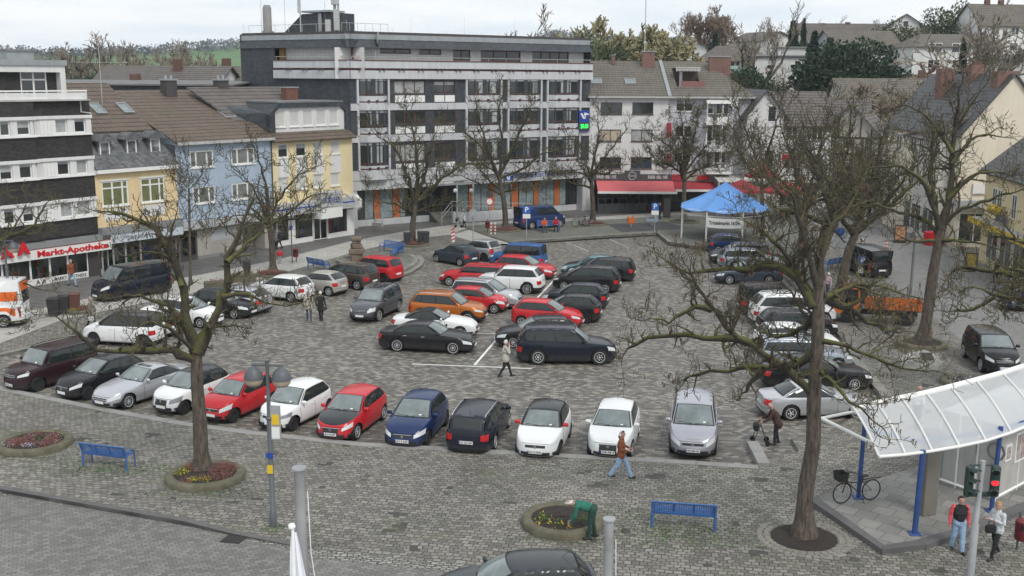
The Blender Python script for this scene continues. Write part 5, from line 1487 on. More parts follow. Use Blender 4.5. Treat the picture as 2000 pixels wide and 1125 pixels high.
mb=MB();rr=lambda u:[ff.pt(u,c1_+.15,-.95),ff.pt(u,c1_+.15,.05),ff.pt(u,c1_-.25,.55),ff.pt(u,c0_-.1,.55),ff.pt(u,c0_-.35,.1),ff.pt(u,c0_-.35,-.95)]
mb.loft([rr(e1),rr(e1+.3)]);mb.build('canopy_end',m_white,b4,world=True)
s0_,s1_,q0,q1=ff.off(.35).rect(630,378,667,402)
sb=ff.block('shop_sign',s0_-.15,s1_+.15,q0-.1,q1+.15,-.6,.35,m_fascia)
ff.block('sign_hood',s0_-.15,s1_+.15,c0_-.7,q0-.102,-.6,.3,m_white,parent=sb)
lettering('RÜDELL',.62,m_sign_blue,ff.pt((s0_+s1_)/2-.05,(q0+q1)/2-.05,.355),ff.u,V((0,0,1)),sb,bold=.008,width=(s1_-s0_)*.95)
cu=[541,565,576,612,640,679]
us=[f.uz(c,450-(c-541)*.1)[0]for c in cu]
f.shopfront(u0,u1-.6,ZP,c0_-.12,[(us[0],us[1]),(us[2],us[3]),(us[3]+.05,us[4]-.05),(us[4],us[5])],seed=12,door=(2,))
f.block('shop_pier',us[5],u1,ZP,c0_-.12,-.4,.03,m_white);f.block('shop_pier',us[1]+.03,us[2]-.03,ZP,c0_-.12,-.4,.0,m_white)
m_bslate=m_slateb
m_conc=M('pale_concrete_panel',(.51,.52,.535),.75,.08,.5,streak=.16)
m_tilew=MB_('white_wall_tiles',(.60,.59,.58),(.66,.65,.64),(.46,.45,.45),w=.5,h=.25,mortar=.015,off=0,use_uv=True,var=.06,bump=.2,wob=0)
m_redbr=M('red_brown_frame',(.10,.035,.03),.6,.1,2)
m_orange=M('orange_panel',(.42,.13,.04),.6,.06,1)
m_shopc=M('patterned_curtain',(.22,.27,.28),.3,.35,2.5)
K,E_=at(690,447,ZP),at(1148,411,ZP)
bk=thing('bank_building','large slate and pale concrete bank building with bay windows and rooftop aerials','building',K)
f=Fac(K,E_,bk)
L=f.len
y8=lambda y,x=850:f.uz(x,y)[1]
pt_,pm_,pb_=y8(120.5),y8(136.5),y8(154.5)
bands=[(y8(214),y8(201)),(y8(274),y8(261)),(y8(345),y8(327))]
zR0,zR1=f.uz(850,96,-.2)[1],f.uz(850,68,-.2)[1]
floors=[(bands[0][1],pb_,(158,183),(186,199)),(bands[1][1],bands[0][0],(218,241),(246,259)),(bands[2][1],bands[1][0],(279,313),(317,326))]
bays=[(701,756),(912,975),(993,1053),(1069,1129)]
flush=[(771,831,3),(848,889,2)]
BU=[tuple(f.uz(x,240)[0]for x in b)for b in bays]
for i,(z0,z1,wy,py_)in enumerate(floors):
 wz=(y8(wy[1]),y8(wy[0]));pz=(y8(py_[1]),y8(py_[0]))
 hs=[]
 for(x0,x1,n_)in flush:hs.append((f.uz(x0,240)[0],f.uz(x1,240)[0],wz[0],wz[1]))
 for(a,b)in BU:hs.append((a+.12,b-.12,z0,z1))
 f.wall('slate_wall',0,L,z0,z1,m_bslate,hs,depth=.2)
 for(x0,x1,n_),h in zip(flush,hs):
  f.window(h,cols=n_,fw=.07,frame=m_redbr,d=-.08,sill=False,glass=[m_winglass,m_curtain][(i+n_)%2]if i!=1 else m_winglass,blind=.3 if i==0 else 0)
  for k in range(n_):
   a,b=h[0]+(h[1]-h[0])*k/n_+.05,h[0]+(h[1]-h[0])*(k+1)/n_-.05
   f.block('apron_panel',a,b,pz[0],pz[1],-.05,.03,m_white)
 for j,(a,b)in enumerate(BU):
  D=.55
  ring=lambda z,o=0.0:[f.pt(a-o,z,-.1),f.pt(a-o,z,.02),f.pt(a+.55,z,D+o),f.pt(b-.55,z,D+o),f.pt(b+o,z,.02),f.pt(b+o,z,-.1)]
  mb=MB();mb.loft([ring(z0),ring(pz[1]-.02)]);mb.mat=1;mb.loft([ring(z0+.1,.03),ring(z0+.2,.03)])
  bay=mb.build('bay_apron',[m_conc,m_redbr],bk,world=True)
  mb=MB();mb.loft([ring(pz[1]-.02),ring(z1-.02)]);gl=mb.build('bay_window',m_winglass,bay,world=True)
  mb=MB();mb.mat=1
  pts=[(a,.02),(a+.55,D),((a+b)/2-.2,D),((a+b)/2+.3,D),(b-.55,D),(b,.02)]
  for q,(uu,dd)in enumerate(pts):
   ww=.22 if q in(2,)else.07;mb.mat=1 if q not in(2,3)else 0
   f.bx(mb,uu-ww,uu+ww,pz[1],z1,dd-.1,dd+.04)
  mb.mat=2
  mb.loft([ring(wz[0]-.1,.02),ring(wz[0]+.02,.02)]);mb.mat=3;mb.loft([ring(wz[1]-.02,.03),ring(z1-.05,.03)])
  mb.build('bay_frame',[m_bslate,m_bslate,m_redbr,m_zinc],bay,world=True)
  rnd=random.Random(i*7+j)
  for q in range(2):
   mb=MB();c0=a+.7+rnd.random()*(b-a-1.8);mb.face(f.pt(c0,wz[0]+.05,D+.012),f.pt(c0+.6,wz[0]+.05,D+.012),f.pt(c0+.6,wz[1]-.1,D+.012),f.pt(c0,wz[1]-.1,D+.012))
   mb.build('curtain',m_curtain,gl,world=True)
  for uu in(a-.12,b+.12):f.block('bay_post',uu-.09,uu+.09,z0,z1,-.02,.22,m_conc)
  for q in range(3):
   uu=a+(b-a)*(.25+.3*q);mb=MB();mb.bbox(f.pt(uu,z0+.22,D+.1),(.16,.3,.2),math.atan2(f.u.y,f.u.x));mb.build('facade_lamp',m_chdark,bk,world=True)
for(z0,z1)in bands:
 f.block('floor_band',0,L+.05,z0,z1,-.05,.12,m_conc)
 for(a,b)in BU:
  ring=lambda z:[f.pt(a-.1,z,.1),f.pt(a+.5,z,.66),f.pt(b-.5,z,.66),f.pt(b+.1,z,.1)]
  mb=MB();mb.loft([ring(z0+.05),ring(z1+.004)]);mb.build('bay_band',m_conc,bk,world=True)
lu=V((-.85,.53,0)).normalized()
lend=onplane(470,110,K,V((-lu.y,lu.x,0)))
g=Fac(K,K+lu*10,bk);gL=(lend-K).dot(lu)
w0=(onplane(537,110,K,V((-lu.y,lu.x,0)))-K).dot(lu)
for F_,a,b in((f,-.02,L+.1),(g,-.02,w0)):
 F_.block('parapet_panel',a,b,pm_+.1,pt_,.02,.25,m_conc);F_.block('parapet_panel',a,b,pb_,pm_-.1,.02,.3,m_conc)
 F_.block('parapet_joint',a,b,pm_-.1,pm_+.1,-.02,.1,m_redbr);F_.block('parapet_cap',a,b,pt_,pt_+.08,-.05,.3,m_redbr)
 F_.block('terrace_floor',a,b,pb_,pb_+.1,-3.2,0,m_bitumen)
 n_=int(b-a)//2
 for k in range(n_):
  for dq in(-.22,.22):
   mb=MB();mb.bbox(F_.pt(a+1+k*(b-a-1)/n_+dq,pm_,.36),(.17,.3,.22),math.atan2(F_.u.y,F_.u.x));mb.build('facade_lamp',m_chdark,bk,world=True)
 mb=MB()
 mb.tube([F_.pt(a+.2,pt_+.35,.05),F_.pt(b-.1,pt_+.35,.05)],.025,5)
 for k in range(n_+1):q=F_.pt(a+.2+k*(b-a-.4)/n_,pt_,.05);mb.tube([q,q+V((0,0,.35))],.02,4)
 mb.build('terrace_rail',m_gutter,bk,world=True)
pf=f.off(-.8)
hp=[pf.rect(*r)for r in((742,94,803,105),(818,95,862,107),(885,98,919,119),(939,99,1017,121),(1040,102,1111,123))]
hp=[(h[0],h[1],max(h[2],pb_+.15),zR0-.02)for h in hp]
pf.wall('penthouse_wall',-1.0,L-.3,pb_,zR0,m_tilew,hp)
for h,n_ in zip(hp,(2,2,2,3,4)):pf.window(h,cols=n_,fw=.08,frame=m_redbr,d=-.1,sill=False)
pg=g.off(-.8)
pg.wall('penthouse_wall',-1.0,w0-.6,pb_,zR0,m_tilew)
pg.block('partition',w0-.6,w0-.05,pb_,zR0,-.2,.3,M('ochre_panel',(.30,.19,.07),.7,.1,1))
mb=MB();f.bx(mb,.4,.55,pb_,zR0,-.5,-.35);mb.build('post',m_redbr,bk,world=True)
for F_,a,b in((f,-.3,L+.0),(g,-.3,gL)):
 mb=MB();mb.loft([[F_.pt(a,zR0,.15),F_.pt(b,zR0,.15),F_.pt(b,zR1-.55,-.15),F_.pt(a,zR1-.55,-.15)],[F_.pt(a,zR0,-6),F_.pt(b,zR0,-6),F_.pt(b,zR1-.55,-6),F_.pt(a,zR1-.55,-6)]])
 mb.build('roof_fascia',m_bslate,bk,world=True)
 F_.block('zinc_edge',a,b,zR1-.55,zR1-.12,-6,-.1,m_zinc);F_.block('roof_edge',a,b+.05,zR1-.12,zR1+.12,-6,-.3,m_chdark)
 F_.block('roof_deck',a,b,zR1-.1,zR1-.02,-14,-6,m_bitumen)
g.wall('slate_wall',w0,gL,0,zR0,m_bslate);g.wall('slate_wall',0,w0,0,pb_,m_bslate,d=-.02)
mb=MB();mb.face(g.pt(gL,0),g.pt(gL,zR1),g.pt(gL,zR1,-14),g.pt(gL,0,-14));mb.build('side_wall',m_bslate,bk,world=True);mb=MB();mb.face(f.pt(L,0),f.pt(L,zR1-.2),f.pt(L,zR1-.2,-14),f.pt(L,0,-14));mb.build('side_wall',m_bslate,bk,world=True)
z1=bands[2][0]
zg0,zg1=f.uz(1050,352)[1],f.uz(1050,333)[1]
f.block('sign_fascia',0,L,zg0,z1+.002,-.3,.06,m_conc)
rg=f.off(-1.0)
zpl=rg.uz(1000,408)[1]
rg.wall('ground_wall',0,L,ZP,zpl,m_conc)
rg.block('ground_ceiling',0,L,zg0-.02,zg0+.05,-3,1.0,m_canopy)
xs=[(697,712,'d'),(712,730,'g'),(730,742,'o'),(742,768,'g'),(768,781,'o'),(781,792,'g'),(792,832,'d'),(832,895,'D'),(895,916,'g'),(916,924,'o'),(924,956,'g'),(956,966,'o'),(966,998,'g'),(1000,1012,'o'),(1014,1043,'g'),(1043,1052,'o'),(1052,1083,'g'),(1083,1093,'o'),(1093,1106,'g'),(1108,1137,'d')]
for x0,x1,k in xs:
 a,b=rg.uz(x0,380)[0],rg.uz(x1,380)[0]
 if k=='o':rg.block('orange_panel',a,b,zpl,zg0-.02,-.1,-.02,m_orange)
 else:rg.window((a,b,zpl if k!='D' else zpl-.5,zg0-.03),cols=1 if b-a<1.5 else 2,fw=.05,frame=m_chdark,d=-.05,sill=False,glass=m_shopc if k=='g' else m_winglass,name='door' if k=='D' else 'window')
f.block('corner_pier',L-.7,L,ZP,zg0,-1,0,m_conc);f.block('corner_pier',-.02,.45,ZP,zg0,-1,0,m_conc)
lg=f.uz(989,343,.06);ls=f.rect(984,336,1001,352)
sb=f.block('bank_logo',ls[0],ls[1],ls[2],ls[3],.06,.12,m_sign_blue)
def vlogo(F_,u0,u1,z0,z1,d,par):
 mb=MB();w_,h_=u1-u0,z1-z0
 for poly in(((.08,.62),(.34,.62),(.52,.2),(.62,.45),(.5,.8),(.46,.86),(.92,.62),(.92,.8),(.62,.06),(.42,.06)),):
  pass
 q=lambda x,z:F_.pt(u0+w_*x,z0+h_*z,d)
 mb.face(q(.08,.78),q(.3,.78),q(.5,.22),q(.38,.06));mb.face(q(.38,.06),q(.5,.22),q(.66,.5),q(.62,.06));mb.face(q(.62,.06),q(.6,.55),q(.92,.55),q(.92,.72),q(.5,.9),q(.46,.6))
 mb.build('logo_mark',m_sign_w,par,world=True)
vlogo(f,*ls,.123,sb)
a,b=f.uz(1003,346)[0],f.uz(1096,341)[0]
lettering('Volksbank Köln Bonn eG',.75,m_sign_blue,f.pt((a+b)/2,(ls[2]+ls[3])/2,.065),f.u,V((0,0,1)),bk,bold=.012,width=b-a)
r_=f.rect(1131,216,1148,233,.3)
sb=f.block('projecting_sign',r_[0],r_[1]+.25,r_[2]-1.2,r_[3],-.05,.3,m_sign_blue);vlogo(f,r_[0]+.05,r_[1]+.2,r_[2],r_[3]-.1,.304,sb)
f.block('clock_panel',r_[0],r_[1]+.25,r_[2]-1.1,r_[2]-.3,.3,.33,m_chdark,parent=sb)
m_led=M('green_led',(.02,.9,.12),.5,0,emit=1.2)
lettering('29.03',.55,m_led,f.pt((r_[0]+r_[1])/2+.12,r_[2]-.7,.34),f.u,V((0,0,1)),sb,bold=.02,width=.95)
mb=MB()
a,b=rg.uz(838,425)[0],rg.uz(880,425)[0]
for k in range(5):rg.bx(mb,a,b,ZP,ZP+(5-k)*.17,.02,.4+k*.35)
mb.build('entrance_steps',m_step,bk,world=True)
a2,b2_=f.uz(884,430,1.2)[0],f.uz(1040,420,1.2)[0]
mb=MB();mb.loft([[f.pt(a2,ZP,1.0),f.pt(b2_,ZP,1.0),f.pt(b2_,ZP+.3,1.0),f.pt(a2,ZP+1.05,1.0)],[f.pt(a2,ZP,1.25),f.pt(b2_,ZP,1.25),f.pt(b2_,ZP+.3,1.25),f.pt(a2,ZP+1.05,1.25)]])
f.bx(mb,a2,b2_,ZP,ZP+.28,-1.0,1.0)
mb.build('ramp_wall',m_conc,bk,world=True)
mb=MB()
for hz_ in(.55,.95):mb.tube([f.pt(a2,ZP+1.05+hz_,1.1),f.pt(b2_,ZP+.3+hz_,1.1)],.03,5);mb.tube([f.pt(a2-1.6,ZP+.1+hz_,2.0),f.pt(a2,ZP+1.05+hz_,1.1)],.03,5)
for k in range(9):q=f.pt(a2+(b2_-a2)*k/8,ZP+1.05-.75*k/8,1.1);mb.tube([q,q+V((0,0,.95))],.025,5)
q=f.pt(a2-1.6,ZP,2.0);mb.tube([q,q+V((0,0,1.05))],.03,5)
mb.build('handrail',m_gutter,bk,world=True)
zc=f.uz(880,357,2)[1];a,b=f.uz(822,360,2)[0],f.uz(952,352,2)[0]
mb=MB()
for k in range(8):uu=a+(b-a)*k/7;mb.tube([f.pt(uu,zc+.5,.1),f.pt(uu,zc,2.6)],.04,4)
for zz in(zc,zc+.25):mb.tube([f.pt(a,zz,2.6),f.pt(b,zz,2.6)],.05,4)
for k in range(14):uu=a+(b-a)*k/14;mb.tube([f.pt(uu,zc,2.6),f.pt(uu+(b-a)/28,zc+.25,2.6),f.pt(uu+(b-a)/14,zc,2.6)],.025,4)
for px in(893,924):q=f.pt(f.uz(px,425,2.6)[0],ZP,2.6);mb.tube([q,V((q.x,q.y,zc))],.09,6)
pr=mb.build('porch_frame',m_gutter,bk,world=True)
mb=MB();mb.face(f.pt(a,zc+.54,.1),f.pt(b,zc+.54,.1),f.pt(b,zc+.05,2.6),f.pt(a,zc+.05,2.6));mb.build('porch_glass',m_shopglass,pr,world=True)
for px in(888,919):
 q=f.pt(f.uz(px,372,2.6)[0],f.uz(px,372,2.6)[1],2.7);mb=MB();mb.lathe([(0,-.2),(.15,-.13),(.2,0),(.15,.13),(0,.2)],10,c=q);mb.build('globe_lamp',m_white,bk,world=True,smooth=60)
c0,c1=at(703,438,ZP),at(745,443,ZP)
mb=MB();mb.loft([[c0,c1,c1+V((0,0,.3)),c0+V((0,0,.3))],[p+V((.15,.3,0))for p in(c0,c1,c1+V((0,0,.3)),c0+V((0,0,.3)))]])
for k in range(4):q=c0.lerp(c1,k/3)+V((.1,.15,.3));mb.tube([q,q+V((0,0,1.0))],.03,5)
for h in(.5,1.25):mb.tube([c0+V((.1,.15,h)),c1+V((.1,.15,h))],.025,5)
mb.build('ramp_railing',m_gutter,bk,world=True)
def rz(px,py,d,F_=g):return F_.uz(px,py,d)
zr=zR1
u,z=rz(521,10,-5);P=g.pt(u,zr,-5)
mb=MB();mb.tube([P,V((P.x,P.y,z-.3)),V((P.x,P.y,z))],[.42,.42,.3],10);mb.tube([P,P+V((0,0,.5))],.6,8);mb.build('flue',M('grey_flue',(.25,.245,.235),.8,.15,1),bk,world=True,smooth=40)
h0,h1=rz(662,30,-6)[0],rz(590,30,-6)[0];zt_=rz(630,26,-6)[1];hl_=rz(545,58,-6)[0]
mb=MB();mb.loft([[g.pt(h0,zr-.1,d),g.pt(hl_,zr-.1,d),g.pt(h1,zt_,d),g.pt(h0,zt_,d)]for d in(-6,-8.2)]);hs_=mb.build('stair_housing',m_bslate,bk,world=True)
g.block('stair_housing_roof',h0+1,h1-.2,zt_+.1,zt_+.28,-8,-5.7,m_zinc,parent=hs_);g.block('stair_housing_strip',(h0+h1)/2-.2,(h0+h1)/2+.2,zr,zt_,-6,-5.9,m_zinc,parent=hs_)
for px,py,d,r_ in((585,-20,-5.5,.06),(509,-5,-5,.02),(555,-5,-5.5,.02),(653,-5,-5.5,.14),(660,-8,-5.6,.10),(634,3,-6,.02),(476,46,-3,.015),(677,38,-3,.015)):
 u,z=rz(px,py,d);P=g.pt(u,zr-.1,d);mb=MB();mb.tube([P,V((P.x,P.y,z))],r_,6);mb.build('aerial_mast',m_gutter,bk,world=True)
P=g.pt(rz(585,8,-5.5)[0],rz(585,8,-5.5)[1],-5.4);mb=MB();mb.bbox(P,(.25,.25,1.6));mb.build('roof_equipment',m_gutter,bk,world=True);mb=MB()
P=g.pt(rz(657,4,-5.5)[0],rz(657,4,-5.5)[1],-5.3);mb.bbox(P,(.7,.4,.5));mb.bbox(P+V((.1,0,-1.6)),(.45,.35,1.9))
mb.build('roof_equipment',m_gutter,bk,world=True);mb=MB();P=g.pt(rz(641,44,-5)[0],zr,-5);mb.bbox(P+V((0,0,.7)),(.5,.5,1.4))
mb.build('roof_equipment',m_gutter,bk,world=True)
mb=MB()
for F_,a,b in((g,h0-2,h1+3.5),(f,.5,5)):
 mb.tube([F_.pt(a,zr+.9,-2.5),F_.pt(b,zr+.9,-2.5)],.02,4);n_=6
 for k in range(n_+1):q=F_.pt(a+(b-a)*k/n_,zr,-2.5);mb.tube([q,q+V((0,0,.9))],.018,4)
for k in range(14):q=f.pt(1+k*(L-2)/13,zr,-1);mb.tube([q,q+V((0,0,.45 if k%3 else 1.6))],.012,3)
mb.build('roof_rail',m_gutter,bk,world=True)
u,z=f.uz(732,92,-.3);P=f.pt(u,pt_,-.2)
mb=MB();mb.tube([P,P+V((0,0,1.9))],.04,5);mb.lathe([(0,0),(.35,.06),(.62,.2),(.6,.21),(.34,.09),(0,.03)],14,c=P+V((.1,-.1,1.9)),axis='x');mb.build('satellite_dish',m_gutter,bk,world=True,smooth=40)
A=at(1150,411,ZP)
b6=thing('cafe_house','white rendered house with red cafe awning and two roof windows','building',A)
f=Fac(A,A+V((10,0,0)),b6)
uA,uB,uC=f.uz(1150,300)[0],f.uz(1303,300)[0],f.uz(1462,300)[0]
zE=f.uz(1228,190)[1];zc=f.uz(1228,340)[1]
m_greyr=M('pale_grey_render',(.46,.465,.50),.85,.06,.6,streak=.12,bump=.15,bscale=60)
m_tilegb=MTILE('weathered_grey_tiles',(.135,.12,.10),.34,.55,.06,.8,.14,moss=(.10,.10,.065))
hs=[f.rect(*r)for r in((1173,200,1215,223),(1235,200,1276,223),(1171,253,1213,276),(1233,253,1274,276),(1171,307,1213,329),(1232,307,1273,329))]
f.wall('wall',uA,uB,zc,zE,m_render_w,hs)
m_brownf=M('brown_window_frame',(.06,.035,.028),.6,.1,2)
for i,h in enumerate(hs):f.window(h,cols=2,frame=m_brownf,fw=.06,d=-.08,glass=[m_winglass,m_winglass,M('tan_blind',(.45,.38,.30),.7,.05,1),m_curtain,m_winglass,m_winglass][i])
dR=-7.5;zR=f.uz(1228,119,dR)[1]
def slope(u,t,d0=.5):return f.pt(u,zE+.1+(zR-zE-.1)*t,d0+(dR-d0)*t)
roof_plane('tile_roof',[slope(uA-.2,0),slope(uB,0),slope(uB-.1,1),slope(uA-.2,1)],m_tilegb,b6)
roof_plane('tile_roof',[slope(uA-.2,1),slope(uB-.1,1),f.pt(uB,zE,2*dR),f.pt(uA,zE,2*dR)],m_tilegb,b6)
mb=MB();mb.face(f.pt(uA,ZP),f.pt(uA,zE),f.pt(uA,zR-.1,dR),f.pt(uA,zE,2*dR),f.pt(uA,ZP,2*dR));mb.build('side_wall',m_render_w,b6,world=True)
f.block('eaves_gutter',uA-.2,uB,zE-.06,zE+.1,-.05,.55,m_gutter)
sl=slope(0,1)-slope(0,0)
for px in(1165,1231):
 t=.40;dd=.5+(dR-.5)*t;skylight(b6,slope(f.uz(px,152,dd)[0],t),f.u,sl,1.1,1.3)
chimney(b6,slope(f.uz(1263,130,dR)[0],.86)+V((0,0,-.9)),1.3,.8,2.3)
P=slope(f.uz(1196,140,dR)[0],.9);chimney(b6,P,.35,.35,.9)
mb=MB();q=slope(uB-1.7,.97);mb.tube([q,q+V((0,0,6.5))],.05,5);mb.build('aerial_mast',m_gutter,b6,world=True)
mb=MB();mb.loft([[slope(uB-.15,t)+V((0,0,.1)),slope(uB+.2,t)+V((0,0,.1)),slope(uB+.2,t)+V((0,0,-.1)),slope(uB-.15,t)+V((0,0,-.1))]for t in(0,1)]);mb.build('verge_flashing',m_zinc,b6,world=True)
m_signd=M('sign_dark_grey',(.075,.075,.085),.5,.08,1)
m_awn=M('red_awning_cloth',(.56,.13,.14),.8,.10,1.0)
m_awnd=M('dark_red_awning_cloth',(.30,.03,.04),.8,.12,1.0)
s0,s1=f.uz(1228,352,.15)[1],f.uz(1228,340,.15)[1]
sb=f.block('shop_sign',uA+.3,uB+.4,s0,s1,-.05,.15,m_signd)
lettering('BURGER · GRILL · CAFÉ',.42,m_sign_w,f.pt(f.uz(1184,349)[0],(s0+s1)/2,.16),f.u,V((0,0,1)),sb,bold=.008,width=1.95)
lettering('BURGER · GRILL · CAFÉ',.42,m_sign_w,f.pt(f.uz(1284,348)[0],(s0+s1)/2,.16),f.u,V((0,0,1)),sb,bold=.008,width=1.95)
r_=f.rect(1219,333,1250,353)
lb=f.block('logo_board',r_[0],r_[1],r_[2],r_[3],.15,.19,m_signd,parent=sb)
cc=f.pt((r_[0]+r_[1])/2,(r_[2]+r_[3])/2,.195);mb=MB()
for k in range(20):
 a0,a1=2*math.pi*k/20,2*math.pi*(k+1)/20
 q=lambda a,r:cc+f.u*math.cos(a)*r+V((0,0,math.sin(a)*r))
 mb.face(q(a0,.40),q(a1,.40),q(a1,.36),q(a0,.36))
mb.build('logo_ring',m_sign_w,lb,world=True)
lettering('Garden',.26,m_sign_w,cc,f.u,V((0,0,1)),lb,width=.6)
def awning(root,u0,u1,zt,zb,out,mat,label=None,valance=.22):
 mb=MB();n=6
 for k in range(n):
  a,b=u0+(u1-u0)*k/n,u0+(u1-u0)*(k+1)/n
  mb.loft([[f.pt(a,zt,.1),f.pt(b,zt,.1),f.pt(b,zb,out),f.pt(a,zb,out)],[f.pt(a,zt-.05,.1),f.pt(b,zt-.05,.1),f.pt(b,zb-.05,out),f.pt(a,zb-.05,out)]])
 o=mb.build('awning',mat,root,world=True)
 f.block('awning_bar',u0-.03,u1+.03,zb-valance,zb,out-.03,out+.08,m_white,parent=o)
 mb=MB()
 for uu in(u0+.4,u1-.4):mb.tube([f.pt(uu,zt-.2,.1),f.pt(uu+.5,(zt+zb)/2-.25,out*.5),f.pt(uu,zb-.1,out)],.035,5)
 mb.build('awning_arm',m_gutter,o,world=True)
zb=f.uz(1240,374,3)[1]
awning(b6,f.uz(1166,360,1.5)[0],f.uz(1318,360,1.5)[0],s0-.05,zb,3.0,m_awn)
f.off(-.5).wall('ground_wall',uA,uB,ZP,s0,M('cafe_dark_front',(.04,.038,.038),.5,.2,1))
for k,(x0,x1)in enumerate(((1168,1196),(1200,1230),(1262,1296))):f.off(-.45).window((f.uz(x0,390)[0],f.uz(x1,390)[0],ZP+.4,s0-.3),cols=2,frame=m_chdark,sill=False,d=.02)
f.off(-.45).window((f.uz(1240,390)[0],f.uz(1258,390)[0],ZP+.02,s0-.4),cols=2,frame=m_chdark,name='door',sill=False,d=.02)
f.block('corner_pier',uA,uA+.6,ZP,zc,-.6,.0,m_render_w);f.block('lintel',uA,uB,s0,zc,-.55,-.02,m_render_w)
b7=thing('corner_house','pale grey corner house with white balconies, roof terrace and dark red awnings','building',f.pt(uB,ZP))
f.root=b7
hs=[f.rect(*r)for r in((1320,193,1354,218),(1319,245,1352,268),(1316,297,1350,318),(1381,199,1394,232),(1398,199,1424,232),(1380,245,1392,284),(1396,245,1420,284),(1378,296,1390,330),(1394,296,1418,330))]
f.wall('wall',uB+.01,uC,zc-1.5,zE,m_greyr,hs)
for i,h in enumerate(hs):f.window(h,cols=2 if i<3 or i in(4,6,8)else 1,fw=.09,d=-.06,blind=.4 if i%3==0 else 0)
for k,(y0,y1)in enumerate(((222,240),(276,292),(318,336))):
 a,b,c,e=f.rect(1383,y0,1424,y1,1.0)
 sl_=f.block('balcony',a-.2,b+.3,c-.2,c,-.1,1.25,m_white)
 if k==0:f.block('balcony_parapet',a-.2,b+.3,c,c+.6,1.2,1.26,m_white,parent=sl_)
 mb=MB();mb.tube([f.pt(a-.2,e,1.2),f.pt(b+.3,e,1.2)],.03,5)
 for q in range(16):uu=a-.2+(b-a+.5)*q/15;mb.tube([f.pt(uu,c,1.2),f.pt(uu,e,1.2)],.018,4)
 mb.build('balcony_rail',m_white,sl_,world=True)
a,b=f.uz(1386,230,1.2)[0],f.uz(1425,230,1.2)[0]
mb=MB()
for uu in(a-.25,(a+b)/2+.3,b+.3):mb.tube([f.pt(uu,f.uz(1400,336,1.2)[1],1.25),f.pt(uu,zE-.6,1.25)],.05,5);mb.tube([f.pt(uu,zE-.6,1.3),f.pt(uu,zE-.1,.1)],.05,5)
fr=mb.build('balcony_frame',m_white,b7,world=True)
mb=MB();mb.face(f.pt(a-.3,zE-.55,1.3),f.pt(b+.35,zE-.55,1.3),f.pt(b+.35,zE-.05,.1),f.pt(a-.3,zE-.05,.1));mb.build('balcony_glass_roof',m_shutter,fr,world=True)
f.block('eaves_gutter',uB,uC+.5,zE-.06,zE+.1,-.05,.55,m_gutter)
uH=f.uz(1376,120,dR)[0]
T0=slope(f.uz(1300,136,-5)[0],0)
ta,tb=f.uz(1320,160,-2.5)[0],f.uz(1368,160,-2.5)[0];t0,t1=.27,.80
roof_plane('tile_roof',[slope(uB+.2,0),slope(uC+.6,0),slope(uC-.6,t0),slope(uB+.2,t0)],m_tilegb,b7)
roof_plane('tile_roof',[slope(uB+.2,t0),slope(ta,t0),slope(ta,t1),slope(uB+.2,t1)],m_tilegb,b7)
uu=lambda t:uC+.6+(uH-uC-.6)*t
roof_plane('tile_roof',[slope(tb,t0),slope(uu(t0),t0),slope(uu(t1),t1),slope(tb,t1)],m_tilegb,b7)
roof_plane('tile_roof',[slope(uB+.2,t1),slope(uu(t1),t1),slope(uH,1),slope(uB+.2,1)],m_tilegb,b7)
roof_plane('tile_roof',[slope(uC+.6,0),f.pt(uC+.6,zE+.1,2*dR),slope(uH,1)],m_tilegb,b7)
zt0=slope(0,t0).z-.2;d0=slope(0,t0).dot(f.n)-f.A.dot(f.n);d1=d0-2.6
mb=MB();zT=slope(0,t1).z
for a,b in(((ta,d0),(ta,d1-3)),((tb,d0),(tb,d1-3))):mb.face(f.pt(a[0],zt0,a[1]),f.pt(b[0],zt0,b[1]),f.pt(b[0],zT,b[1]),f.pt(a[0],zt0+.2,a[1]))
mb.face(f.pt(ta,zt0,d0),f.pt(tb,zt0,d0),f.pt(tb,zt0,d1),f.pt(ta,zt0,d1));mb.face(f.pt(ta,zt0,d1),f.pt(tb,zt0,d1),f.pt(tb,zT,d1),f.pt(ta,zT,d1))
mb.build('roof_terrace',m_brownf,b7,world=True)
tf=f.off(d1);tf.window((ta+.6,tb-1.6,zt0+.1,zT-.4),cols=2,fw=.08,d=.05,sill=False,glass=m_curtain)
f.block('terrace_parapet',ta+.4,tb+.3,slope(0,t0).z-.15,slope(0,t0).z+.55,d0-.1,d0+.05,M('dull_pink_panel',(.22,.11,.10),.8,.1,1))
mb=MB()
for k in range(18):a=ta+(tb-ta)*k/18;mb.face(f.pt(a+.02,zT,d0-1.2),f.pt(a+(tb-ta)/18-.02,zT,d0-1.2),f.pt(a+(tb-ta)/36+.05,zT-.35,d0-1.15),f.pt(a+.05,zT-.35,d0-1.15))
f.bx(mb,ta,tb,zT,zT+.08,d1,d0-1.15);mb.build('terrace_awning',m_shutter,b7,world=True)
P=slope(uH+1.2,.75);chimney(b7,P+V((0,0,-1.2)),2.2,.8,2.5)
mb=MB();q=slope(f.uz(1436,200,.4)[0],0);mb.lathe([(0,0),(.3,.06),(.5,.18),(.48,.2),(.28,.09),(0,.04)],14,c=f.pt(f.uz(1433,199,.5)[0],f.uz(1433,199,.5)[1],.5),axis='y');mb.build('satellite_dish',m_white,b7,world=True,smooth=40)
mb=MB();mb.face(f.pt(uC,ZP),f.pt(uC,zE),f.pt(uC,zE,-14),f.pt(uC,ZP,-14));mb.build('side_wall',m_greyr,b7,world=True)
f.off(-.6).wall('ground_wall',uB,uC,ZP,zc-1.4,MATS['cafe_dark_front'])
for x0,x1 in((1312,1340),(1345,1375),(1385,1415),(1420,1455)):f.off(-.55).window((f.uz(x0,390)[0],f.uz(x1,390)[0],ZP+.4,zc-2.2),cols=2,frame=m_chdark,sill=False,d=.02)
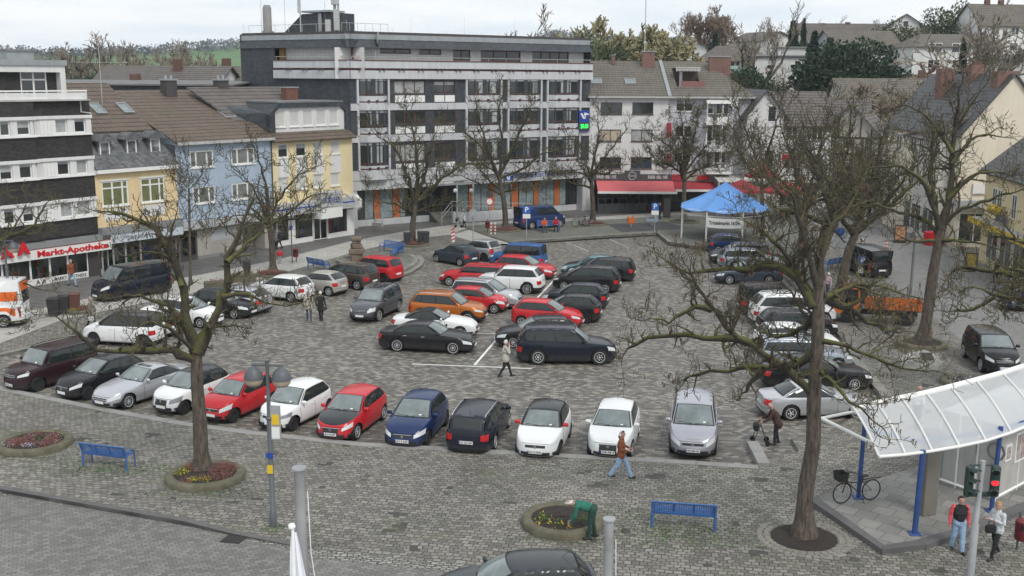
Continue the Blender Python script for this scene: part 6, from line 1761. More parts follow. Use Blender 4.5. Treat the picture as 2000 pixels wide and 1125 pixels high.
q0,q1=f.uz(1330,353,.2)[1],f.uz(1330,341,.2)[1]
sb=f.block('shop_sign',uB+.5,f.uz(1331,345)[0],q0,q1,-.05,.2,m_awnd);f.block('shop_sign',f.uz(1332,345)[0],f.uz(1379,345)[0],q0,q1+.2,-.05,.2,m_beige);f.block('shop_sign',f.uz(1362,345)[0],f.uz(1382,345)[0],q0+.1,q1-.1,.2,.5,m_sign_red)
awning(b7,uB+.6,f.uz(1396,365,1)[0],q0-.1,f.uz(1360,370,2.8)[1],2.8,m_awnd)
f.block('red_sign',f.uz(1306,300,.6)[0]-.1,f.uz(1311,300,.6)[0],f.uz(1308,322,.6)[1],f.uz(1308,300,.6)[1],.1,.8,m_awnd)
f.block('red_sign',f.uz(1306,240,.6)[0]-.1,f.uz(1311,240,.6)[0],f.uz(1308,268,.6)[1],f.uz(1308,240,.6)[1],.1,.8,m_awnd)
a,b=f.uz(1396,350,1)[0],f.uz(1490,350,1)[0];zv0,zv1=f.uz(1440,356,3.2)[1],f.uz(1440,343,.1)[1]
mb=MB();mb.face(f.pt(a,zv1,.1),f.pt(b,zv1,.1),f.pt(b,zv0,3.2),f.pt(a,zv0,3.2));vg=mb.build('veranda_roof',m_shutter,b7,world=True)
mb=MB()
for k in range(9):uu=a+(b-a)*k/8;mb.tube([f.pt(uu,zv1+.05,.1),f.pt(uu,zv0+.05,3.2)],.05,4);mb.tube([f.pt(uu,zv0,3.2),f.pt(uu,ZP,3.2)],.06,4)
mb.build('veranda_frame',m_white,b7,world=True)
def umbrella(px,py,ptop,w,label,z=ZP):
 P=at(px,py,z);t=topz(P,px,ptop)
 o=thing('market_umbrella',label,'parasol',P,group='dark red parasols at the cafe')
 mb=MB();mb.tube([(0,0,0),(0,0,t-z)],.035,6);mb.build('pole',m_gutter,o)
 mb=MB();h=t-z
 rim_=[V((w*math.cos(R(45*k+22)),w*math.sin(R(45*k+22)),h-.95))for k in range(8)]
 for k in range(8):mb.face(rim_[k],rim_[(k+1)%8],V((0,0,h)));mb.face(rim_[k],rim_[(k+1)%8],rim_[(k+1)%8]-V((0,0,.22)),rim_[k]-V((0,0,.22)))
 mb.build('canopy',m_awnd,o)
umbrella(1446,427,350,2.3,'dark red parasol behind the blue gazebo peak')
umbrella(1530,428,352,2.3,'dark red parasol between two bare tree trunks beyond the gazebo')
umbrella(1484,424,322,1.7,'small dark red parasol by the white house wall')
m_creamr=M('cream_render',(.66,.60,.49),.85,.05,.7,streak=.08)
m_darktile=MTILE('anthracite_tiles',(.055,.056,.06),.3,.36,.07,.5,.06)
m_timber=M('brown_timber',(.07,.045,.035),.8,.15,3)
m_slated=MB_('dark_slate_front',(.07,.068,.066),(.115,.112,.108),(.045,.045,.045),w=.3,h=.2,mortar=.008,use_uv=True,var=.2,vscale=.4,bump=.3,wob=0)
m_oldred=M('old_brick_red',(.12,.066,.052),.8,.15,2)
def house(label,c,w,d,h,rh,yaw,wall,roof,wins=(),ridge='u',over=.4,chim=(),name='house',cat='house',group=None,hip=0.0,sky=(),frame=None,z0=None):
 'gabled house; local x runs along the front, front faces -y'
 z=c.z if z0 is None else z0
 t=thing(name,label,cat,(c.x,c.y,z),yaw,group)
 m=MB();hw,hd=w/2,d/2
 P=[(-hw,-hd),(hw,-hd),(hw,hd),(-hw,hd)]
 for i in range(4):m.face((*P[i],-3),(*P[(i+1)%4],-3),(*P[(i+1)%4],h),(*P[i],h))
 if not hip:
  if ridge=='u':
   for x in(-hw,hw):m.face((x,-hd,h),(x,hd,h),(x,0,h+rh))
  else:
   for y in(-hd,hd):m.face((-hw,y,h),(hw,y,h),(0,y,h+rh))
 m.build('wall',wall,t)
 o=over
 if ridge=='u':
  s=rh/hd
  for sg in(-1,1):
   a,b=-hw-o+(0),hw+o
   roof_o=[V((a,sg*(hd+o),h-s*o)),V((b,sg*(hd+o),h-s*o)),V((hw+o-hip,0,h+rh)),V((-hw-o+hip,0,h+rh))]
   n=(roof_o[1]-roof_o[0]).cross(roof_o[2]-roof_o[0]).normalized();n=n if n.z>0 else-n
   m=MB();m.loft([[p for p in roof_o],[p+n*.14 for p in roof_o]]);rf=m.build('roof',roof,t)
   if hip:
    m=MB();m.face(V((sg*(hw+o),-hd-o,h-s*o+.1)),V((sg*(hw+o),hd+o,h-s*o+.1)),V((sg*(hw+o-hip),0,h+rh+.13)));m.build('roof_hip',roof,rf)
 else:
  s=rh/hw
  for sg in(-1,1):
   roof_o=[V((sg*(hw+o),-hd-o,h-s*o)),V((sg*(hw+o),hd+o,h-s*o)),V((0,hd+o,h+rh)),V((0,-hd-o,h+rh))]
   n=(roof_o[1]-roof_o[0]).cross(roof_o[2]-roof_o[0]).normalized();n=n if n.z>0 else-n
   m=MB();m.loft([[p for p in roof_o],[p+n*.14 for p in roof_o]]);m.build('roof',roof,t)
 for(x,y,hh)in chim:
  m=MB();m.box((x,y,h+rh*.6+hh/2),(.8,.7,hh+rh*.6));m.build('chimney',m_oldred,t)
 for wd in wins:
  fc,u,zz,ww,wh=wd[:5];n=wd[5]if len(wd)>5 else 2
  m=MB();g=MB()
  def at_(a,b,e):
   if fc=='f':return V((a,-hd-e,b))
   if fc=='l':return V((-hw-e,a,b))
   return V((hw+e,a,b))
  def bar(a0,a1,b0,b1):m.loft([[at_(a0,b0,e),at_(a1,b0,e),at_(a1,b1,e),at_(a0,b1,e)]for e in(-.03,.05)])
  fw=.09
  bar(u-ww/2,u+ww/2,zz,zz+fw);bar(u-ww/2,u+ww/2,zz+wh-fw,zz+wh)
  for k in range(n+1):bar(u-ww/2+(ww-fw)*k/n,u-ww/2+(ww-fw)*k/n+fw,zz+fw,zz+wh-fw)
  wo=m.build('window',frame or m_white,t)
  g.face(at_(u-ww/2,zz,.02),at_(u+ww/2,zz,.02),at_(u+ww/2,zz+wh,.02),at_(u-ww/2,zz+wh,.02));g.build('pane',m_winglass,wo,normals=False)
 return t
def grid_w(fc,us,zs,w,h,n=2):return[(fc,u,z,w,h,n)for u in us for z in zs]
def hz(px,py,Y):return atdepth(px,py,Y).z
def C(px,Y,z=0.0):p=atdepth(px,300,Y);return V((p.x,Y,z))
HB='houses along the right-hand street'
house('white house with dark tiled roof and two red shop signs behind the trees',C(1520,116),8.5,9,hz(1520,243,112),hz(1530,180,116)-hz(1520,243,112),0,m_render_w,m_tileg,grid_w('f',(-2.6,.2,2.8),(4.2,7.2),1.2,1.5)+[('f',0,.3,6.5,2.6,4)],group=HB,name='street_house')
house('white gabled house end with small window beside the grey corner house',C(1472,111),3.6,9,hz(1472,225,107),2.4,0,m_render_w,m_darktile,[('f',.6,9.2,.9,1.6,1),('f',.5,4.5,1.0,2.0,1)],ridge='v',group=HB,name='street_house')
for i,(px,lab)in enumerate(((1494,'narrow red shop sign on the white house wall'),(1526,'wide red shop sign on the white house wall'))):
 P=atdepth(px,307,111.2);o=thing('shop_sign',lab,'sign',P);m=MB();m.bbox((0,0,0),(1.0 if i==0 else 2.2,.15,.55));m.build('panel',m_sign_red,o);o.location.z=P.z
house('slate fronted house with dark steep roof behind the trees',C(1605,121),9,9,hz(1605,262,116),hz(1620,196,121)-hz(1605,262,116),R(-12),m_slated,m_tileg,grid_w('f',(-3,-.6,1.8,3.6),(3.8,6.6),1.0,1.5)+[('f',-.5,.3,7.5,2.4,5)],group=HB,name='street_house')
tb_=house('half-timbered white house with brown beams beyond the trees',C(1668,117),6.5,9,hz(1668,268,112),hz(1668,205,112)-hz(1668,268,112),R(-25),M('old_cream_infill',(.42,.40,.35),.85,.1,1),m_tileg,grid_w('f',(-2,0,2),(3.6,6.2),.9,1.3)+[('f',0,.3,5.5,2.3,4)],ridge='v',group=HB,name='street_house')
m=MB();hT=hz(1668,268,112)
for k in range(8):m.box((-3.15+6.3*k/7,-4.53,hT/2+1.4),(.16,.08,hT-2.9))
for z in(2.9,5.7,hT-.1):m.box((0,-4.54,z),(6.5,.08,.2))
for k in range(7):
 a=V((-3.1+.9*k,-4.53,3.0));m.tube([a,a+V((.8,0,2.5*(1 if k%2 else.9)))],.07,4)
for k in range(-2,3):m.box((k*1.1,-4.53,hT+(2.6-abs(k))*.55),(.14,.08,(2.9-abs(k))*1.1))
m.build('timber_frame',m_timber,tb_)
A,B=at(1718,424,ZP),at(1816,476,ZP)
d=(B-A);ya=math.atan2(d.y,d.x)
mid=(A+B)/2;nrm=V((-d.y,d.x,0)).normalized();nrm=nrm if nrm.x>0 else-nrm
house('long pale house with brown tiled roof and shop windows along the street',mid+nrm*5.5,d.length+1,11,hz(1760,262,mid.y),hz(1740,160,mid.y+3)-hz(1760,262,mid.y),ya,M('pale_warm_render',(.58,.56,.52),.85,.06,.6,streak=.1),m_tileg,grid_w('f',[x for x in(-8,-5,-2,1,4,7)],(4.2,6.9),1.3,1.5)+[('f',x,.5,3.2,2.3,2)for x in(-7.5,-3.8,0,3.8,7.5)],group=HB,name='street_house',chim=((-4,1,2.2),))
house('brown roofed house with three small roof windows further up the street',C(1745,142,2),16,13,hz(1745,203,136)-2,hz(1745,155,142)-hz(1745,203,136),R(-8),m_render_w,m_tilegb,chim=((3,1,1.5),),group=HB,name='street_house')
A,B=at(1846,482,ZP),at(1912,482,ZP)
Yc=A.y
P0=atdepth(1846,480,Yc);xr=atdepth(2050,300,Yc).x
wC=xr-P0.x
zEv=hz(1862,264,Yc);zRd=hz(1990,150,Yc)
cream=house('cream gabled house with anthracite roof, tall brick chimneys and shop on the corner',V(((P0.x+xr)/2,Yc+7,ZP)),wC,14,zEv,(zRd-zEv)*1.0,R(4),m_creamr,m_darktile,[('f',-wC/2+1.6,.4,2.6,2.4,2),('f',-wC/2+4.6,.4,2.4,2.4,2)]+grid_w('l',(-4.5,-1.5,1.5,4.5),(4.3,7.0),1.2,1.5)+[('l',-4,.4,3,2.4,2),('l',1,.4,3,2.4,2)],ridge='v',over=.25,group=HB,name='street_house')
for(px,py,dy,w_)in((1948,200,1.0,1.7),(1898,185,6,1.0),(1845,190,9,1.2)):
 q=atdepth(px,py,Yc+dy);m=MB();m.box((q.x-cream.location.x,dy-7,q.z),(w_,1.1,4.6));m.build('chimney',m_brickred,cream)
q=atdepth(1910,183,Yc+3.0);m=MB();rs=(zRd-zEv)/(wC/2);m.box((q.x-cream.location.x-1,-3.5,zEv+(q.x-cream.location.x-1+wC/2)*rs+.12),(3.0,3.2,.12),rot=Matrix.Rotation(-math.atan(rs),3,'Y'));m.build('roof_glazing',m_shutter,cream)
m=MB();bxw=3.4;m.box((-wC/2+2.2,-7.4,3.55),(5.0,.8,.6));m.build('canopy',m_fascia,cream)
m=MB();m.box((-wC/2+3.2,-7.12,4.75),(4.0,.14,.8));sg_=m.build('shop_sign',m_sign_w,cream)
m=MB();m.tube([(-wC/2+3.4,-7.2,4.6),(-wC/2+4.2,-7.2,4.8),(-wC/2+5.0,-7.2,4.95)],.06,4);m.build('sign_stroke',m_sign_red,sg_)
A,B=at(1911,509,ZP),at(2003,562,ZP)
d=B-A;ya=math.atan2(d.y,d.x);nrm=V((-d.y,d.x,0)).normalized();nrm=nrm if nrm.x>0 else-nrm
d=d*1.5
mid=A+d/2
zE=hz(1950,345,(A.y+B.y)/2)
yl=house('warm yellow house with dark roof dormer and yellow blue shop front at the street edge',mid+nrm*5,d.length,10,zE,4.2,ya,m_yellow2,m_darktile,grid_w('f',(-5.4,-4.2,-1.0,2.0,5),(4.0,),1.0,1.7)+[('f',x,.5,2.5,2.3,2)for x in(-5,-2,1,4)],group=HB,name='street_house')
m=MB();m.box((0,-5.5,3.25),(d.length-.4,1.1,.18));m.mat=1;m.box((0,-6.06,3.2),(d.length-.4,.05,.45));m.build('shop_canopy',[m_fascia,M('sign_yellow',(.65,.45,.02),.6,.08,1)],yl)
for k in(-1.6,-.9):m=MB();m.lathe([(0,-.35),(.33,-.2),(.42,0),(.33,.2),(0,.35)],10,c=(k-2,-5.6,4.4));m.build('sign_ball',MATS['sign_yellow'],yl,smooth=60)
m=MB();m.box((-2.7,-5.3,3.8),(1.8,.15,.45));m.build('sign_panel',m_sign_blue,yl)
m=MB();m.box((1.0,-2.6,zE+1.6),(2.4,2.6,2.2));m.box((1.0,-2.6,zE+2.8),(2.9,3.1,.22));dm=m.build('dormer',m_slateb,yl)
m=MB();m.box((.5,-3.93,zE+1.6),(.7,.06,1.5));m.box((1.6,-3.93,zE+1.6),(.7,.06,1.5));m.build('window',m_curtain,dm)
HR='houses behind the shop row'
house('low tiled house with white gable and brick chimney behind the shop roofs',C(338,118),13.5,9,hz(330,172,114),hz(340,131,118)-hz(330,172,114),R(-6),m_render_w,m_tileg,chim=((1.5,-1,1.0),),group=HR)
house('tiled house with dark chimney half hidden by the slate bank wing',C(440,122),11,9,hz(440,172,118),hz(440,132,122)-hz(440,172,118),R(-6),m_render_w,m_tilegb,chim=((1.0,-1,1.2),),group=HR)
house('long flat dark roofed building with white eaves behind the shop roofs',C(235,104),27,10,hz(235,166,99),.3,R(-8),m_slateb,m_bitumen,chim=((-6,0,.8),(2,0,.7)),group=HR)
HH='houses on the wooded hillside'
def hill(label,px,pyb,pyt,Y,w,d,rf,yaw,wall,roof,**k):
 b=atdepth(px,pyb,Y);t=hz(px,pyt,Y)
 return house(label,V((b.x,Y+d/2,b.z)),w,d,(t-b.z)*(1-rf),(t-b.z)*rf,R(yaw),wall,roof,group=HH,**k)
o=hill('white hillside bungalow with grey hipped roof and pale glass balcony',1440,158,90,172,11,9,.42,-6,m_render_w,m_tileg,hip=3.2,wins=grid_w('f',(-2.6,0,2.6),(1.6,),1.5,1.4)+grid_w('f',(-1.5,2),(-.6,),1.6,1.5))
m=MB();m.box((-1.5,-5.2,1.35),(6.5,1.4,.15));m.mat=1;m.box((-1.5,-5.9,1.85),(6.5,.05,.9));m.build('balcony',[m_white,M('pale_green_glass',(.42,.55,.52),.2,.05,1)],o)
hill('white flat roofed annex with grey garage above the slope',1532,148,108,170,9.5,6,.06,-4,m_render_w,m_bitumen,wins=[('f',-2,1.0,1.2,.7,1),('f',1.4,1.0,.8,.8,1)])
o=hill('small white garage with grey roller door on the slope',1548,118,92,182,4.6,5,.06,-4,m_render_w,m_bitumen)
m=MB();m.box((.3,-2.56,.9),(3.2,.08,1.6));m.build('garage_door',m_shutter,o)
hill('broad brown roofed house behind the conifers on the slope',1655,110,44,195,15,12,.60,0,m_render_w,m_tileg,chim=((1.5,0,.7),(-3,0,.5)),wins=[('f',-6,1.2,2.0,1.3,2)])
hill('wide grey roofed house with low stone wall right of the conifers',1690,122,58,186,12,11,.62,10,m_greyr,m_tilegb)
hill('white gabled house with two small windows high on the slope',1778,92,28,205,7.5,9,.42,-14,m_render_w,m_tilegb,ridge='v',wins=[('f',0,3.6,1.0,1.2,1),('f',1.5,.9,1.3,1.6,1)])
hill('pale house with hipped roof and wide glazing behind the big bare tree',1868,135,66,178,15,10,.36,2,m_render_w,m_tilegb,hip=3.5,wins=grid_w('f',(-4,0,4.2),(2.6,),2.4,1.5)+grid_w('f',(-4,0,4),(.1,),2.0,1.4))
hill('tall white house with dark roof, dormer and two chimneys at the skyline',1985,110,6,190,15,10,.42,8,m_render_w,m_tilegb,chim=((-4,0,1.2),(-1.4,0,1.2)),wins=grid_w('f',(-5,-1.4),(1.0,3.6),1.5,1.3))
hill('small white house with two windows near the brick chimneys',1985,145,107,160,7.5,7,.25,0,m_render_w,m_darktile,wins=[('f',-1.6,1.0,.9,1.1,1),('f',0,1.0,.9,1.1,1)])
hill('white gabled house with black window wall near the skyline',1345,118,72,200,9,9,.4,-20,m_render_w,m_tilegb,ridge='v',wins=[('f',1.2,.8,3.0,2.2,2)])
hill('brown gabled house on the ridge between bare trees',1500,96,62,215,10,9,.55,30,m_render_w,m_tileg,ridge='v')
def bark(name,c1,c2,moss,lo,hi,vs=(6,6,1.2)):
 m=bpy.data.materials.new(name);t,n,l,b=nt(m);b.inputs['Roughness'].default_value=.9
 geo=n.new('ShaderNodeNewGeometry');mp=n.new('ShaderNodeMapping');mp.inputs['Scale'].default_value=vs
 l.new(geo.outputs['Position'],mp.inputs['Vector'])
 nz=n.new('ShaderNodeTexNoise');nz.inputs['Scale'].default_value=2.2;nz.inputs['Detail'].default_value=6;nz.inputs['Roughness'].default_value=.7;l.new(mp.outputs[0],nz.inputs['Vector'])
 rp=n.new('ShaderNodeValToRGB');rp.color_ramp.elements[0].color=(*c1,1);rp.color_ramp.elements[1].color=(*c2,1);rp.color_ramp.elements[0].position=.35;rp.color_ramp.elements[1].position=.68
 l.new(nz.outputs['Fac'],rp.inputs['Fac'])
 sp=n.new('ShaderNodeSeparateXYZ');l.new(geo.outputs['Normal'],sp.inputs[0])
 n2=n.new('ShaderNodeTexNoise');n2.inputs['Scale'].default_value=1.6;n2.inputs['Detail'].default_value=4;l.new(geo.outputs['Position'],n2.inputs['Vector'])
 ad=n.new('ShaderNodeMath');ad.operation='MULTIPLY_ADD';ad.inputs[1].default_value=.45;l.new(sp.outputs['Z'],ad.inputs[0]);l.new(n2.outputs['Fac'],ad.inputs[2])
 mr=n.new('ShaderNodeMapRange');mr.inputs['From Min'].default_value=lo;mr.inputs['From Max'].default_value=hi;l.new(ad.outputs[0],mr.inputs['Value'])
 mx=n.new('ShaderNodeMix');mx.data_type='RGBA';l.new(mr.outputs['Result'],mx.inputs['Factor']);l.new(rp.outputs['Color'],mx.inputs['A']);mx.inputs['B'].default_value=(*moss,1)
 l.new(mx.outputs['Result'],b.inputs['Base Color'])
 bp=n.new('ShaderNodeBump');bp.inputs['Strength'].default_value=.9;bp.inputs['Distance'].default_value=.05;l.new(nz.outputs['Fac'],bp.inputs['Height']);l.new(bp.outputs['Normal'],b.inputs['Normal'])
 MATS[name]=m
 return m
m_bark=bark('furrowed_bark',(.032,.025,.02),(.155,.125,.098),(.095,.10,.035),.68,1.0)
m_limb=bark('mossy_limb_bark',(.022,.018,.013),(.068,.056,.04),(.095,.098,.024),.53,.87,(4,4,4))
m_twig=bark('twig_bark',(.035,.028,.02),(.09,.073,.05),(.095,.10,.03),.62,.92,(3,3,3))
m_pod=M('dry_seed_pods',(.115,.075,.05),.85,.3,6)
def rdir(rnd):
 z=rnd.uniform(-1,1);a=rnd.uniform(0,2*math.pi);r=math.sqrt(1-z*z)
 return V((r*math.cos(a),r*math.sin(a),z))
def sweep(pts,n):
 'smooth a polyline into n points (Catmull-Rom)'
 P=[pts[0]*2-pts[1]]+list(pts)+[pts[-1]*2-pts[-2]]
 out=[]
 m=len(pts)-1
 for k in range(n):
  t=k/(n-1)*m;i=min(int(t),m-1);f=t-i
  a,b,c,d=P[i],P[i+1],P[i+2],P[i+3]
  out.append(0.5*((2*b)+(c-a)*f+(2*a-5*b+4*c-d)*f*f+(3*b-a-3*c+d)*f**3))
 return out
def branch(rnd,mb,p,d,L,r0,lev,seg=6,gn=.42,up=.10,twl=1.0,dens=1.0,pods=None,thick=1.0,rmin=.007):
 'one gnarled branch and everything that grows on it'
 path=[p];rad=[r0]
 for k in range(seg):
  d=(d+rdir(rnd)*gn+V((0,0,up))).normalized()
  p=p+d*(L/seg);path.append(p);rad.append(max(rmin,r0*(1-.8*(k+1)/seg)))
 mb.tube(path,rad,5 if lev<=1 else(4 if lev==2 else 3),cap=False)
 if lev>=4:return
 if lev==3:
  if pods is not None and rnd.random()<.12:
   for _ in range(rnd.randint(2,4)):
    q=path[-1]+rdir(rnd)*.06;h=rnd.uniform(.08,.15);w=.016
    pods.face(q+V((-w,0,0)),q+V((w,0,0)),q+V((w*.6,.02,-h)),q+V((-w*.6,.02,-h)))
  return
 n={0:int(L/.40*dens),1:int(L/.27*dens),2:int(L/.16*dens)}[lev]
 for k in range(n):
  t=(k+rnd.uniform(.3,1.0))/n
  if t<(.22 if lev<2 else.1):continue
  i=min(int(t*seg),seg-1);q=path[i].lerp(path[i+1],t*seg-i)
  dd=(path[i+1]-path[i]).normalized()
  s=dd.cross(rdir(rnd)).normalized()
  nd=(dd*rnd.uniform(.15,.75)+s+V((0,0,.22))).normalized()
  ll={0:rnd.uniform(.9,2.0),1:rnd.uniform(.45,1.05),2:rnd.uniform(.18,.5)}[lev]*twl*(1.15-.4*t)
  rr=max(rmin,rad[i]*{0:.5,1:.55,2:.6}[lev])
  branch(rnd,mb,q,nd,ll,rr,lev+1,{0:6,1:5,2:4}[lev],gn,up,twl,dens,pods,thick,rmin)
def px_tree(label,base,trunk,limbs,tr,seed,z=ZP,twl=1.0,dens=1.0,auto=0,crownR=4,group='gnarled bare trees around the square',pods=True,rmin=.008,limb_r=.52):
 dens*=1.6 if rmin<.011 else 1.1 if rmin<.014 else 1.2
 'trunk and main limbs follow the photograph; smaller growth is random'
 rnd=random.Random(seed)
 B=at(*base,z)
 t=thing('bare_tree',label,'tree',B,0,group)
 n=V((B.x,B.y,0)).normalized()
 side=V((n.y,-n.x,0))
 def P(px,py,dd=0.0):return onplane(px,py,B+n*dd,n)
 tp=[B+V((0,0,-.05))]+[P(*q)for q in trunk]
 tp=sweep(tp,14)
 m=MB()
 rad=[tr*(1.0-.35*(k/13))for k in range(14)];rad[0]=tr*1.75;rad[1]=tr*1.22
 m.tube(tp,rad,14,cap=True)
 nn=14
 for i,v in enumerate(m.v):
  k=i//nn;c=tp[min(k,13)];o=v-c
  m.v[i]=c+o*(1+.16*noise.noise(V((v.x*3,v.y*3,v.z*.8)))+(.10 if k==0 and i%3==0 else 0))
 cr=MB();pd=MB()if pods else None
 LM=[]
 for lb in limbs:
  ds=lb[-1];pts=[P(x,y,ds*(k/(len(lb)-2))**1.0)for k,(x,y)in enumerate(lb[:-1])]
  LM.append(pts)
 top=tp[-1]
 for k in range(auto):
  a=2*math.pi*(k+rnd.uniform(-.25,.25))/auto
  out=V((math.cos(a),math.sin(a),0));L=crownR*rnd.uniform(.75,1.1);el=rnd.uniform(.25,.95)
  p=tp[rnd.choice((10,11,12,13))];pts=[p]
  d=(out*1.0+V((0,0,el))).normalized()
  for s in range(5):
   d=(d+rdir(rnd)*.28+V((0,0,.10 if s>1 else-.02))).normalized();p=p+d*L/4.2;pts.append(p)
  LM.append(pts)
 for pts in LM:
  L=sum((b-a).length for a,b in zip(pts,pts[1:]));ns=max(8,int(L/.35))
  path=sweep(pts,ns)
  for i in range(2,ns):path[i]=path[i]+rdir(rnd)*.07*min(1,i/4)
  r0=tr*limb_r*rnd.uniform(.85,1.15)*min(1.15,max(.6,L/5))
  rr=[max(.02,r0*(1-.84*(i/(ns-1))**.8)*rnd.uniform(.82,1.32))for i in range(ns)]
  m.mat=1;m.tube(path,rr,7,cap=False)
  k=int(L/.36*dens)
  for j in range(k):
   tt=(j+rnd.uniform(.2,1))/k
   if tt<.12:continue
   i=min(int(tt*(ns-1)),ns-2);q=path[i].lerp(path[i+1],tt*(ns-1)-i);dd=(path[i+1]-path[i]).normalized()
   s=dd.cross(rdir(rnd)).normalized()
   nd=(dd*rnd.uniform(.2,.9)+s+V((0,0,.35))).normalized()
   big=rnd.random()<.3
   branch(rnd,cr,q,nd,rnd.uniform(1.0,1.9)*twl if big else rnd.uniform(.4,1.1)*twl,max(rmin*1.6,rr[i]*rnd.uniform(.42,.68)),1 if big else 2,6,.52,.10,twl,dens,pd,1,rmin)
  branch(rnd,cr,path[-1],(path[-1]-path[-2]).normalized(),1.0*twl,.02,1,6,.42,.1,twl,dens,pd,1,rmin)
 m.build('trunk',[m_bark,m_limb],t,smooth=70,world=True,normals=False,uv=False)
 cr.build('crown',m_twig,t,smooth=70,world=True,normals=False,uv=False)
 if pods and pd.f:pd.build('dry_leaves',m_pod,t,world=True,normals=False,uv=False)
 return t
px_tree('big gnarled bare tree with long low boughs growing from round bed of dark soil',(1570,1050),[(1574,960),(1588,860),(1590,760),(1597,660),(1600,560)],[[(1587,770),(1556,738),(1524,712),(1480,680),(1432,648),(1388,604),(1360,556),(1343,530),-1.0],[(1590,690),(1548,716),(1492,718),(1432,722),(1370,728),(1335,742),1.2],[(1470,672),(1432,660),(1380,660),(1300,657),(1240,672),(1212,694),.4],[(1492,720),(1465,748),(1448,778),.2],[(1592,600),(1560,545),(1524,524),(1480,521),(1449,531),(1412,524),(1346,530),(1306,512),2.0],[(1594,590),(1562,540),(1539,499),(1511,474),(1480,442),(1452,430),1.0],[(1598,565),(1580,500),(1570,450),(1556,406),(1542,375),(1512,347),-.6],[(1600,560),(1604,500),(1636,432),(1662,402),(1690,350),1.0],[(1597,665),(1640,672),(1672,685),(1708,702),(1752,712),(1806,726),-1.2],[(1596,720),(1622,742),(1650,772),(1692,804),(1722,832),-2.0],[(1600,590),(1640,566),(1680,555),(1724,560),(1800,584),1.5],[(1600,600),(1570,640),(1520,660),(1470,640),3.0],[(1600,575),(1650,600),(1720,640),(1770,650),3.0],[(1388,604),(1350,600),(1310,628),(1280,624),-1.0]],.245,11,twl=.82,dens=1.05,limb_r=.68)
px_tree('bare tree with a long horizontal bough growing from flower bed of yellow pansies',(396,925),[(392,860),(388,790),(384,720),(384,690)],[[(384,705),(350,692),(320,680),(267,686),(190,681),(153,646),(117,621),-.6],[(384,700),(372,650),(361,595),(348,531),(320,471),(295,442),(249,421),(199,411),1.0],[(384,690),(400,655),(427,595),(444,565),(443,513),(459,471),(478,417),(500,388),.6],[(436,580),(478,573),(509,583),(540,596),(590,588),-.6],[(355,560),(341,513),(302,496),(249,500),1.6],[(384,690),(340,650),(300,632),(262,640),-1.6],[(384,690),(362,640),(330,600),(280,580),(240,590),2.2],[(443,513),(490,470),(530,440),1.5],[(384,690),(420,640),(470,640),2.5],[(348,531),(330,480),(345,430),-.8]],.265,12,twl=.82,dens=1.0,limb_r=.62)
px_tree('tall bare tree rising from stone ringed bed in front of the cream house',(1803,668),[(1812,610),(1822,540),(1832,480),(1840,440)],[[(1838,450),(1855,380),(1861,312),(1862,260),(1872,196),(1880,150),.5],[(1836,450),(1824,405),(1800,353),(1755,325),(1700,330),-.5],[(1836,460),(1800,425),(1749,412),(1703,402),(1660,420),1.5],[(1840,445),(1864,418),(1905,399),(1958,381),(2003,366),-.8],[(1852,390),(1899,343),(1951,337),(1990,342),1.0],[(1860,320),(1890,280),(1930,262),(1975,270),.5],[(1861,300),(1830,250),(1790,215),(1750,200),1.0],[(1862,260),(1900,200),(1935,150),0],[(1830,430),(1818,340),(1822,260),(1800,230),2.0],[(1833,470),(1870,470),(1930,480),(1985,500),-1.5],[(1833,470),(1780,470),(1740,455),-1.5]],.31,13,twl=1.25,dens=.9,rmin=.012)
HT=[(1640,575,1655,500,1682,425,'leaning thick trunked bare tree behind the parking sign'),(1597,545,1605,470,1622,412,'bare tree with a leaning trunk between gazebo and street'),(1566,505,1568,450,1576,385,'dark bare tree straight behind the blue gazebo corner'),(1490,470,1489,400,1488,340,'slim bare tree beside the dark red parasols')]
for i,(bx,by,mx_,my,tx,ty,lab)in enumerate(HT):
 px_tree(lab,(bx,by),[(mx_,my),(tx,ty)],[[(tx,ty),(tx-30,ty-80),(tx-55,ty-150),.5],[(tx,ty),(tx+25,ty-90),(tx+45,ty-170),-.5]],(.33 if i<3 else.2),20+i,twl=1.6,dens=.85,auto=6,crownR=6.0 if i<3 else 4.5,rmin=.016,limb_r=.46,pods=False)
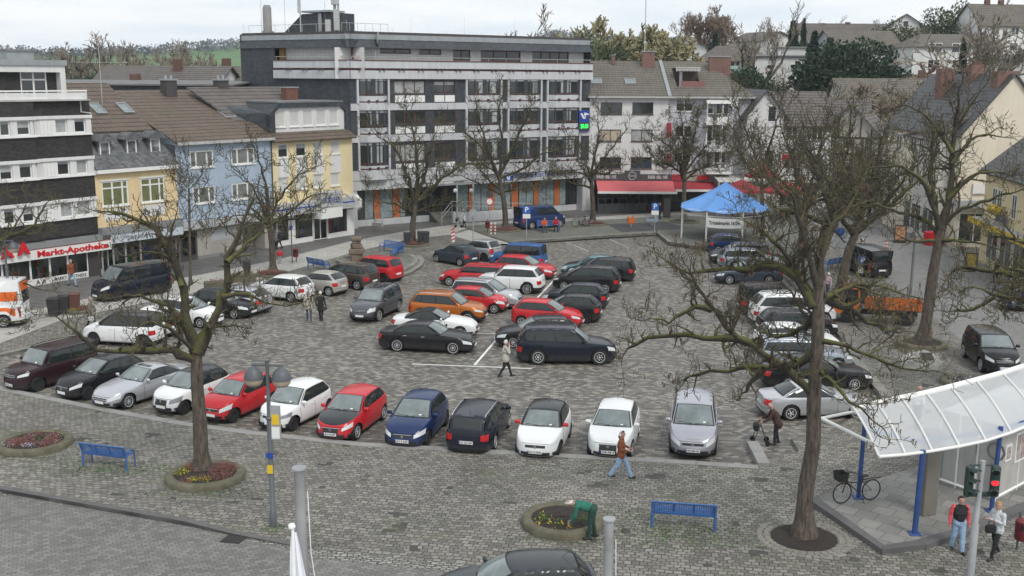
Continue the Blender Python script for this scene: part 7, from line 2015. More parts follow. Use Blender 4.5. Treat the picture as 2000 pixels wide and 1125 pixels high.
MT=[((533,530),[(531,480),(524,432)],[[(524,436),(510,400),(490,360),(455,330),.3],[(524,430),(520,370),(505,310),(492,282),0],[(524,432),(545,390),(580,345),(615,330),.5],[(524,440),(560,420),(600,385),(640,378),-.5],[(524,440),(490,420),(450,425),(415,455),-.5]],.245,'bare tree growing by the red hydrant in front of the yellow shop house'),((806,474),[(806,440),(812,395)],[[(812,400),(795,340),(770,290),(730,262),.3],[(812,395),(815,320),(805,250),(790,205),0],[(812,398),(850,360),(900,325),(935,318),.3],[(808,420),(770,398),(720,392),-.4],[(812,396),(835,320),(850,260),.8],[(810,415),(850,402),(890,398),-.6]],.28,'bare tree with wheelie bins at its foot in front of the bank corner'),((988,447),[(985,400),(975,345)],[[(975,350),(950,300),(915,265),(880,250),.4],[(975,345),(980,280),(975,215),(985,178),0],[(975,348),(1020,330),(1060,300),(1110,290),.4],[(975,346),(1010,270),(1035,220),.8],[(978,380),(930,355),(890,340),-.5],[(975,350),(940,250),(930,200),-.5],[(980,375),(1030,365),(1075,352),-.5]],.27,'bare tree in front of the bank windows beside the dark blue van'),((1158,434),[(1158,400),(1154,340)],[[(1154,345),(1135,300),(1110,265),.3],[(1154,340),(1168,270),(1165,215),0],[(1154,342),(1195,290),(1225,250),.4],[(1154,345),(1120,335),(1085,345),-.3],[(1154,342),(1190,320),(1235,322),-.4]],.265,'bare tree by the bicycle stand in front of the white house'),((1336,428),[(1336,390),(1337,335)],[[(1337,340),(1310,290),(1270,262),.3],[(1337,335),(1335,270),(1330,225),0],[(1337,338),(1375,290),(1405,258),.4],[(1337,340),(1300,320),(1255,312),-.3],[(1337,340),(1380,325),(1430,318),-.4],[(1337,336),(1355,270),(1365,228),.5]],.26,'bare tree with dense fine twigs in front of the grey balconies')]
for i,(b,tr,lm,r_,lab)in enumerate(MT):
 px_tree(lab,b,tr,lm,r_,40+i,twl=1.3,dens=.95 if i<4 else 1.3,rmin=.016,auto=3,crownR=3.6,z=ZP if i<2 else.3,pods=False)
px_tree('bare tree at the picture edge behind the ambulance',(-75,640),[(-70,580),(-62,520)],[[(-62,530),(-20,500),(20,460),(50,400),0],[(-62,525),(0,470),(60,445),(92,400),.5],[(-62,560),(-10,560),(40,552),(85,566),-1],[(-62,520),(-40,440),(0,390),1],[(-64,580),(0,625),(60,625),-2]],.34,51,twl=1.0,rmin=.012)
px_tree('bare tree reaching in over the yellow shop from beyond the edge',(2110,790),[(2105,720),(2098,640),(2095,580)],[[(2095,600),(2040,560),(1980,560),(1905,600),(1860,610),-1],[(2095,580),(2030,540),(1960,535),(1890,520),(1850,540),.5],[(2095,580),(2040,500),(1985,470),(1930,460),1],[(2095,585),(2020,590),(1960,580),(1900,560),-2],[(2095,590),(2030,620),(1990,600),.5]],.38,52,twl=1.0,rmin=.01)
px_tree('slender young tree in front of the pale blue house',(372,556),[(371,500),(370,430),(369,370)],[[(370,440),(355,400),(340,350),.2],[(370,420),(390,380),(410,345),.2],[(369,390),(368,340),(362,300),0],[(370,450),(400,420),(420,400),-.3]],.09,53,twl=1.0,dens=1.1,rmin=.012,auto=3,crownR=2.0,pods=False,group='young street trees')
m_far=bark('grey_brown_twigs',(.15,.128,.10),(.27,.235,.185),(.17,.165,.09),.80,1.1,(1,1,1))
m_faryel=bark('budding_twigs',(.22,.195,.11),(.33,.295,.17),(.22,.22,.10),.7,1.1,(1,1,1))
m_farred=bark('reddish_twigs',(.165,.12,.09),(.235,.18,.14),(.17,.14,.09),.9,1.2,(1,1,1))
def leafmat(name,a,b):
 m=M(name,a,.8,.35,.9);return m
m_fir=M('fir_needles',(.026,.056,.034),.85,.4,1.2);m_yew=M('yew_needles',(.03,.058,.028),.85,.4,1.0);m_bush=M('evergreen_leaves',(.075,.095,.045),.8,.45,.8);m_olive=M('scrub_leaves',(.17,.15,.075),.85,.4,.7)
def far_tree(name,mat,H,W,seed,lv=6,split=4,bole=.26,rmin=.022):
 rnd=random.Random(seed);t=bpy.data.objects.new(name,None);t.empty_display_size=.2;col.objects.link(t)
 a=MB();c=MB()
 def grow(p,d,L,r,k):
  n=3;path=[p]
  for i in range(n):d=(d+rdir(rnd)*.2+V((0,0,.06))).normalized();p=p+d*L/n;path.append(p)
  (a if k<2 else c).tube(path,[r,r*.85,r*.7,r*.55],5 if k<2 else 3,cap=False)
  if k>=lv:return
  for j in range(split if k<lv-1 else split+1):
   i=rnd.choice((1,2,3,3));s=d.cross(rdir(rnd)).normalized()
   nd=(d*rnd.uniform(.5,1.1)+s*rnd.uniform(.5,1.0)*W+V((0,0,.12))).normalized()
   grow(path[i],nd,L*rnd.uniform(.5,.78),max(rmin,r*.5),k+1)
 grow(V((0,0,0)),V((0,0,1)),H*bole,H*.02,0)
 a.build('trunk',mat,t,normals=False,uv=False);c.build('crown',mat,t,normals=False,uv=False)
 return t
def needle_tree(name,mat,H,W,seed,n=9000,cone=True):
 rnd=random.Random(seed);t=bpy.data.objects.new(name,None);t.empty_display_size=.2;col.objects.link(t)
 a=MB();a.tube([(0,0,0),(0,0,H*.5),(0,0,H*.97)],[H*.02,H*.013,.02],6);a.build('trunk',m_far,t,normals=False,uv=False)
 c=MB()
 for k in range(n):
  if cone:
   z=H*(.06+.94*rnd.random()**1.3);lay=.78+.22*math.sin(z*5.0/max(1,H/9));R_=W*(1-z/H)**.85*lay
   ang=rnd.uniform(0,2*math.pi);R_*=.82+.25*math.sin(ang*3+z);r=R_*rnd.random()**.4
   p=V((math.cos(ang)*r,math.sin(ang)*r,z-.22*r));o=V((math.cos(ang),math.sin(ang),-.35))
  else:
   d=rdir(rnd);q=1+.35*noise.noise(d*2.2+V((seed,0,0)));r=rnd.random()**.33*q
   p=V((d.x*W*r,d.y*W*r,H*.5+d.z*H*.5*r));o=(d+rdir(rnd)*.7).normalized()
  s=rnd.uniform(.07,.20)*(H/9 if cone else max(.5,H/7));x=o.cross(rdir(rnd)).normalized()*s*.4
  c.face(p-x,p+x,p+x*.4+o*s,p-x*.4+o*s)
 c.build('crown',mat,t,normals=False,uv=False)
 return t
PROTO={}
def put(kind,maker,px,pytop,Y,label,group,s=None,wide=1.0,base=None,dz=-.6):
 X=atdepth(px,300,Y).x
 zb=terr(X,Y)+dz if base is None else base
 ht=hz(px,pytop,Y)-zb
 if kind not in PROTO:o=maker();PROTO[kind]=(o,max(v.co.z for c in o.children for v in c.data.vertices))
 else:o=copy_tree(PROTO[kind][0])
 k=max(.15,ht/PROTO[kind][1])
 o.location=(X,Y,zb);o.scale=(k*wide,k*wide,k);o.rotation_euler=(0,0,random.uniform(0,6.28))
 ROOTM.pop(o,None)
 return tag(o,label,'tree' if 'bush' not in kind else 'bush',group)
def mk(f,h,*a,**k):
 g=lambda:f(*a,**k)
 g.h=h
 return g
KIND={'oak1':mk(far_tree,12,'bare_tree',m_far,12,.95,61,split=3),'oak2':mk(far_tree,12.5,'bare_tree',m_far,12,.7,62,split=3),'oak3':mk(far_tree,11.5,'bare_tree',m_far,12,1.15,63),'birch':mk(far_tree,13,'bare_tree',m_far,12,.55,64,bole=.34,rmin=.02,lv=5,split=3),'red':mk(far_tree,12,'bare_tree',m_farred,12,.75,65,rmin=.035),'yel':mk(far_tree,11.5,'bare_tree',m_faryel,12,1.1,66,rmin=.05),'fir':mk(needle_tree,10,'fir_tree',m_fir,10,2.6,71),'slim':mk(needle_tree,10,'conifer',m_yew,10,1.7,72),'yew':mk(needle_tree,8,'yew_tree',m_yew,8,3.6,73,26000,False),'pine':mk(needle_tree,8,'pine_tree',m_bush,8,3.4,74,16000,False),'bush':mk(needle_tree,4,'evergreen_bush',m_bush,4,2.6,75,2600,False),'scrub_bush':mk(needle_tree,4,'scrub_bush',m_olive,4,3.2,76,2600,False)}
GV='bare trees in the valley behind the shops'
lab=['broad bare tree in the valley behind the shop roofs','narrow bare tree in the valley behind the shop roofs','spreading bare tree in the valley behind the shop roofs']
random.seed(5)
for i,(px,py,Y,k,w_)in enumerate(((20,112,185,0,1.1),(70,96,190,2,1.0),(110,90,176,1,1.2),(150,118,170,0,1.0),(190,62,178,1,1.25),(232,100,186,2,1.0),(262,126,165,0,.9),(312,78,195,1,1.2),(345,86,200,0,1.0),(375,76,192,1,1.25),(410,92,180,2,1.0),(440,96,186,0,1.1),(460,98,178,1,1.1),(400,104,165,0,.9),(290,132,160,2,.8),(-10,104,175,0,1.2),(50,118,165,0,1.0),(215,112,160,0,.9),(340,110,168,2,.9),(455,110,165,0,1.0),(130,122,160,2,.9))):
 put(('oak1','oak2','oak3')[k],KIND[('oak1','oak2','oak3')[k]],px,py,Y,lab[k],GV,wide=w_)
put('yew',KIND['yew'],193,138,120,'round dark evergreen tree behind the brown tiled roof',None,wide=1.0,base=4)
put('bush',KIND['bush'],240,150,112,'small golden conifer bush above the flat roof',None,wide=.55,base=9)
GHL='trees on the wooded hillside'
for kind,px,py,Y,lb,w_ in(('oak1',1082,14,190,'tall bare tree behind the bank roof',1.0),('pine',1150,48,165,'dark evergreen tree behind the bank roof edge',1.1),('yel',1215,28,172,'yellowish budding tree behind the cafe roof',1.15),('yel',1285,42,165,'wide yellowish tree behind the red chimney',1.1),('oak3',1180,60,158,'low bare tree behind the roof windows',1.2),('oak2',1352,18,215,'bare tree on the ridge left of the reddish one',1.0),('red',1400,8,205,'reddish brown bare tree on the ridge',.9),('birch',1462,6,166,'tall pale birch in front of the hillside bungalow',1.1),('fir',1388,62,180,'small dark fir left of the bungalow',.9),('slim',1536,38,190,'wide dark conifer behind the garage',1.5),('slim',1556,34,186,'slim dark conifer behind the garage',.8),('fir',1578,58,158,'blue green fir at the left of the conifer group',1.05),('slim',1606,72,160,'dark cypress in the conifer group',1.0),('yew',1652,68,156,'broad dark yew at the right of the conifer group',1.15),('yew',1448,122,150,'rounded dark shrub tree below the bungalow',.85),('pine',1728,30,196,'olive evergreen tree beside the white gabled house',1.2),('oak2',1755,50,190,'bare tree beside the white gabled house',1.2),('pine',1836,-8,200,'tall evergreen at the top of the slope',1.0),('oak1',1880,-28,158,'huge spreading bare oak with ivy in front of the pale house',1.35),('oak2',1945,20,150,'dark bare tree in front of the tall white house',1.0),('oak1',1905,4,210,'bare tree at the skyline behind the oak',1.2),('birch',1590,28,220,'thin bare tree above the broad roof',1.0),('oak2',1690,35,215,'bare tree on the skyline above the broad roof',1.0),('oak2',1510,30,212,'bare tree on the ridge beside the birch',1.0),('oak1',1320,46,210,'small bare tree beside the skyline gable',1.0),('slim',1865,70,160,'ivy covered stump of the oak',.9),('red',1640,160,132,'reddish scrub tree behind the street roofs',1.6),('oak3',1560,170,134,'brown thicket tree above the white house roof',1.7),('oak3',1700,140,140,'grey thicket tree above the brown roof',1.5),('red',1800,120,146,'brown thicket tree below the pale house',1.5),('oak1',1520,150,140,'thicket tree below the annex',1.4)):
 put(kind,KIND[kind],px,py,Y,lb,GHL,wide=w_)
random.seed(9)
for i in range(46):
 px=random.uniform(1380,1990);Y=random.uniform(128,165)
 put('scrub_bush' if i%3 else 'bush',KIND['scrub_bush' if i%3 else 'bush'],px,0,Y,'brownish scrub bush on the slope above the street roofs' if i%3 else 'green bush on the slope above the street roofs','scrub bushes on the slope')
for o in bpy.data.objects:
 if o.get('group')=='scrub bushes on the slope':
  k=random.uniform(.5,1.1);o.scale=(k*1.3,k*1.3,k);o.location.z=terr(o.location.x,o.location.y)-.3
m_wood=M('distant_wood',(.105,.118,.128),.95,.3,.02)  # bluish haze of distance is mixed into the wood colour itself
rnd=random.Random(3);mb=MB()
for k in range(5200):
 a=R(rnd.uniform(-31,12));b_=rnd.random()
 rr=rnd.choice((rnd.gauss(1260,35),rnd.gauss(1010,14)if-31<math.degrees(a)<-14 else rnd.gauss(1300,40),rnd.gauss(560,35)))
 x,y=rr*math.sin(a),rr*math.cos(a)
 if noise.noise(V((x*.006,y*.012,0)))<-.12:continue
 z=terr(x,y);h=rnd.uniform(3,9)*(.6 if rr<700 else 1);w_=h*rnd.uniform(.3,.6)
 for q in range(9):
  c=V((x+rnd.uniform(-w_,w_),y+rnd.uniform(-3,3),z+h*rnd.uniform(.2,.85)));s=w_*rnd.uniform(.15,.42)
  u=rdir(rnd);v=u.cross(rdir(rnd)).normalized()
  mb.face(c-u*s,c+v*s*.8,c+u*s,c-v*s*.8)
tag(mb.build('distant_woods',m_wood,normals=False,uv=False),'dark ragged woods along the far ridge','woods',kind='stuff')
m_benchb=M('blue_enamel',(.045,.125,.33),.45,.12,3)
m_soil=M('dark_soil',(.028,.022,.018),.95,.35,6,bump=.8,bscale=14)
m_rim=M('mossy_concrete_rim',(.115,.108,.072),.9,.35,2.2,bump=.4)
m_heath=M('red_brown_heather',(.23,.105,.09),.9,.35,5);m_yelf=M('yellow_petals',(.72,.55,.02),.7,.15,8);m_whf=M('pale_petals',(.55,.5,.62),.7,.2,8);m_grn=M('leaf_green',(.07,.14,.03),.8,.35,6)
m_polegr=M('grey_green_post',(.09,.10,.11),.5,.15,2);m_galv=M('galvanised_post',(.30,.31,.32),.5,.15,2);m_binb=M('black_bin_plastic',(.03,.032,.035),.6,.15,3);m_binbr=M('brown_bin_plastic',(.13,.06,.045),.6,.15,3);m_binr=M('dark_red_enamel',(.15,.02,.025),.45,.12,3)
m_signblue=M('traffic_sign_blue',(.02,.11,.42),.4,.04,2);m_signred=M('traffic_sign_red',(.5,.02,.03),.4,.04,2)
BV=lambda name,bm_:bm_
def leafy(mb,c,rx,ry,h,n,s,rnd,yaw=0):
 for _ in range(n):
  a=rnd.uniform(0,6.283);r=math.sqrt(rnd.random());p=V((rx*r*math.cos(a),ry*r*math.sin(a),h*rnd.random()**1.3*(1.1-r*.6)))
  p=Matrix.Rotation(yaw,3,'Z')@p+c;d=rdir(rnd);x=d.cross(rdir(rnd)).normalized()*s;y=d.cross(x).normalized()*s
  mb.face(p-x,p-y*.5,p+x,p+y*.5)
def planter(px,py,rx,ry,yaw,label,fill='',h=.22,soil=True,group='round stone edged planting beds',z=ZP,seed=1,name='flower_bed'):
 rnd=random.Random(seed);P=at(px,py,z+h*.5);P.z=z
 t=thing(name,label,'planter',P,R(yaw),group)
 m=MB();wr=.30
 pr=[(1,0),(1.0,h*.75),(1-.06/rx,h),(1-(wr-.05)/rx,h),(1-wr/rx,h*.85),(1-wr/rx,h*.2)]
 m.loft([[V((rx*f_*math.cos(2*math.pi*k/36),(ry-(1-f_)*rx)*math.sin(2*math.pi*k/36),zz))for k in range(36)]for f_,zz in pr],cap=False)
 m.build('rim',m_rim,t,smooth=50)
 m=MB();rows=[]
 for q in range(5):
  f_=(1-wr/rx)*(1-q/4)+.001
  rows.append([V((rx*f_*math.cos(2*math.pi*k/28),max(.01,(ry-wr)*(1-q/4))*math.sin(2*math.pi*k/28),h*.72+.05*q/4+.025*rnd.random()))for k in range(28)])
 m.loft(rows,cap=True);m.build('soil',m_soil,t)
 def clump(nm,mt,cs,r,hh,n,s):
  m=MB()
  for(x,y)in cs:leafy(m,V((x*rx,y*ry,h*.72)),r,r*.8,hh,n,s,rnd)
  m.build(nm,mt,t,normals=False,uv=False)
 rp=lambda n,q=.72:[(rnd.uniform(-q,q),rnd.uniform(-q,q)*.8)for _ in range(n)]
 if 'h' in fill:clump('heather',m_heath,[c for c in rp(26)if c[0]**2+c[1]**2<.5],.24,.26,150,.026)
 if 'y' in fill:clump('leaves',m_grn,[(-.55,.25),(-.62,-.05),(-.2,-.5),(.1,-.55),(.3,.3),(-.4,.45)],.26,.16,70,.03);clump('pansy_flowers',m_yelf,[(-.55,.25),(-.62,-.05),(-.4,.45),(-.2,-.5),(.1,-.55),(-.02,-.5),(-.3,-.5),(-.5,.1)],.17,.2,44,.022)
 if 'w' in fill:clump('leaves',m_grn,rp(8),.2,.12,40,.028);clump('white_flowers',m_whf,[c for c in rp(18)if c[0]**2+c[1]**2<.55],.16,.18,26,.026)
 if 'd' in fill:clump('leaves',m_grn,[(-.5,-.05),(-.45,-.2),(.45,-.25),(.6,-.1),(-.1,-.45)],.14,.34,60,.03);clump('daffodils',m_yelf,[(-.5,-.05),(-.6,-.35),(-.3,-.4),(-.05,-.45),(-.25,-.6),(.15,-.6)],.12,.34,14,.032)
 return t
planter(67,864,1.32,1.28,8,'oval stone edged bed of red heather without a tree','hw',seed=3)
planter(401,928,1.32,1.26,10,'round stone edged bed with yellow pansies around a bare tree','hy',seed=4)
planter(1098,1016,1.24,1.24,0,'round stone edged bed of dark soil where the gardener kneels in','d',h=.25,seed=5)
planter(1801,671,1.25,1.2,0,'stone edged soil bed around the tall bare tree by the street','',seed=6)
planter(1884,745,1.05,1.0,0,'stone edged bed with white flowers behind the glass shelter roof','w',seed=7)
planter(157,606,.85,.8,0,'small flower bed beside the three wheelie bins','hy',h=.2,seed=8)
for i,(x,y,r,l,z)in enumerate(((534,535,1.25,'low stone ring around the tree by the red hydrant',ZP),(807,477,1.3,'low stone ring around the tree by the bank corner',ZP),(989,449,1.3,'low stone ring around the tree by the dark blue van',.3),(1160,437,1.25,'low stone ring around the tree by the bicycle stand',.3),(1337,432,1.4,'low stone ring around the tree behind the gazebo',.3))):
 planter(x,y,r,r*.95,0,l,'h' if i<4 else '',h=.14,z=z,seed=20+i,name='tree_ring')
P=at(1570,1050,ZP);t=thing('tree_pit','circle of dark soil with a cobble edge around the big bare tree','tree pit',P)
m=MB();rnd=random.Random(2)
m.loft([[V((r_*math.cos(2*math.pi*k/32),r_*math.sin(2*math.pi*k/32)*.98,zz+.02*rnd.random()))for k in range(32)]for r_,zz in((1.0*.96,.004),(.8,.045),(.3,.09))],cap=True);m.build('soil',m_soil,t)
m=MB()
for rr,n in((1.08,34),(1.29,40)):
 for k in range(n):a=2*math.pi*k/n;m.bbox((rr*math.cos(a),rr*math.sin(a),.0),(.17,.17,.05),a,.02)
m.build('cobble_edge',M('edge_cobble',(.20,.19,.165),.75,.25,5),t)
def bench(px0,px1,label,z=ZP,flip=1,L=None):
 A,B=at(*px0,z),at(*px1,z);d=(B-A);d.z=0;yaw=math.atan2(d.y,d.x)+(math.pi if flip<0 else 0);c=(A+B)/2;L=L or d.length;h=L/2
 t=thing('park_bench',label,'bench',(c.x,c.y,z),yaw,'blue metal benches')
 for nm,f_ in(('seat',lambda u,v:V((u,.12+.42*v,.44+.03*v))),('backrest',lambda u,v:V((u,.10-.14*v,.50+.36*v)))):
  m=MB();ns=46
  for k in range(3):
   a,b=-h+.05+(L-.1)*k/3+.02,-h+.05+(L-.1)*(k+1)/3-.02
   for q in range(9):p,r_=f_(a,q/8),f_(b,q/8);m.tube([p,r_],.012,4)
   for q in range(9):x=a+(b-a)*q/8;m.tube([f_(x,0),f_(x,1)],.010 if q%8 else.02,4)
  for v in(0,1):m.tube([f_(-h,v),f_(h,v)],.026,6)
  m.build(nm,m_benchb,t)
 for sx in(-h,h):
  m=MB();m.tube([(sx,.08,0),(sx,.09,.45),(sx,.06,.62),(sx,-.05,.88)],.04,6);m.build('rear_leg',m_benchb,t,smooth=60)
  m=MB();m.tube([(sx,.58,0),(sx,.55,.45),(sx,.50,.60),(sx,.35,.68),(sx,.06,.64)],.03,6);m.build('arm_leg',m_benchb,t,smooth=60)
bench((160,911),(245,921),'blue metal bench facing the cars between the two heather beds')
bench((1273,1031),(1396,1040),'blue metal bench beside the gardener on mossy cobbles')
bench((600,526),(632,532),'blue metal bench near the sandstone fountain beside the champagne car',flip=1)
bench((790,497),(752,490),'wide blue bench between the bins and the fountain')
bench((778,505),(786,499),'blue bench seen end on behind the red tall car',L=1.8)
bench((1617,530),(1652,524),'blue bench under the leaning trees near the street',L=1.9)
bench((1092,450),(1050,450),'dark bench in front of the blue van with two people sitting',z=.3)
def post_lamp(px,py,ptop,label,twin=True,z=ZP,yaw=0,r=.085,arm=.42):
 P=at(px,py,z);H=topz(P,px,ptop)-z if ptop>0 else-ptop
 t=thing('street_lamp',label,'street lamp',P,yaw,'bell shaped street lamps')
 m=MB();m.tube([(0,0,0),(0,0,.5),(0,0,.52),(0,0,H*.66),(0,0,H*.67),(0,0,H)],[r*1.25,r*1.25,r,r*.9,r*.72,r*.62],12);m.lathe([(r,H*.655),(r*1.35,H*.665),(r,H*.675)],12);m.build('post',m_polegr,t,smooth=50)
 if twin:
  m=MB();m.tube([(-arm-.05,0,H-.10),(arm+.05,0,H-.10)],.035,8);m.tube([(0,0,H),(0,0,H+.05)],.07,8);m.build('arm',m_polegr,t)
 for sx in((-arm,arm)if twin else(0,)):
  zz=H-.16;m=MB();m.lathe([(.03,.06),(.05,0),(.16,-.05),(.25,-.17),(.29,-.34),(.29,-.36),(.27,-.36)],18,c=(sx,0,zz));hd=m.build('lamp_hood',m_polegr,t,smooth=50)
  m=MB();m.lathe([(.27,-.35),(.255,-.47),(.18,-.56),(.0,-.60)],18,c=(sx,0,zz));m.build('lamp_glass',M('tan_lamp_glass',(.42,.35,.27),.3,.1,3),hd,smooth=60)
 return t,H
lt,H=post_lamp(534,1028,706,'twin bell street lamp with notice panel standing between the white and red cars',yaw=R(-6))
zz=H*.62;m=MB();m.box((.20,-.02,zz+.1),(.30,.05,1.05));m.mat=1;m.box((.20,-.05,zz+.2),(.22,.012,.32));m.mat=2;m.box((.20,-.05,zz-.2),(.24,.012,.36));nb=m.build('notice_panel',[m_galv,MATS['sign_yellow'],m_sign_w],lt)
m=MB();m.box((.0,-.10,H*.445),(.22,.02,.16));m.build('blue_sticker',m_sign_blue,lt);m=MB();m.box((.0,-.10,H*.36),(.17,.02,.26));m.build('yellow_sticker',MATS['sign_yellow'],lt)
post_lamp(22,632,466,'twin bell street lamp beside the ambulance',yaw=R(5))
post_lamp(1777,590,446,'single bell street lamp in front of the red box on the street',twin=False)
def pole(px,py,ptop,label,cat='sign post',name='sign_post',z=ZP,r=.035,mat=None):
 P=at(px,py,z);H=topz(P,px,ptop)-z;t=thing(name,label,cat,P,math.atan2(P.y,P.x)-math.pi/2)
 m=MB();m.tube([(0,0,0),(0,0,H)],r,8);m.build('post',mat or m_galv,t);return t,H
def plate(t,x,z,w,h,mat,disc=False,name='sign_plate',y=-.05):
 m=MB()
 if disc:m.lathe([(0,-y-.01),(w/2,-y-.01),(w/2,-y+.01),(0,-y+.01)],20,c=(x,0,z),axis='y')
 else:m.box((x,y,z),(w,.02,h))
 return m.build(name,mat,t)
def letter_on(t,par,txt,s,mat,x,z,y=-.066):
 me=text_mesh(txt,s,.01,.002);me.transform(Matrix((V((1,0,0)),V((0,0,1)),V((0,-1,0)))).transposed().to_4x4());me.transform(Matrix.Translation((x,y,z)));me.materials.clear();me.materials.append(mat)
 o=bpy.data.objects.new('lettering',me);col.objects.link(o);o.parent=par
for px,py,pt,l in((1278,461,396,'blue parking sign on a post by the play area'),(1028,474,402,'blue parking sign on a post by the dark blue van')):
 t,H=pole(px,py,pt,l,z=.0);p=plate(t,0,H-.33,.62,.62,m_signblue);letter_on(t,p,'P',.6,m_sign_w,0,H-.33);plate(t,0,H-.85,.62,.36,m_sign_w)
t,H=pole(924,478,408,'post with a round grey sign seen from behind');plate(t,0,H-.3,.6,.6,m_galv,True)
t,H=pole(956,452,374,'brown post with white red ringed no entry disc in front of the bank');plate(t,0,H*.75,.64,.64,m_signred,True);plate(t,0,H*.75,.50,.50,m_sign_w,True,'sign_face',-.065);plate(t,0,H-.25,.6,.5,m_chdark)
t,H=pole(1638,512,442,'blue round pedestrian sign in front of the leaning trees');p=plate(t,0,H-.7,1.0,1.7,m_galv);plate(t,0,H-.4,.6,.6,m_signblue,True,'sign_face',-.07)
t,H=pole(1694,541,500,'parking and truck ban signs on a yellow post beside the black van');plate(t,-.36,H-.35,.66,.66,m_signblue);p=plate(t,.36,H-.35,.68,.68,m_signred,True);plate(t,.36,H-.35,.52,.52,m_sign_w,True,'sign_face',-.065);plate(t,0,H-1.0,1.2,.4,m_sign_w);m=MB();m.box((.8,0,.9),(.16,.1,1.8));m.build('yellow_post',MATS['sign_yellow'],t)
letter_on(t,p,'P',.6,m_sign_w,-.36,H-.35)
t,H=pole(885,478,455,'red and white striped traffic delineator by the slate blue hatchback','delineator','delineator',r=.03);m=MB();m.box((0,-.03,H/2+.15),(.26,.05,H-.2));p=m.build('panel',m_sign_w,t)
m=MB()
for k in range(4):z_=.3+k*.28;m.add([V((-.13,-.06,z_)),V((.13,-.06,z_+.14)),V((.13,-.06,z_+.28)),V((-.13,-.06,z_+.14))],[[0,1,2,3]])
m.build('red_stripe',m_signred,p)
def bollard(px,py,ptop,label):
 P=at(px,py,.3 if px<1000 else ZP);H=topz(P,px,ptop)-P.z;t=thing('bollard',label,'bollard',P,0,'red and white bollards');m=MB()
 for k in range(7):m.mat=k%2;m.lathe([(.07,H*k/7),(.07,H*(k+1)/7)],10)
 m.build('tube',[m_sign_w,m_signred],t)
for a in((959,457,435,'red and white bollard nearest the litter bin in front of the bank'),(967,457,435,'red and white bollard nearest the tree by the van'),(1684,487,466,'red and white bollard to the back of the black van beside the tree'),(1731,488,466,'red and white bollard by the street behind the black van')):bollard(*a)
def bin_(px,py,label,mat,h=1.05,w=.52,lidmat=None,z=ZP,yaw=.2,group='wheelie bins'):
 P=at(px,py,z);t=thing('wheelie_bin',label,'bin',P,yaw,group)
 m=MB();m.loft([[V((sx*w*s*.5,sy*w*s*.55,zz))for sx,sy in((-1,-1),(1,-1),(1,1),(-1,1))]for zz,s in((.06,.78),(h*.9,1.0))]);m.build('body',mat,t)
 m=MB();m.bbox((0,.02,h*.94),(w*1.06,w*1.18,.09),bev=.03);m.tube([(-w*.4,w*.62,h*.9),(w*.4,w*.62,h*.9)],.025,5);m.build('lid',lidmat or mat,t)
 for sx in(-1,1):m=MB();m.lathe([(0,-.03),(.1,-.03),(.1,.03),(0,.03)],10,c=(sx*w*.4,w*.42,.1),axis='x');m.build('wheel',m_tyre,t)
bin_(106,617,'black bin nearest the ambulance of the three by the flower bed',m_binb,w=.62);bin_(125,612,'middle black bin of the three by the flower bed',m_binb,w=.6);bin_(146,607,'brown bin beside the small flower bed',m_binbr,w=.6)
bin_(483,538,'single black bin behind the concrete flower trough',m_binb);bin_(795,479,'black bin close against the bank corner tree',m_binb);bin_(822,477,'black bin between the tree and another bin',m_binb);bin_(832,477,'black bin outermost beside the bank corner tree',m_binb)
bin_(640,462,'black bin in the clothes shop doorway',m_binb,h=1.2,w=.7)
def litter(px,py,label,z=ZP,s=1.0):
 P=at(px,py,z);t=thing('litter_bin',label,'litter bin',P,0,'dark red litter bins');m=MB();m.tube([(0,.2,0),(0,.2,1.15*s)],.035,8);m.build('post',m_polegr,t)
 m=MB();m.lathe([(.17,.38),(.2,.42),(.2,.95),(.15,1.0),(0,1.03)],14,c=(0,0,0));m.build('bucket',m_binr,t,smooth=40);m=MB();m.box((0,-.17,.82),(.24,.1,.16));m.build('slot',m_seam,t)
litter(578,512,'dark red litter bin on the post by the yellow shop house tree');litter(1992,1078,'dark red litter bin beside the woman in the white jacket',s=1.0);litter(952,454,'dark red litter bin beside the striped bollards',z=.3)
t,H=pole(571,514,398,'tall thin post with a litter bin in front of the clothes shop',r=.04,mat=m_polegr);plate(t,0,H*.6,.2,.3,m_sign_blue)
P=at(547,515,ZP);t=thing('hydrant','red topped hydrant beside the tree in front of the clothes shop','hydrant',P);m=MB();m.lathe([(.13,0),(.11,.1),(.11,.55),(.14,.56)],12);m.build('stem',m_galv,t,smooth=40);m=MB();m.lathe([(.15,.56),(.17,.7),(.16,.85),(.08,.97),(0,1.0)],12);m.tube([(-.26,0,.72),(.26,0,.72)],.06,8);m.build('head',m_signred,t,smooth=40)
P=at(697,512,.3);t=thing('fountain','stacked sandstone fountain column in a low round basin','fountain',P);m_sand=M('brown_sandstone',(.17,.13,.10),.85,.25,3,bump=.5)
Hf=topz(P,697,463)-.3;m=MB()
for w_,a,b,rz_ in((.85,0,.34,.2),(1.0,.345,.56,.0),(.75,.565,.74,.35),(.62,.745,.86,.1),(.78,.865,1.0,.0)):m.bbox((0,0,Hf*(a+b)/2),(w_,w_,Hf*(b-a)),rz_,.05)
m.build('column',m_sand,t);m=MB();m.lathe([(1.5,0),(1.5,.22),(1.3,.24),(1.28,.1)],24);m.build('basin',m_step,t)
for px,py,l in((474,550,'concrete flower trough beside a single black bin'),(425,565,'concrete flower trough half hidden by the silver white hatchback')):
 P=at(px,py,ZP);t=thing('flower_trough',l,'flower trough',P,R(25));m=MB();m.bbox((0,0,.27),(1.6,.55,.54),bev=.03);m.build('trough',m_rim,t);m=MB();leafy(m,V((0,0,.55)),.7,.2,.2,160,.04,random.Random(4));m.build('flowers',m_heath,t,normals=False)
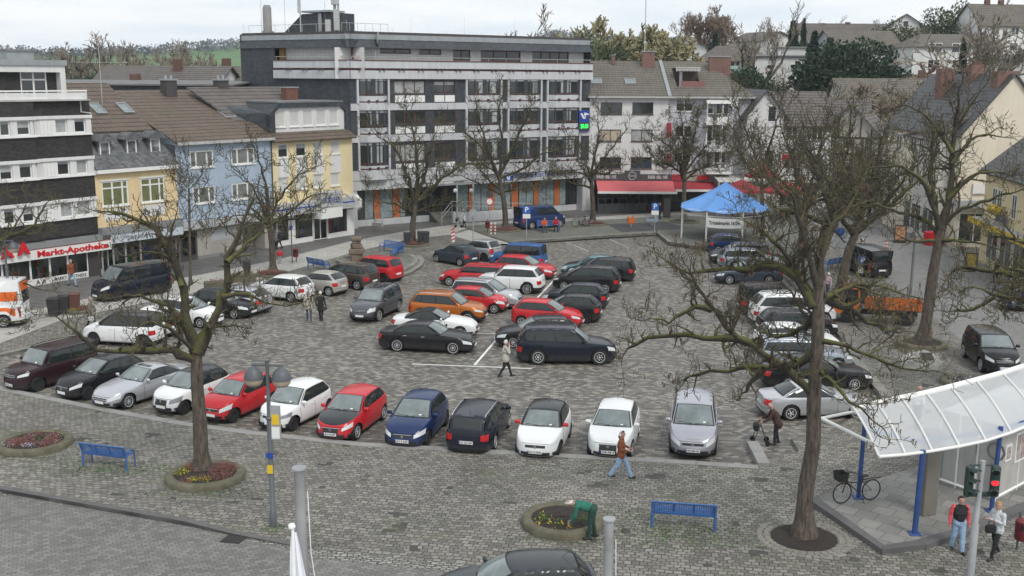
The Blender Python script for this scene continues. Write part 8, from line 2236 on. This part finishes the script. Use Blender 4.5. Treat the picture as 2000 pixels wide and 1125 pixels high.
for(px,pt,Y,r_,l)in((584,908,13.2,.072,'grey flagpole with rope and slanted cap beside the white flag'),(1190,1008,14.4,.070,'grey flagpole with slanted cap in front of the passing dark car')):
 q=atdepth(px,pt,Y);t=thing('flagpole',l,'flagpole',(q.x,q.y,.146));h=q.z-.146
 m=MB();m.tube([(0,0,0),(0,0,h*.5),(0,0,h-.06)],[r_*1.25,r_*1.1,r_],14);m.build('pole',M('dull_pole_metal',(.26,.26,.26),.5,.3,1.2,streak=.25),t,smooth=50);m=MB();m.lathe([(r_*1.05,0),(r_*1.35,.03),(r_*1.3,.05),(0,.06)],14,c=(0,0,h-.08));m.build('cap',m_galv,t)
 m=MB();m.tube([(r_+.03,-.02,h-.35),(r_+.05,-.02,h-1.2),(r_+.16,-.03,h-2.2),(r_+.3,0,h-4)],.007,4);m.build('rope',m_sign_w,t)
q=atdepth(570,1028,12.8);t=thing('flag','white furled flag with ball tip hanging beside the flagpole','flag',(q.x,q.y,q.z-1.8));rnd=random.Random(1)
m=MB();rows=[]
for k in range(14):
 f_=k/13;w_=.035+.17*f_**.8;rows.append([V((.03+w_*(j/10*2-1.1)+.10*f_,.05*math.sin(j*1.7+k*.25)*(f_+.2),1.72-1.75*f_))for j in range(11)])
m.grid(rows);m.build('cloth',M('white_flag_cloth',(.72,.73,.76),.8,.05,4),t,smooth=80,normals=False);m=MB();m.lathe([(0,-.05),(.04,-.03),(.05,0),(.04,.03),(0,.05)],10,c=(0,0,1.80));m.tube([(0,0,0),(.01,0,1.78)],.02,6);m.build('staff',m_white,t,smooth=60)
P=at(1893,1146,ZP);H=topz(P,1918,900)-ZP;t=thing('traffic_light','traffic light with two signal heads, red lamp lit, on a grey post','traffic light',P);n_=V((P.x,P.y,0)).normalized();yw=math.atan2(n_.y,n_.x)-math.pi/2
m=MB();m.tube([(0,0,0),(0,0,H*.5),(.0,0,H*.51),(.05,0,H)],[.10,.10,.075,.07],14);m.build('post',m_galv,t,smooth=50)
m_head=M('dark_green_housing',(.018,.04,.034),.5,.15,4);m_red=M('red_signal',(.9,.02,.03),.4,0,emit=1.3)
for sx,rot_ in((-.34,.55),(.34,-.35)):
 m=MB();c0_=Matrix.Rotation(rot_,3,'Z');base=V((sx+.05,-.04,H-.55));m.bbox(base,(.24,.16,.86),rot=c0_,bev=.04);m.bbox(V((.05+sx*.5,0,H-.12)),(abs(sx),.05,.05));m.bbox(V((.05+sx*.5,0,H-.92)),(abs(sx),.09,.14));hd=m.build('signal_head',m_head,t)
 for k in range(3):
  c=base+V((0,0,.28-.28*k));m=MB();lens=[c+c0_@V((.10*math.cos(a),-.085,.10*math.sin(a)))for a in[2*math.pi*j/14 for j in range(14)]];m.face(*lens);m.build('lens',m_red if(k==1 and sx>0)else m_seam,hd,normals=False)
  m=MB();arc=[2.9+(.48-2.9)*j/8-.1 for j in range(9)];m.grid([[c+c0_@V((.115*math.cos(a),-.08-dd*(1 if 1 else 0),.115*math.sin(a)))for a in arc]for dd in(0,.20)]);m.build('visor',m_head,hd,normals=False)
S0=at(1780,980,.3);t=thing('glass_shelter','white ribbed glass roof on blue posts over a grey kiosk','shelter',S0)
Fp=[(1716,892),(1768,888),(1820,881),(1873,872),(1925,861),(1975,845),(2030,822),(2090,795)];Bp=[(1666,797),(1712,788),(1760,778),(1808,768),(1856,756),(1905,743),(1957,729),(2010,712)]
m=MB();m2=MB();rows=[]
for i,(a,b)in enumerate(zip(Fp,Bp)):
 A,B=at(*a,2.85),at(*b,3.75);row=[A.lerp(B,k/6)+V((0,0,.10*math.sin(math.pi*k/6)))for k in range(7)];rows.append(row);m2.tube([p+V((0,0,.03))for p in row],.034,5)
m.grid(rows)
for k in(0,6):m2.tube([r_[k]for r_ in rows],.05 if k==0 else.11,6)
gm=bpy.data.materials.new('shelter_glass');tt,n,l,b=nt(gm);tr_=n.new('ShaderNodeBsdfTransparent');tr_.inputs[0].default_value=(.90,.93,.94,1);gl=n.new('ShaderNodeBsdfPrincipled');gl.inputs['Base Color'].default_value=(.78,.80,.82,1);gl.inputs['Roughness'].default_value=.06;gl.inputs['Specular IOR Level'].default_value=.9;mx_=n.new('ShaderNodeMixShader');mx_.inputs[0].default_value=.45;l.new(tr_.outputs[0],mx_.inputs[1]);l.new(gl.outputs[0],mx_.inputs[2]);l.new(mx_.outputs[0],n['Material Output'].inputs['Surface'])
gr=m.build('glass_roof',gm,t,world=True,smooth=60);m2.build('roof_rib',m_white,gr,world=True,smooth=60)
m_bpost=M('chipped_blue_paint',(.025,.065,.21),.5,.3,3.5)
for(px,py),zt_,r_ in(((1786,1043),2.9,.085),((1676,972),3.1,.07),((1936,998),3.05,.07)):
 P=at(px,py,.3);m=MB();m.tube([P,V((P.x+.05,P.y,zt_))],r_,12);m.bbox(P+V((0,0,.02)),(.34,.34,.04));m.build('post',m_bpost,t,world=True,smooth=50)
a,b=at(1604,817,2.8),at(1716,872,2.8);m=MB();m.tube([a,b],.06,8);m.tube([a,at(1690,800,3.4)],.05,8);m.build('brace',m_white,t,world=True);m=MB();m.tube([at(1690,838,2.85),at(1792,862,2.85),at(1945,842,2.9),at(2060,805,2.9)],.07,8);m.build('beam',m_bpost,t,world=True)
P=at(1808,1003,.3);m=MB();m.bbox(P+V((0,0,1.35)),(.5,.38,2.7),.3);m.build('pillar',M('brown_grey_pillar',(.16,.145,.125),.8,.15,1.5),t,world=True)
k0,k1,k2=at(1830,940,.3),at(1941,979,.3),at(2060,915,.3);m_kio=M('grey_kiosk_panel',(.42,.41,.385),.75,.12,1.2,streak=.2)
m=MB();back=k0+(k2-k1);m.loft([[k0,k1,k2,back],[p+V((0,0,2.5))for p in(k0,k1,k2,back)]]);ki=m.build('kiosk_wall',m_kio,t,world=True)
m=MB()
for A,B,n_ in((k0,k1,3),(k1,k2,3)):
 dn=(B-A).normalized();o_=V((dn.y,-dn.x,0))*.02;o_=o_ if o_.dot(CP-A)>0 else-o_
 for j in range(n_+1):p=A.lerp(B,j/n_)+o_;m.tube([p,p+V((0,0,2.5))],.035,4)
 m.tube([A+o_+V((0,0,.12)),B+o_+V((0,0,.12))],.05,4)
m.build('panel_joint',m_white,ki,world=True)
fk=Fac(k1,k2,t,base=.3);fk0=Fac(k0,k1,t,base=.3)
for u_,w_,z0_,z1_ in((.45,.42,1.5,2.05),(1.15,.75,1.3,2.3)):
 pf_=fk.block('poster_frame',u_,u_+w_,z0_,z1_,.0,.04,m_white);fk.block('poster',u_+.07,u_+w_-.07,z0_+.07,z1_-.07,.04,.045,M('poster_print',(.33,.27,.25),.5,.6,5),parent=pf_)
lettering('TO',.9,M('grey_spray',(.22,.21,.2),.8,.2,3),fk0.pt(1.7,1.9,.012),fk0.u,V((0,0,1)),ki,extr=.001)
m=MB();q=at(1827,938,.3);m.bbox(q+V((-.1,-.2,1.0)),(.3,.08,1.7));m.build('blue_panel',M('pale_blue_panel',(.3,.45,.55),.3,.1,2),t,world=True)
G0=at(1413,462,.3);t=thing('gazebo','blue peaked market tent on white posts with a lettered banner','gazebo',G0);Rg=3.75
ze=topz(G0,1413,408)-.3+.25;zp=topz(G0,1413,355)-.3
rim_=[V((Rg*1.05*math.cos(R(45*k+12)),Rg*1.05*math.sin(R(45*k+12)),ze))for k in range(8)];m=MB()
for k in range(8):
 a,b=rim_[k],rim_[(k+1)%8];rows=[]
 for q in range(7):f_=q/6;rows.append([(a.lerp(b,j/6)).lerp(V((0,0,zp)),f_)-V((0,0,.28*math.sin(math.pi*f_)*.5+.22*(1-f_)*math.sin(math.pi*j/6)))for j in range(7)])
 m.grid(rows)
m.build('canopy',M('blue_tarpaulin',(.12,.30,.66),.55,.1,.8),t,smooth=35,weld=.01)
for k in range(8):p=rim_[k]*(1/1.05);m=MB();m.tube([(p.x,p.y,0),(p.x,p.y,ze)],.07,8);m.tube([(p.x,p.y,ze-.75),(p.x*.8,p.y*.8,ze-.1)],.03,5);m.build('post',m_white,t)
m=MB()
for k in range(8):a,b=rim_[k]/1.05,rim_[(k+1)%8]/1.05;m.tube([V((a.x,a.y,ze-.1)),V((b.x,b.y,ze-.1))],.035,6);m.tube([V((a.x,a.y,ze-.5)),V((b.x,b.y,ze-.5))],.025,6)
m.build('top_rail',m_white,t)
a,b=rim_[5]/1.05,rim_[6]/1.05;a,b=V((a.x,a.y,ze-.95)),V((b.x,b.y,ze-.95))
for(ka,kb,tx)in((4,5,''),(5,6,'Trödelmarkt 16.04.')):
 a,b=rim_[ka]/1.05,rim_[kb]/1.05;dn=(b-a).normalized();o_=V((dn.y,-dn.x,0))*.09
 if not tx:continue
 m=MB();m.grid([[V((a.x,a.y,0)).lerp(V((b.x,b.y,0)),j/8)+o_+V((0,0,ze-.55-.8*i-.08*math.sin(math.pi*j/8)))for j in range(9)]for i in range(2)]);bn=m.build('banner',m_sign_w,t,normals=False)
 c=(a+b)/2+o_*1.15;lettering(tx,.42,m_ink,V((c.x,c.y,ze-1.0))+G0,dn,V((0,0,1)),bn,bold=.01,width=2.5)
def bike(px,py,yaw,label,z=ZP,basket=False,tilt=0.0):
 P=at(px,py,z);t=thing('bicycle',label,'bicycle',P,R(yaw),'parked bicycles' if not basket else None);m_b=M('black_bike_frame',(.015,.015,.016),.35,.1,4)
 for x in(-.53,.53):
  m=MB();n_=24;m.tube([(x+.33*math.cos(2*math.pi*k/n_),0,.35+.33*math.sin(2*math.pi*k/n_))for k in range(n_+1)],.022,5,cap=False);w_=m.build('wheel',m_tyre,t);m=MB()
  for k in range(9):a=math.pi*k/9;m.tube([(x+.32*math.cos(a),0,.35+.32*math.sin(a)),(x-.32*math.cos(a),0,.35-.32*math.sin(a))],.004,3)
  m.build('spokes',m_galv,w_)
 m=MB();m.tube([(.53,0,.35),(.40,0,.78),(.34,0,1.0)],.02,6);m.tube([(.42,0,.72),(-.06,0,.32),(-.2,0,.8)],.022,6);m.tube([(-.06,0,.32),(-.53,0,.35),(-.17,0,.7)],.015,6);m.tube([(.42,0,.72),(-.14,0,.6)],.018,6);m.tube([(-.85,0,.72),(-.53,0,.75),(-.2,0,.72)],.015,6);m.tube([(-.1,.05,.3),(-.15,.22,.0)],.012,5);m.build('frame',m_b,t,smooth=60)
 m=MB();m.bbox((-.24,0,.85),(.26,.15,.06),bev=.03);m.build('saddle',m_trim,t);m=MB();m.tube([(.2,-.28,1.05),(.33,-.15,1.08),(.34,0,1.02),(.33,.15,1.08),(.2,.28,1.05)],.014,6);m.build('handlebar',m_trim,t,smooth=60)
 if basket:m=MB();m.loft([[V((.62+sx*.17*s,sy*.2*s,zz))for sx,sy in((-1,-1),(1,-1),(1,1),(-1,1))]for zz,s in((.78,.8),(1.06,1.0))],cap=False);m.build('basket',m_trim,t,normals=False)
bike(1672,980,math.degrees(math.atan2((at(1655,990,.3)-at(1690,966,.3)).y,(at(1655,990,.3)-at(1690,966,.3)).x))-32,'black bicycle with front basket leaning at the blue shelter post',.3,True);bike(1134,443,20,'black bicycle at the stand beside the tree',.3);bike(1146,441,35,'black bicycle nearest the tree trunk at the stand',.3);bike(1425,447,5,'bicycle behind the gazebo banner',.3)
m=MB()
def aboard(px,py,w,h,mat,label,z=ZP):
 P=at(px,py,z);t=thing('advertising_board',label,'pavement sign',P,R(-15));m=MB();m.box((0,0,h/2+.12),(w,.07,h));m.bbox((0,0,.06),(w*1.05,.5,.12));m.build('frame',m_trim,t);m=MB();m.box((0,-.045,h/2+.12),(w*.84,.02,h*.86));m.build('poster',mat,t)
aboard(1757,474,.95,1.35,M('colourful_poster',(.42,.22,.12),.5,.7,3),'black framed colourful pavement sign beside the lamp');aboard(1896,527,.8,1.1,M('yellow_poster',(.5,.36,.08),.5,.6,3),'white framed yellow pavement sign by the yellow shop');aboard(1684,444,.7,1.3,m_sign_w,'white pavement sign behind the leaning tree');aboard(1302,428,.7,1.9,m_chdark,'tall dark menu board by the cafe',z=ZP);aboard(1983,592,1.1,1.7,M('newspaper_board',(.5,.5,.42),.5,.4,5),'large pale pavement sign beside the blue yellow car')
P=at(1823,478,ZP);t=thing('red_box','bright red box standing at the corner shop','box',P);m=MB();m.bbox((0,0,.55),(1.5,.8,1.1),.3,.06);m.build('body',m_sign_red,t)
P=at(1798,716,ZP);t=thing('memorial_stone','boulder with dark plaque and white flowers beside the tree bed','memorial',P);m=MB();rnd=random.Random(6)
m.lathe([(1.05,0),(1.0,.25),(.8,.5),(.45,.68),(0,.74)],16,sy=.75);m.v=[v*(1+.18*noise.noise(v*1.7+V((3,0,0))))for v in m.v];m.build('boulder',M('pale_boulder',(.36,.35,.31),.9,.3,2.5,bump=.6),t);m=MB();m.bbox((.1,-.42,.62),(.55,.42,.06),rot=Matrix.Rotation(.6,3,'X'));m.build('plaque',m_chdark,t);m=MB();leafy(m,V((-.75,-.3,.3)),.3,.25,.45,130,.05,rnd);m.build('flowers',m_sign_w,t,normals=False)
P=at(1232,444,.3);t=thing('spring_rider','orange hen shaped spring rider in the play area','play equipment',P,.5);t.scale=(.62,.8,.95);m=MB();m.tube([(.12*math.cos(k),.12*math.sin(k),.05*k/2)for k in range(14)],.025,4);m.build('spring',m_galv,t)
m=MB();m.prism([(-.5,-.1),(.5,-.1),(.5,.1),(-.5,.1)],.38,.5)
m.loft([[V((x,y,z))for x,z in((-.5,.45),(.45,.45),(.5,.8),(.42,1.1),(.22,1.0),(.1,.75),(-.25,.75),(-.42,1.05),(-.6,.9))]for y in(-.12,.12)]);m.build('rider',M('orange_play_board',(.55,.14,.02),.5,.1,3),t)
P=at(1273,441,.3);t=thing('spring_rider','pale blue scooter shaped spring rider beside the hen','play equipment',P);m=MB();m.tube([(.12*math.cos(k),.12*math.sin(k),.05*k/2)for k in range(14)],.025,4);m.build('spring',m_galv,t);m=MB();m.loft([[V((x,y,z))for x,z in((-.5,.4),(.5,.4),(.55,.6),(.4,.95),(.3,.9),(.28,.6),(-.1,.55),(-.5,.75))]for y in(-.1,.1)]);m.build('rider',M('pale_blue_play_board',(.25,.32,.45),.5,.1,3),t)
P=at(1180,416,ZP);t=thing('terrace_screen','dark glass windbreak with red seats along the cafe terrace','windbreak',P)
A,B=at(1168,418,ZP),at(1262,415,ZP);m=MB();m2=MB()
for j in range(8):p=A.lerp(B,j/7);m.tube([p,p+V((0,0,1.5))],.05,4);
m.tube([A+V((0,0,1.5)),B+V((0,0,1.5))],.04,4);m.tube([A+V((0,0,.1)),B+V((0,0,.1))],.05,4);m.build('frame',m_chdark,t,world=True);m2.face(A,B,B+V((0,0,1.0)),A+V((0,0,1.0)));m2.build('panel',M('dark_screen',(.05,.055,.06),.2,.2,1),t,world=True)
for j in range(6):p=A.lerp(B,(j+.5)/6)+V((0,1.2,0));o=thing('cafe_table','round cafe table with red cushioned stools behind the windbreak','table',p,0,'cafe terrace tables');m=MB();m.lathe([(.3,0),(.05,.05),(.05,.70),(.5,.71),(.5,.75),(0,.75)],12);m.build('table',m_chdark,o);m=MB();m.lathe([(.2,0),(.22,.45),(0,.47)],10,c=(.75,0,0));m.build('stool',m_awnd,o)
P=at(456,1054,.11);t=thing('drain_grate','square iron drain grate in the gutter','drain grate',P,R(-14));m=MB();m.mat=1;m.box((0,0,.0),(.62,.5,.02));m.mat=0
for k in range(9):m.box((-.27+.067*k,0,.018),(.03,.46,.02))
m.build('grate',[m_chdark,m_seam],t)
m=MB();rnd=random.Random(12)
for(px,py,rx,ry,n_)in((205,916,3.0,.8,900),(1335,1048,2.2,1.0,900),(400,962,2.2,.5,300),(620,536,1.6,.5,220),(770,496,1.6,.6,200),(536,1030,.4,.4,120),(70,893,2.2,.4,240),(1098,1052,2.0,.4,240),(1240,1010,1.0,1.2,260)):
 c=at(px,py,ZP)
 for _ in range(n_):a=rnd.uniform(0,6.3);r_=rnd.random()**.7;p=c+V((rx*r_*math.cos(a),ry*r_*math.sin(a),.0));s=rnd.uniform(.015,.045);d=rdir(rnd)*s;m.face(p-V((d.y,-d.x,0)),p+V((d.y,-d.x,0)),p+d+V((0,0,abs(d.z)+.01)))
tag(m.build('weeds',m_grn,normals=False,uv=False),'short moss and weeds growing between the cobbles','weeds',kind='stuff')
mb=MB();mb.box((0,720,29),(2800,1700,78))
hm=bpy.data.materials.new('haze_air');hm.use_nodes=True;n,l=hm.node_tree.nodes,hm.node_tree.links
n.remove(n['Principled BSDF']);pv=n.new('ShaderNodeVolumePrincipled');pv.inputs['Color'].default_value=(.82,.90,1.0,1);pv.inputs['Density'].default_value=.00016
l.new(pv.outputs[0],n['Material Output'].inputs['Volume'])
tag(mb.build('haze',hm,uv=False),kind='stuff')
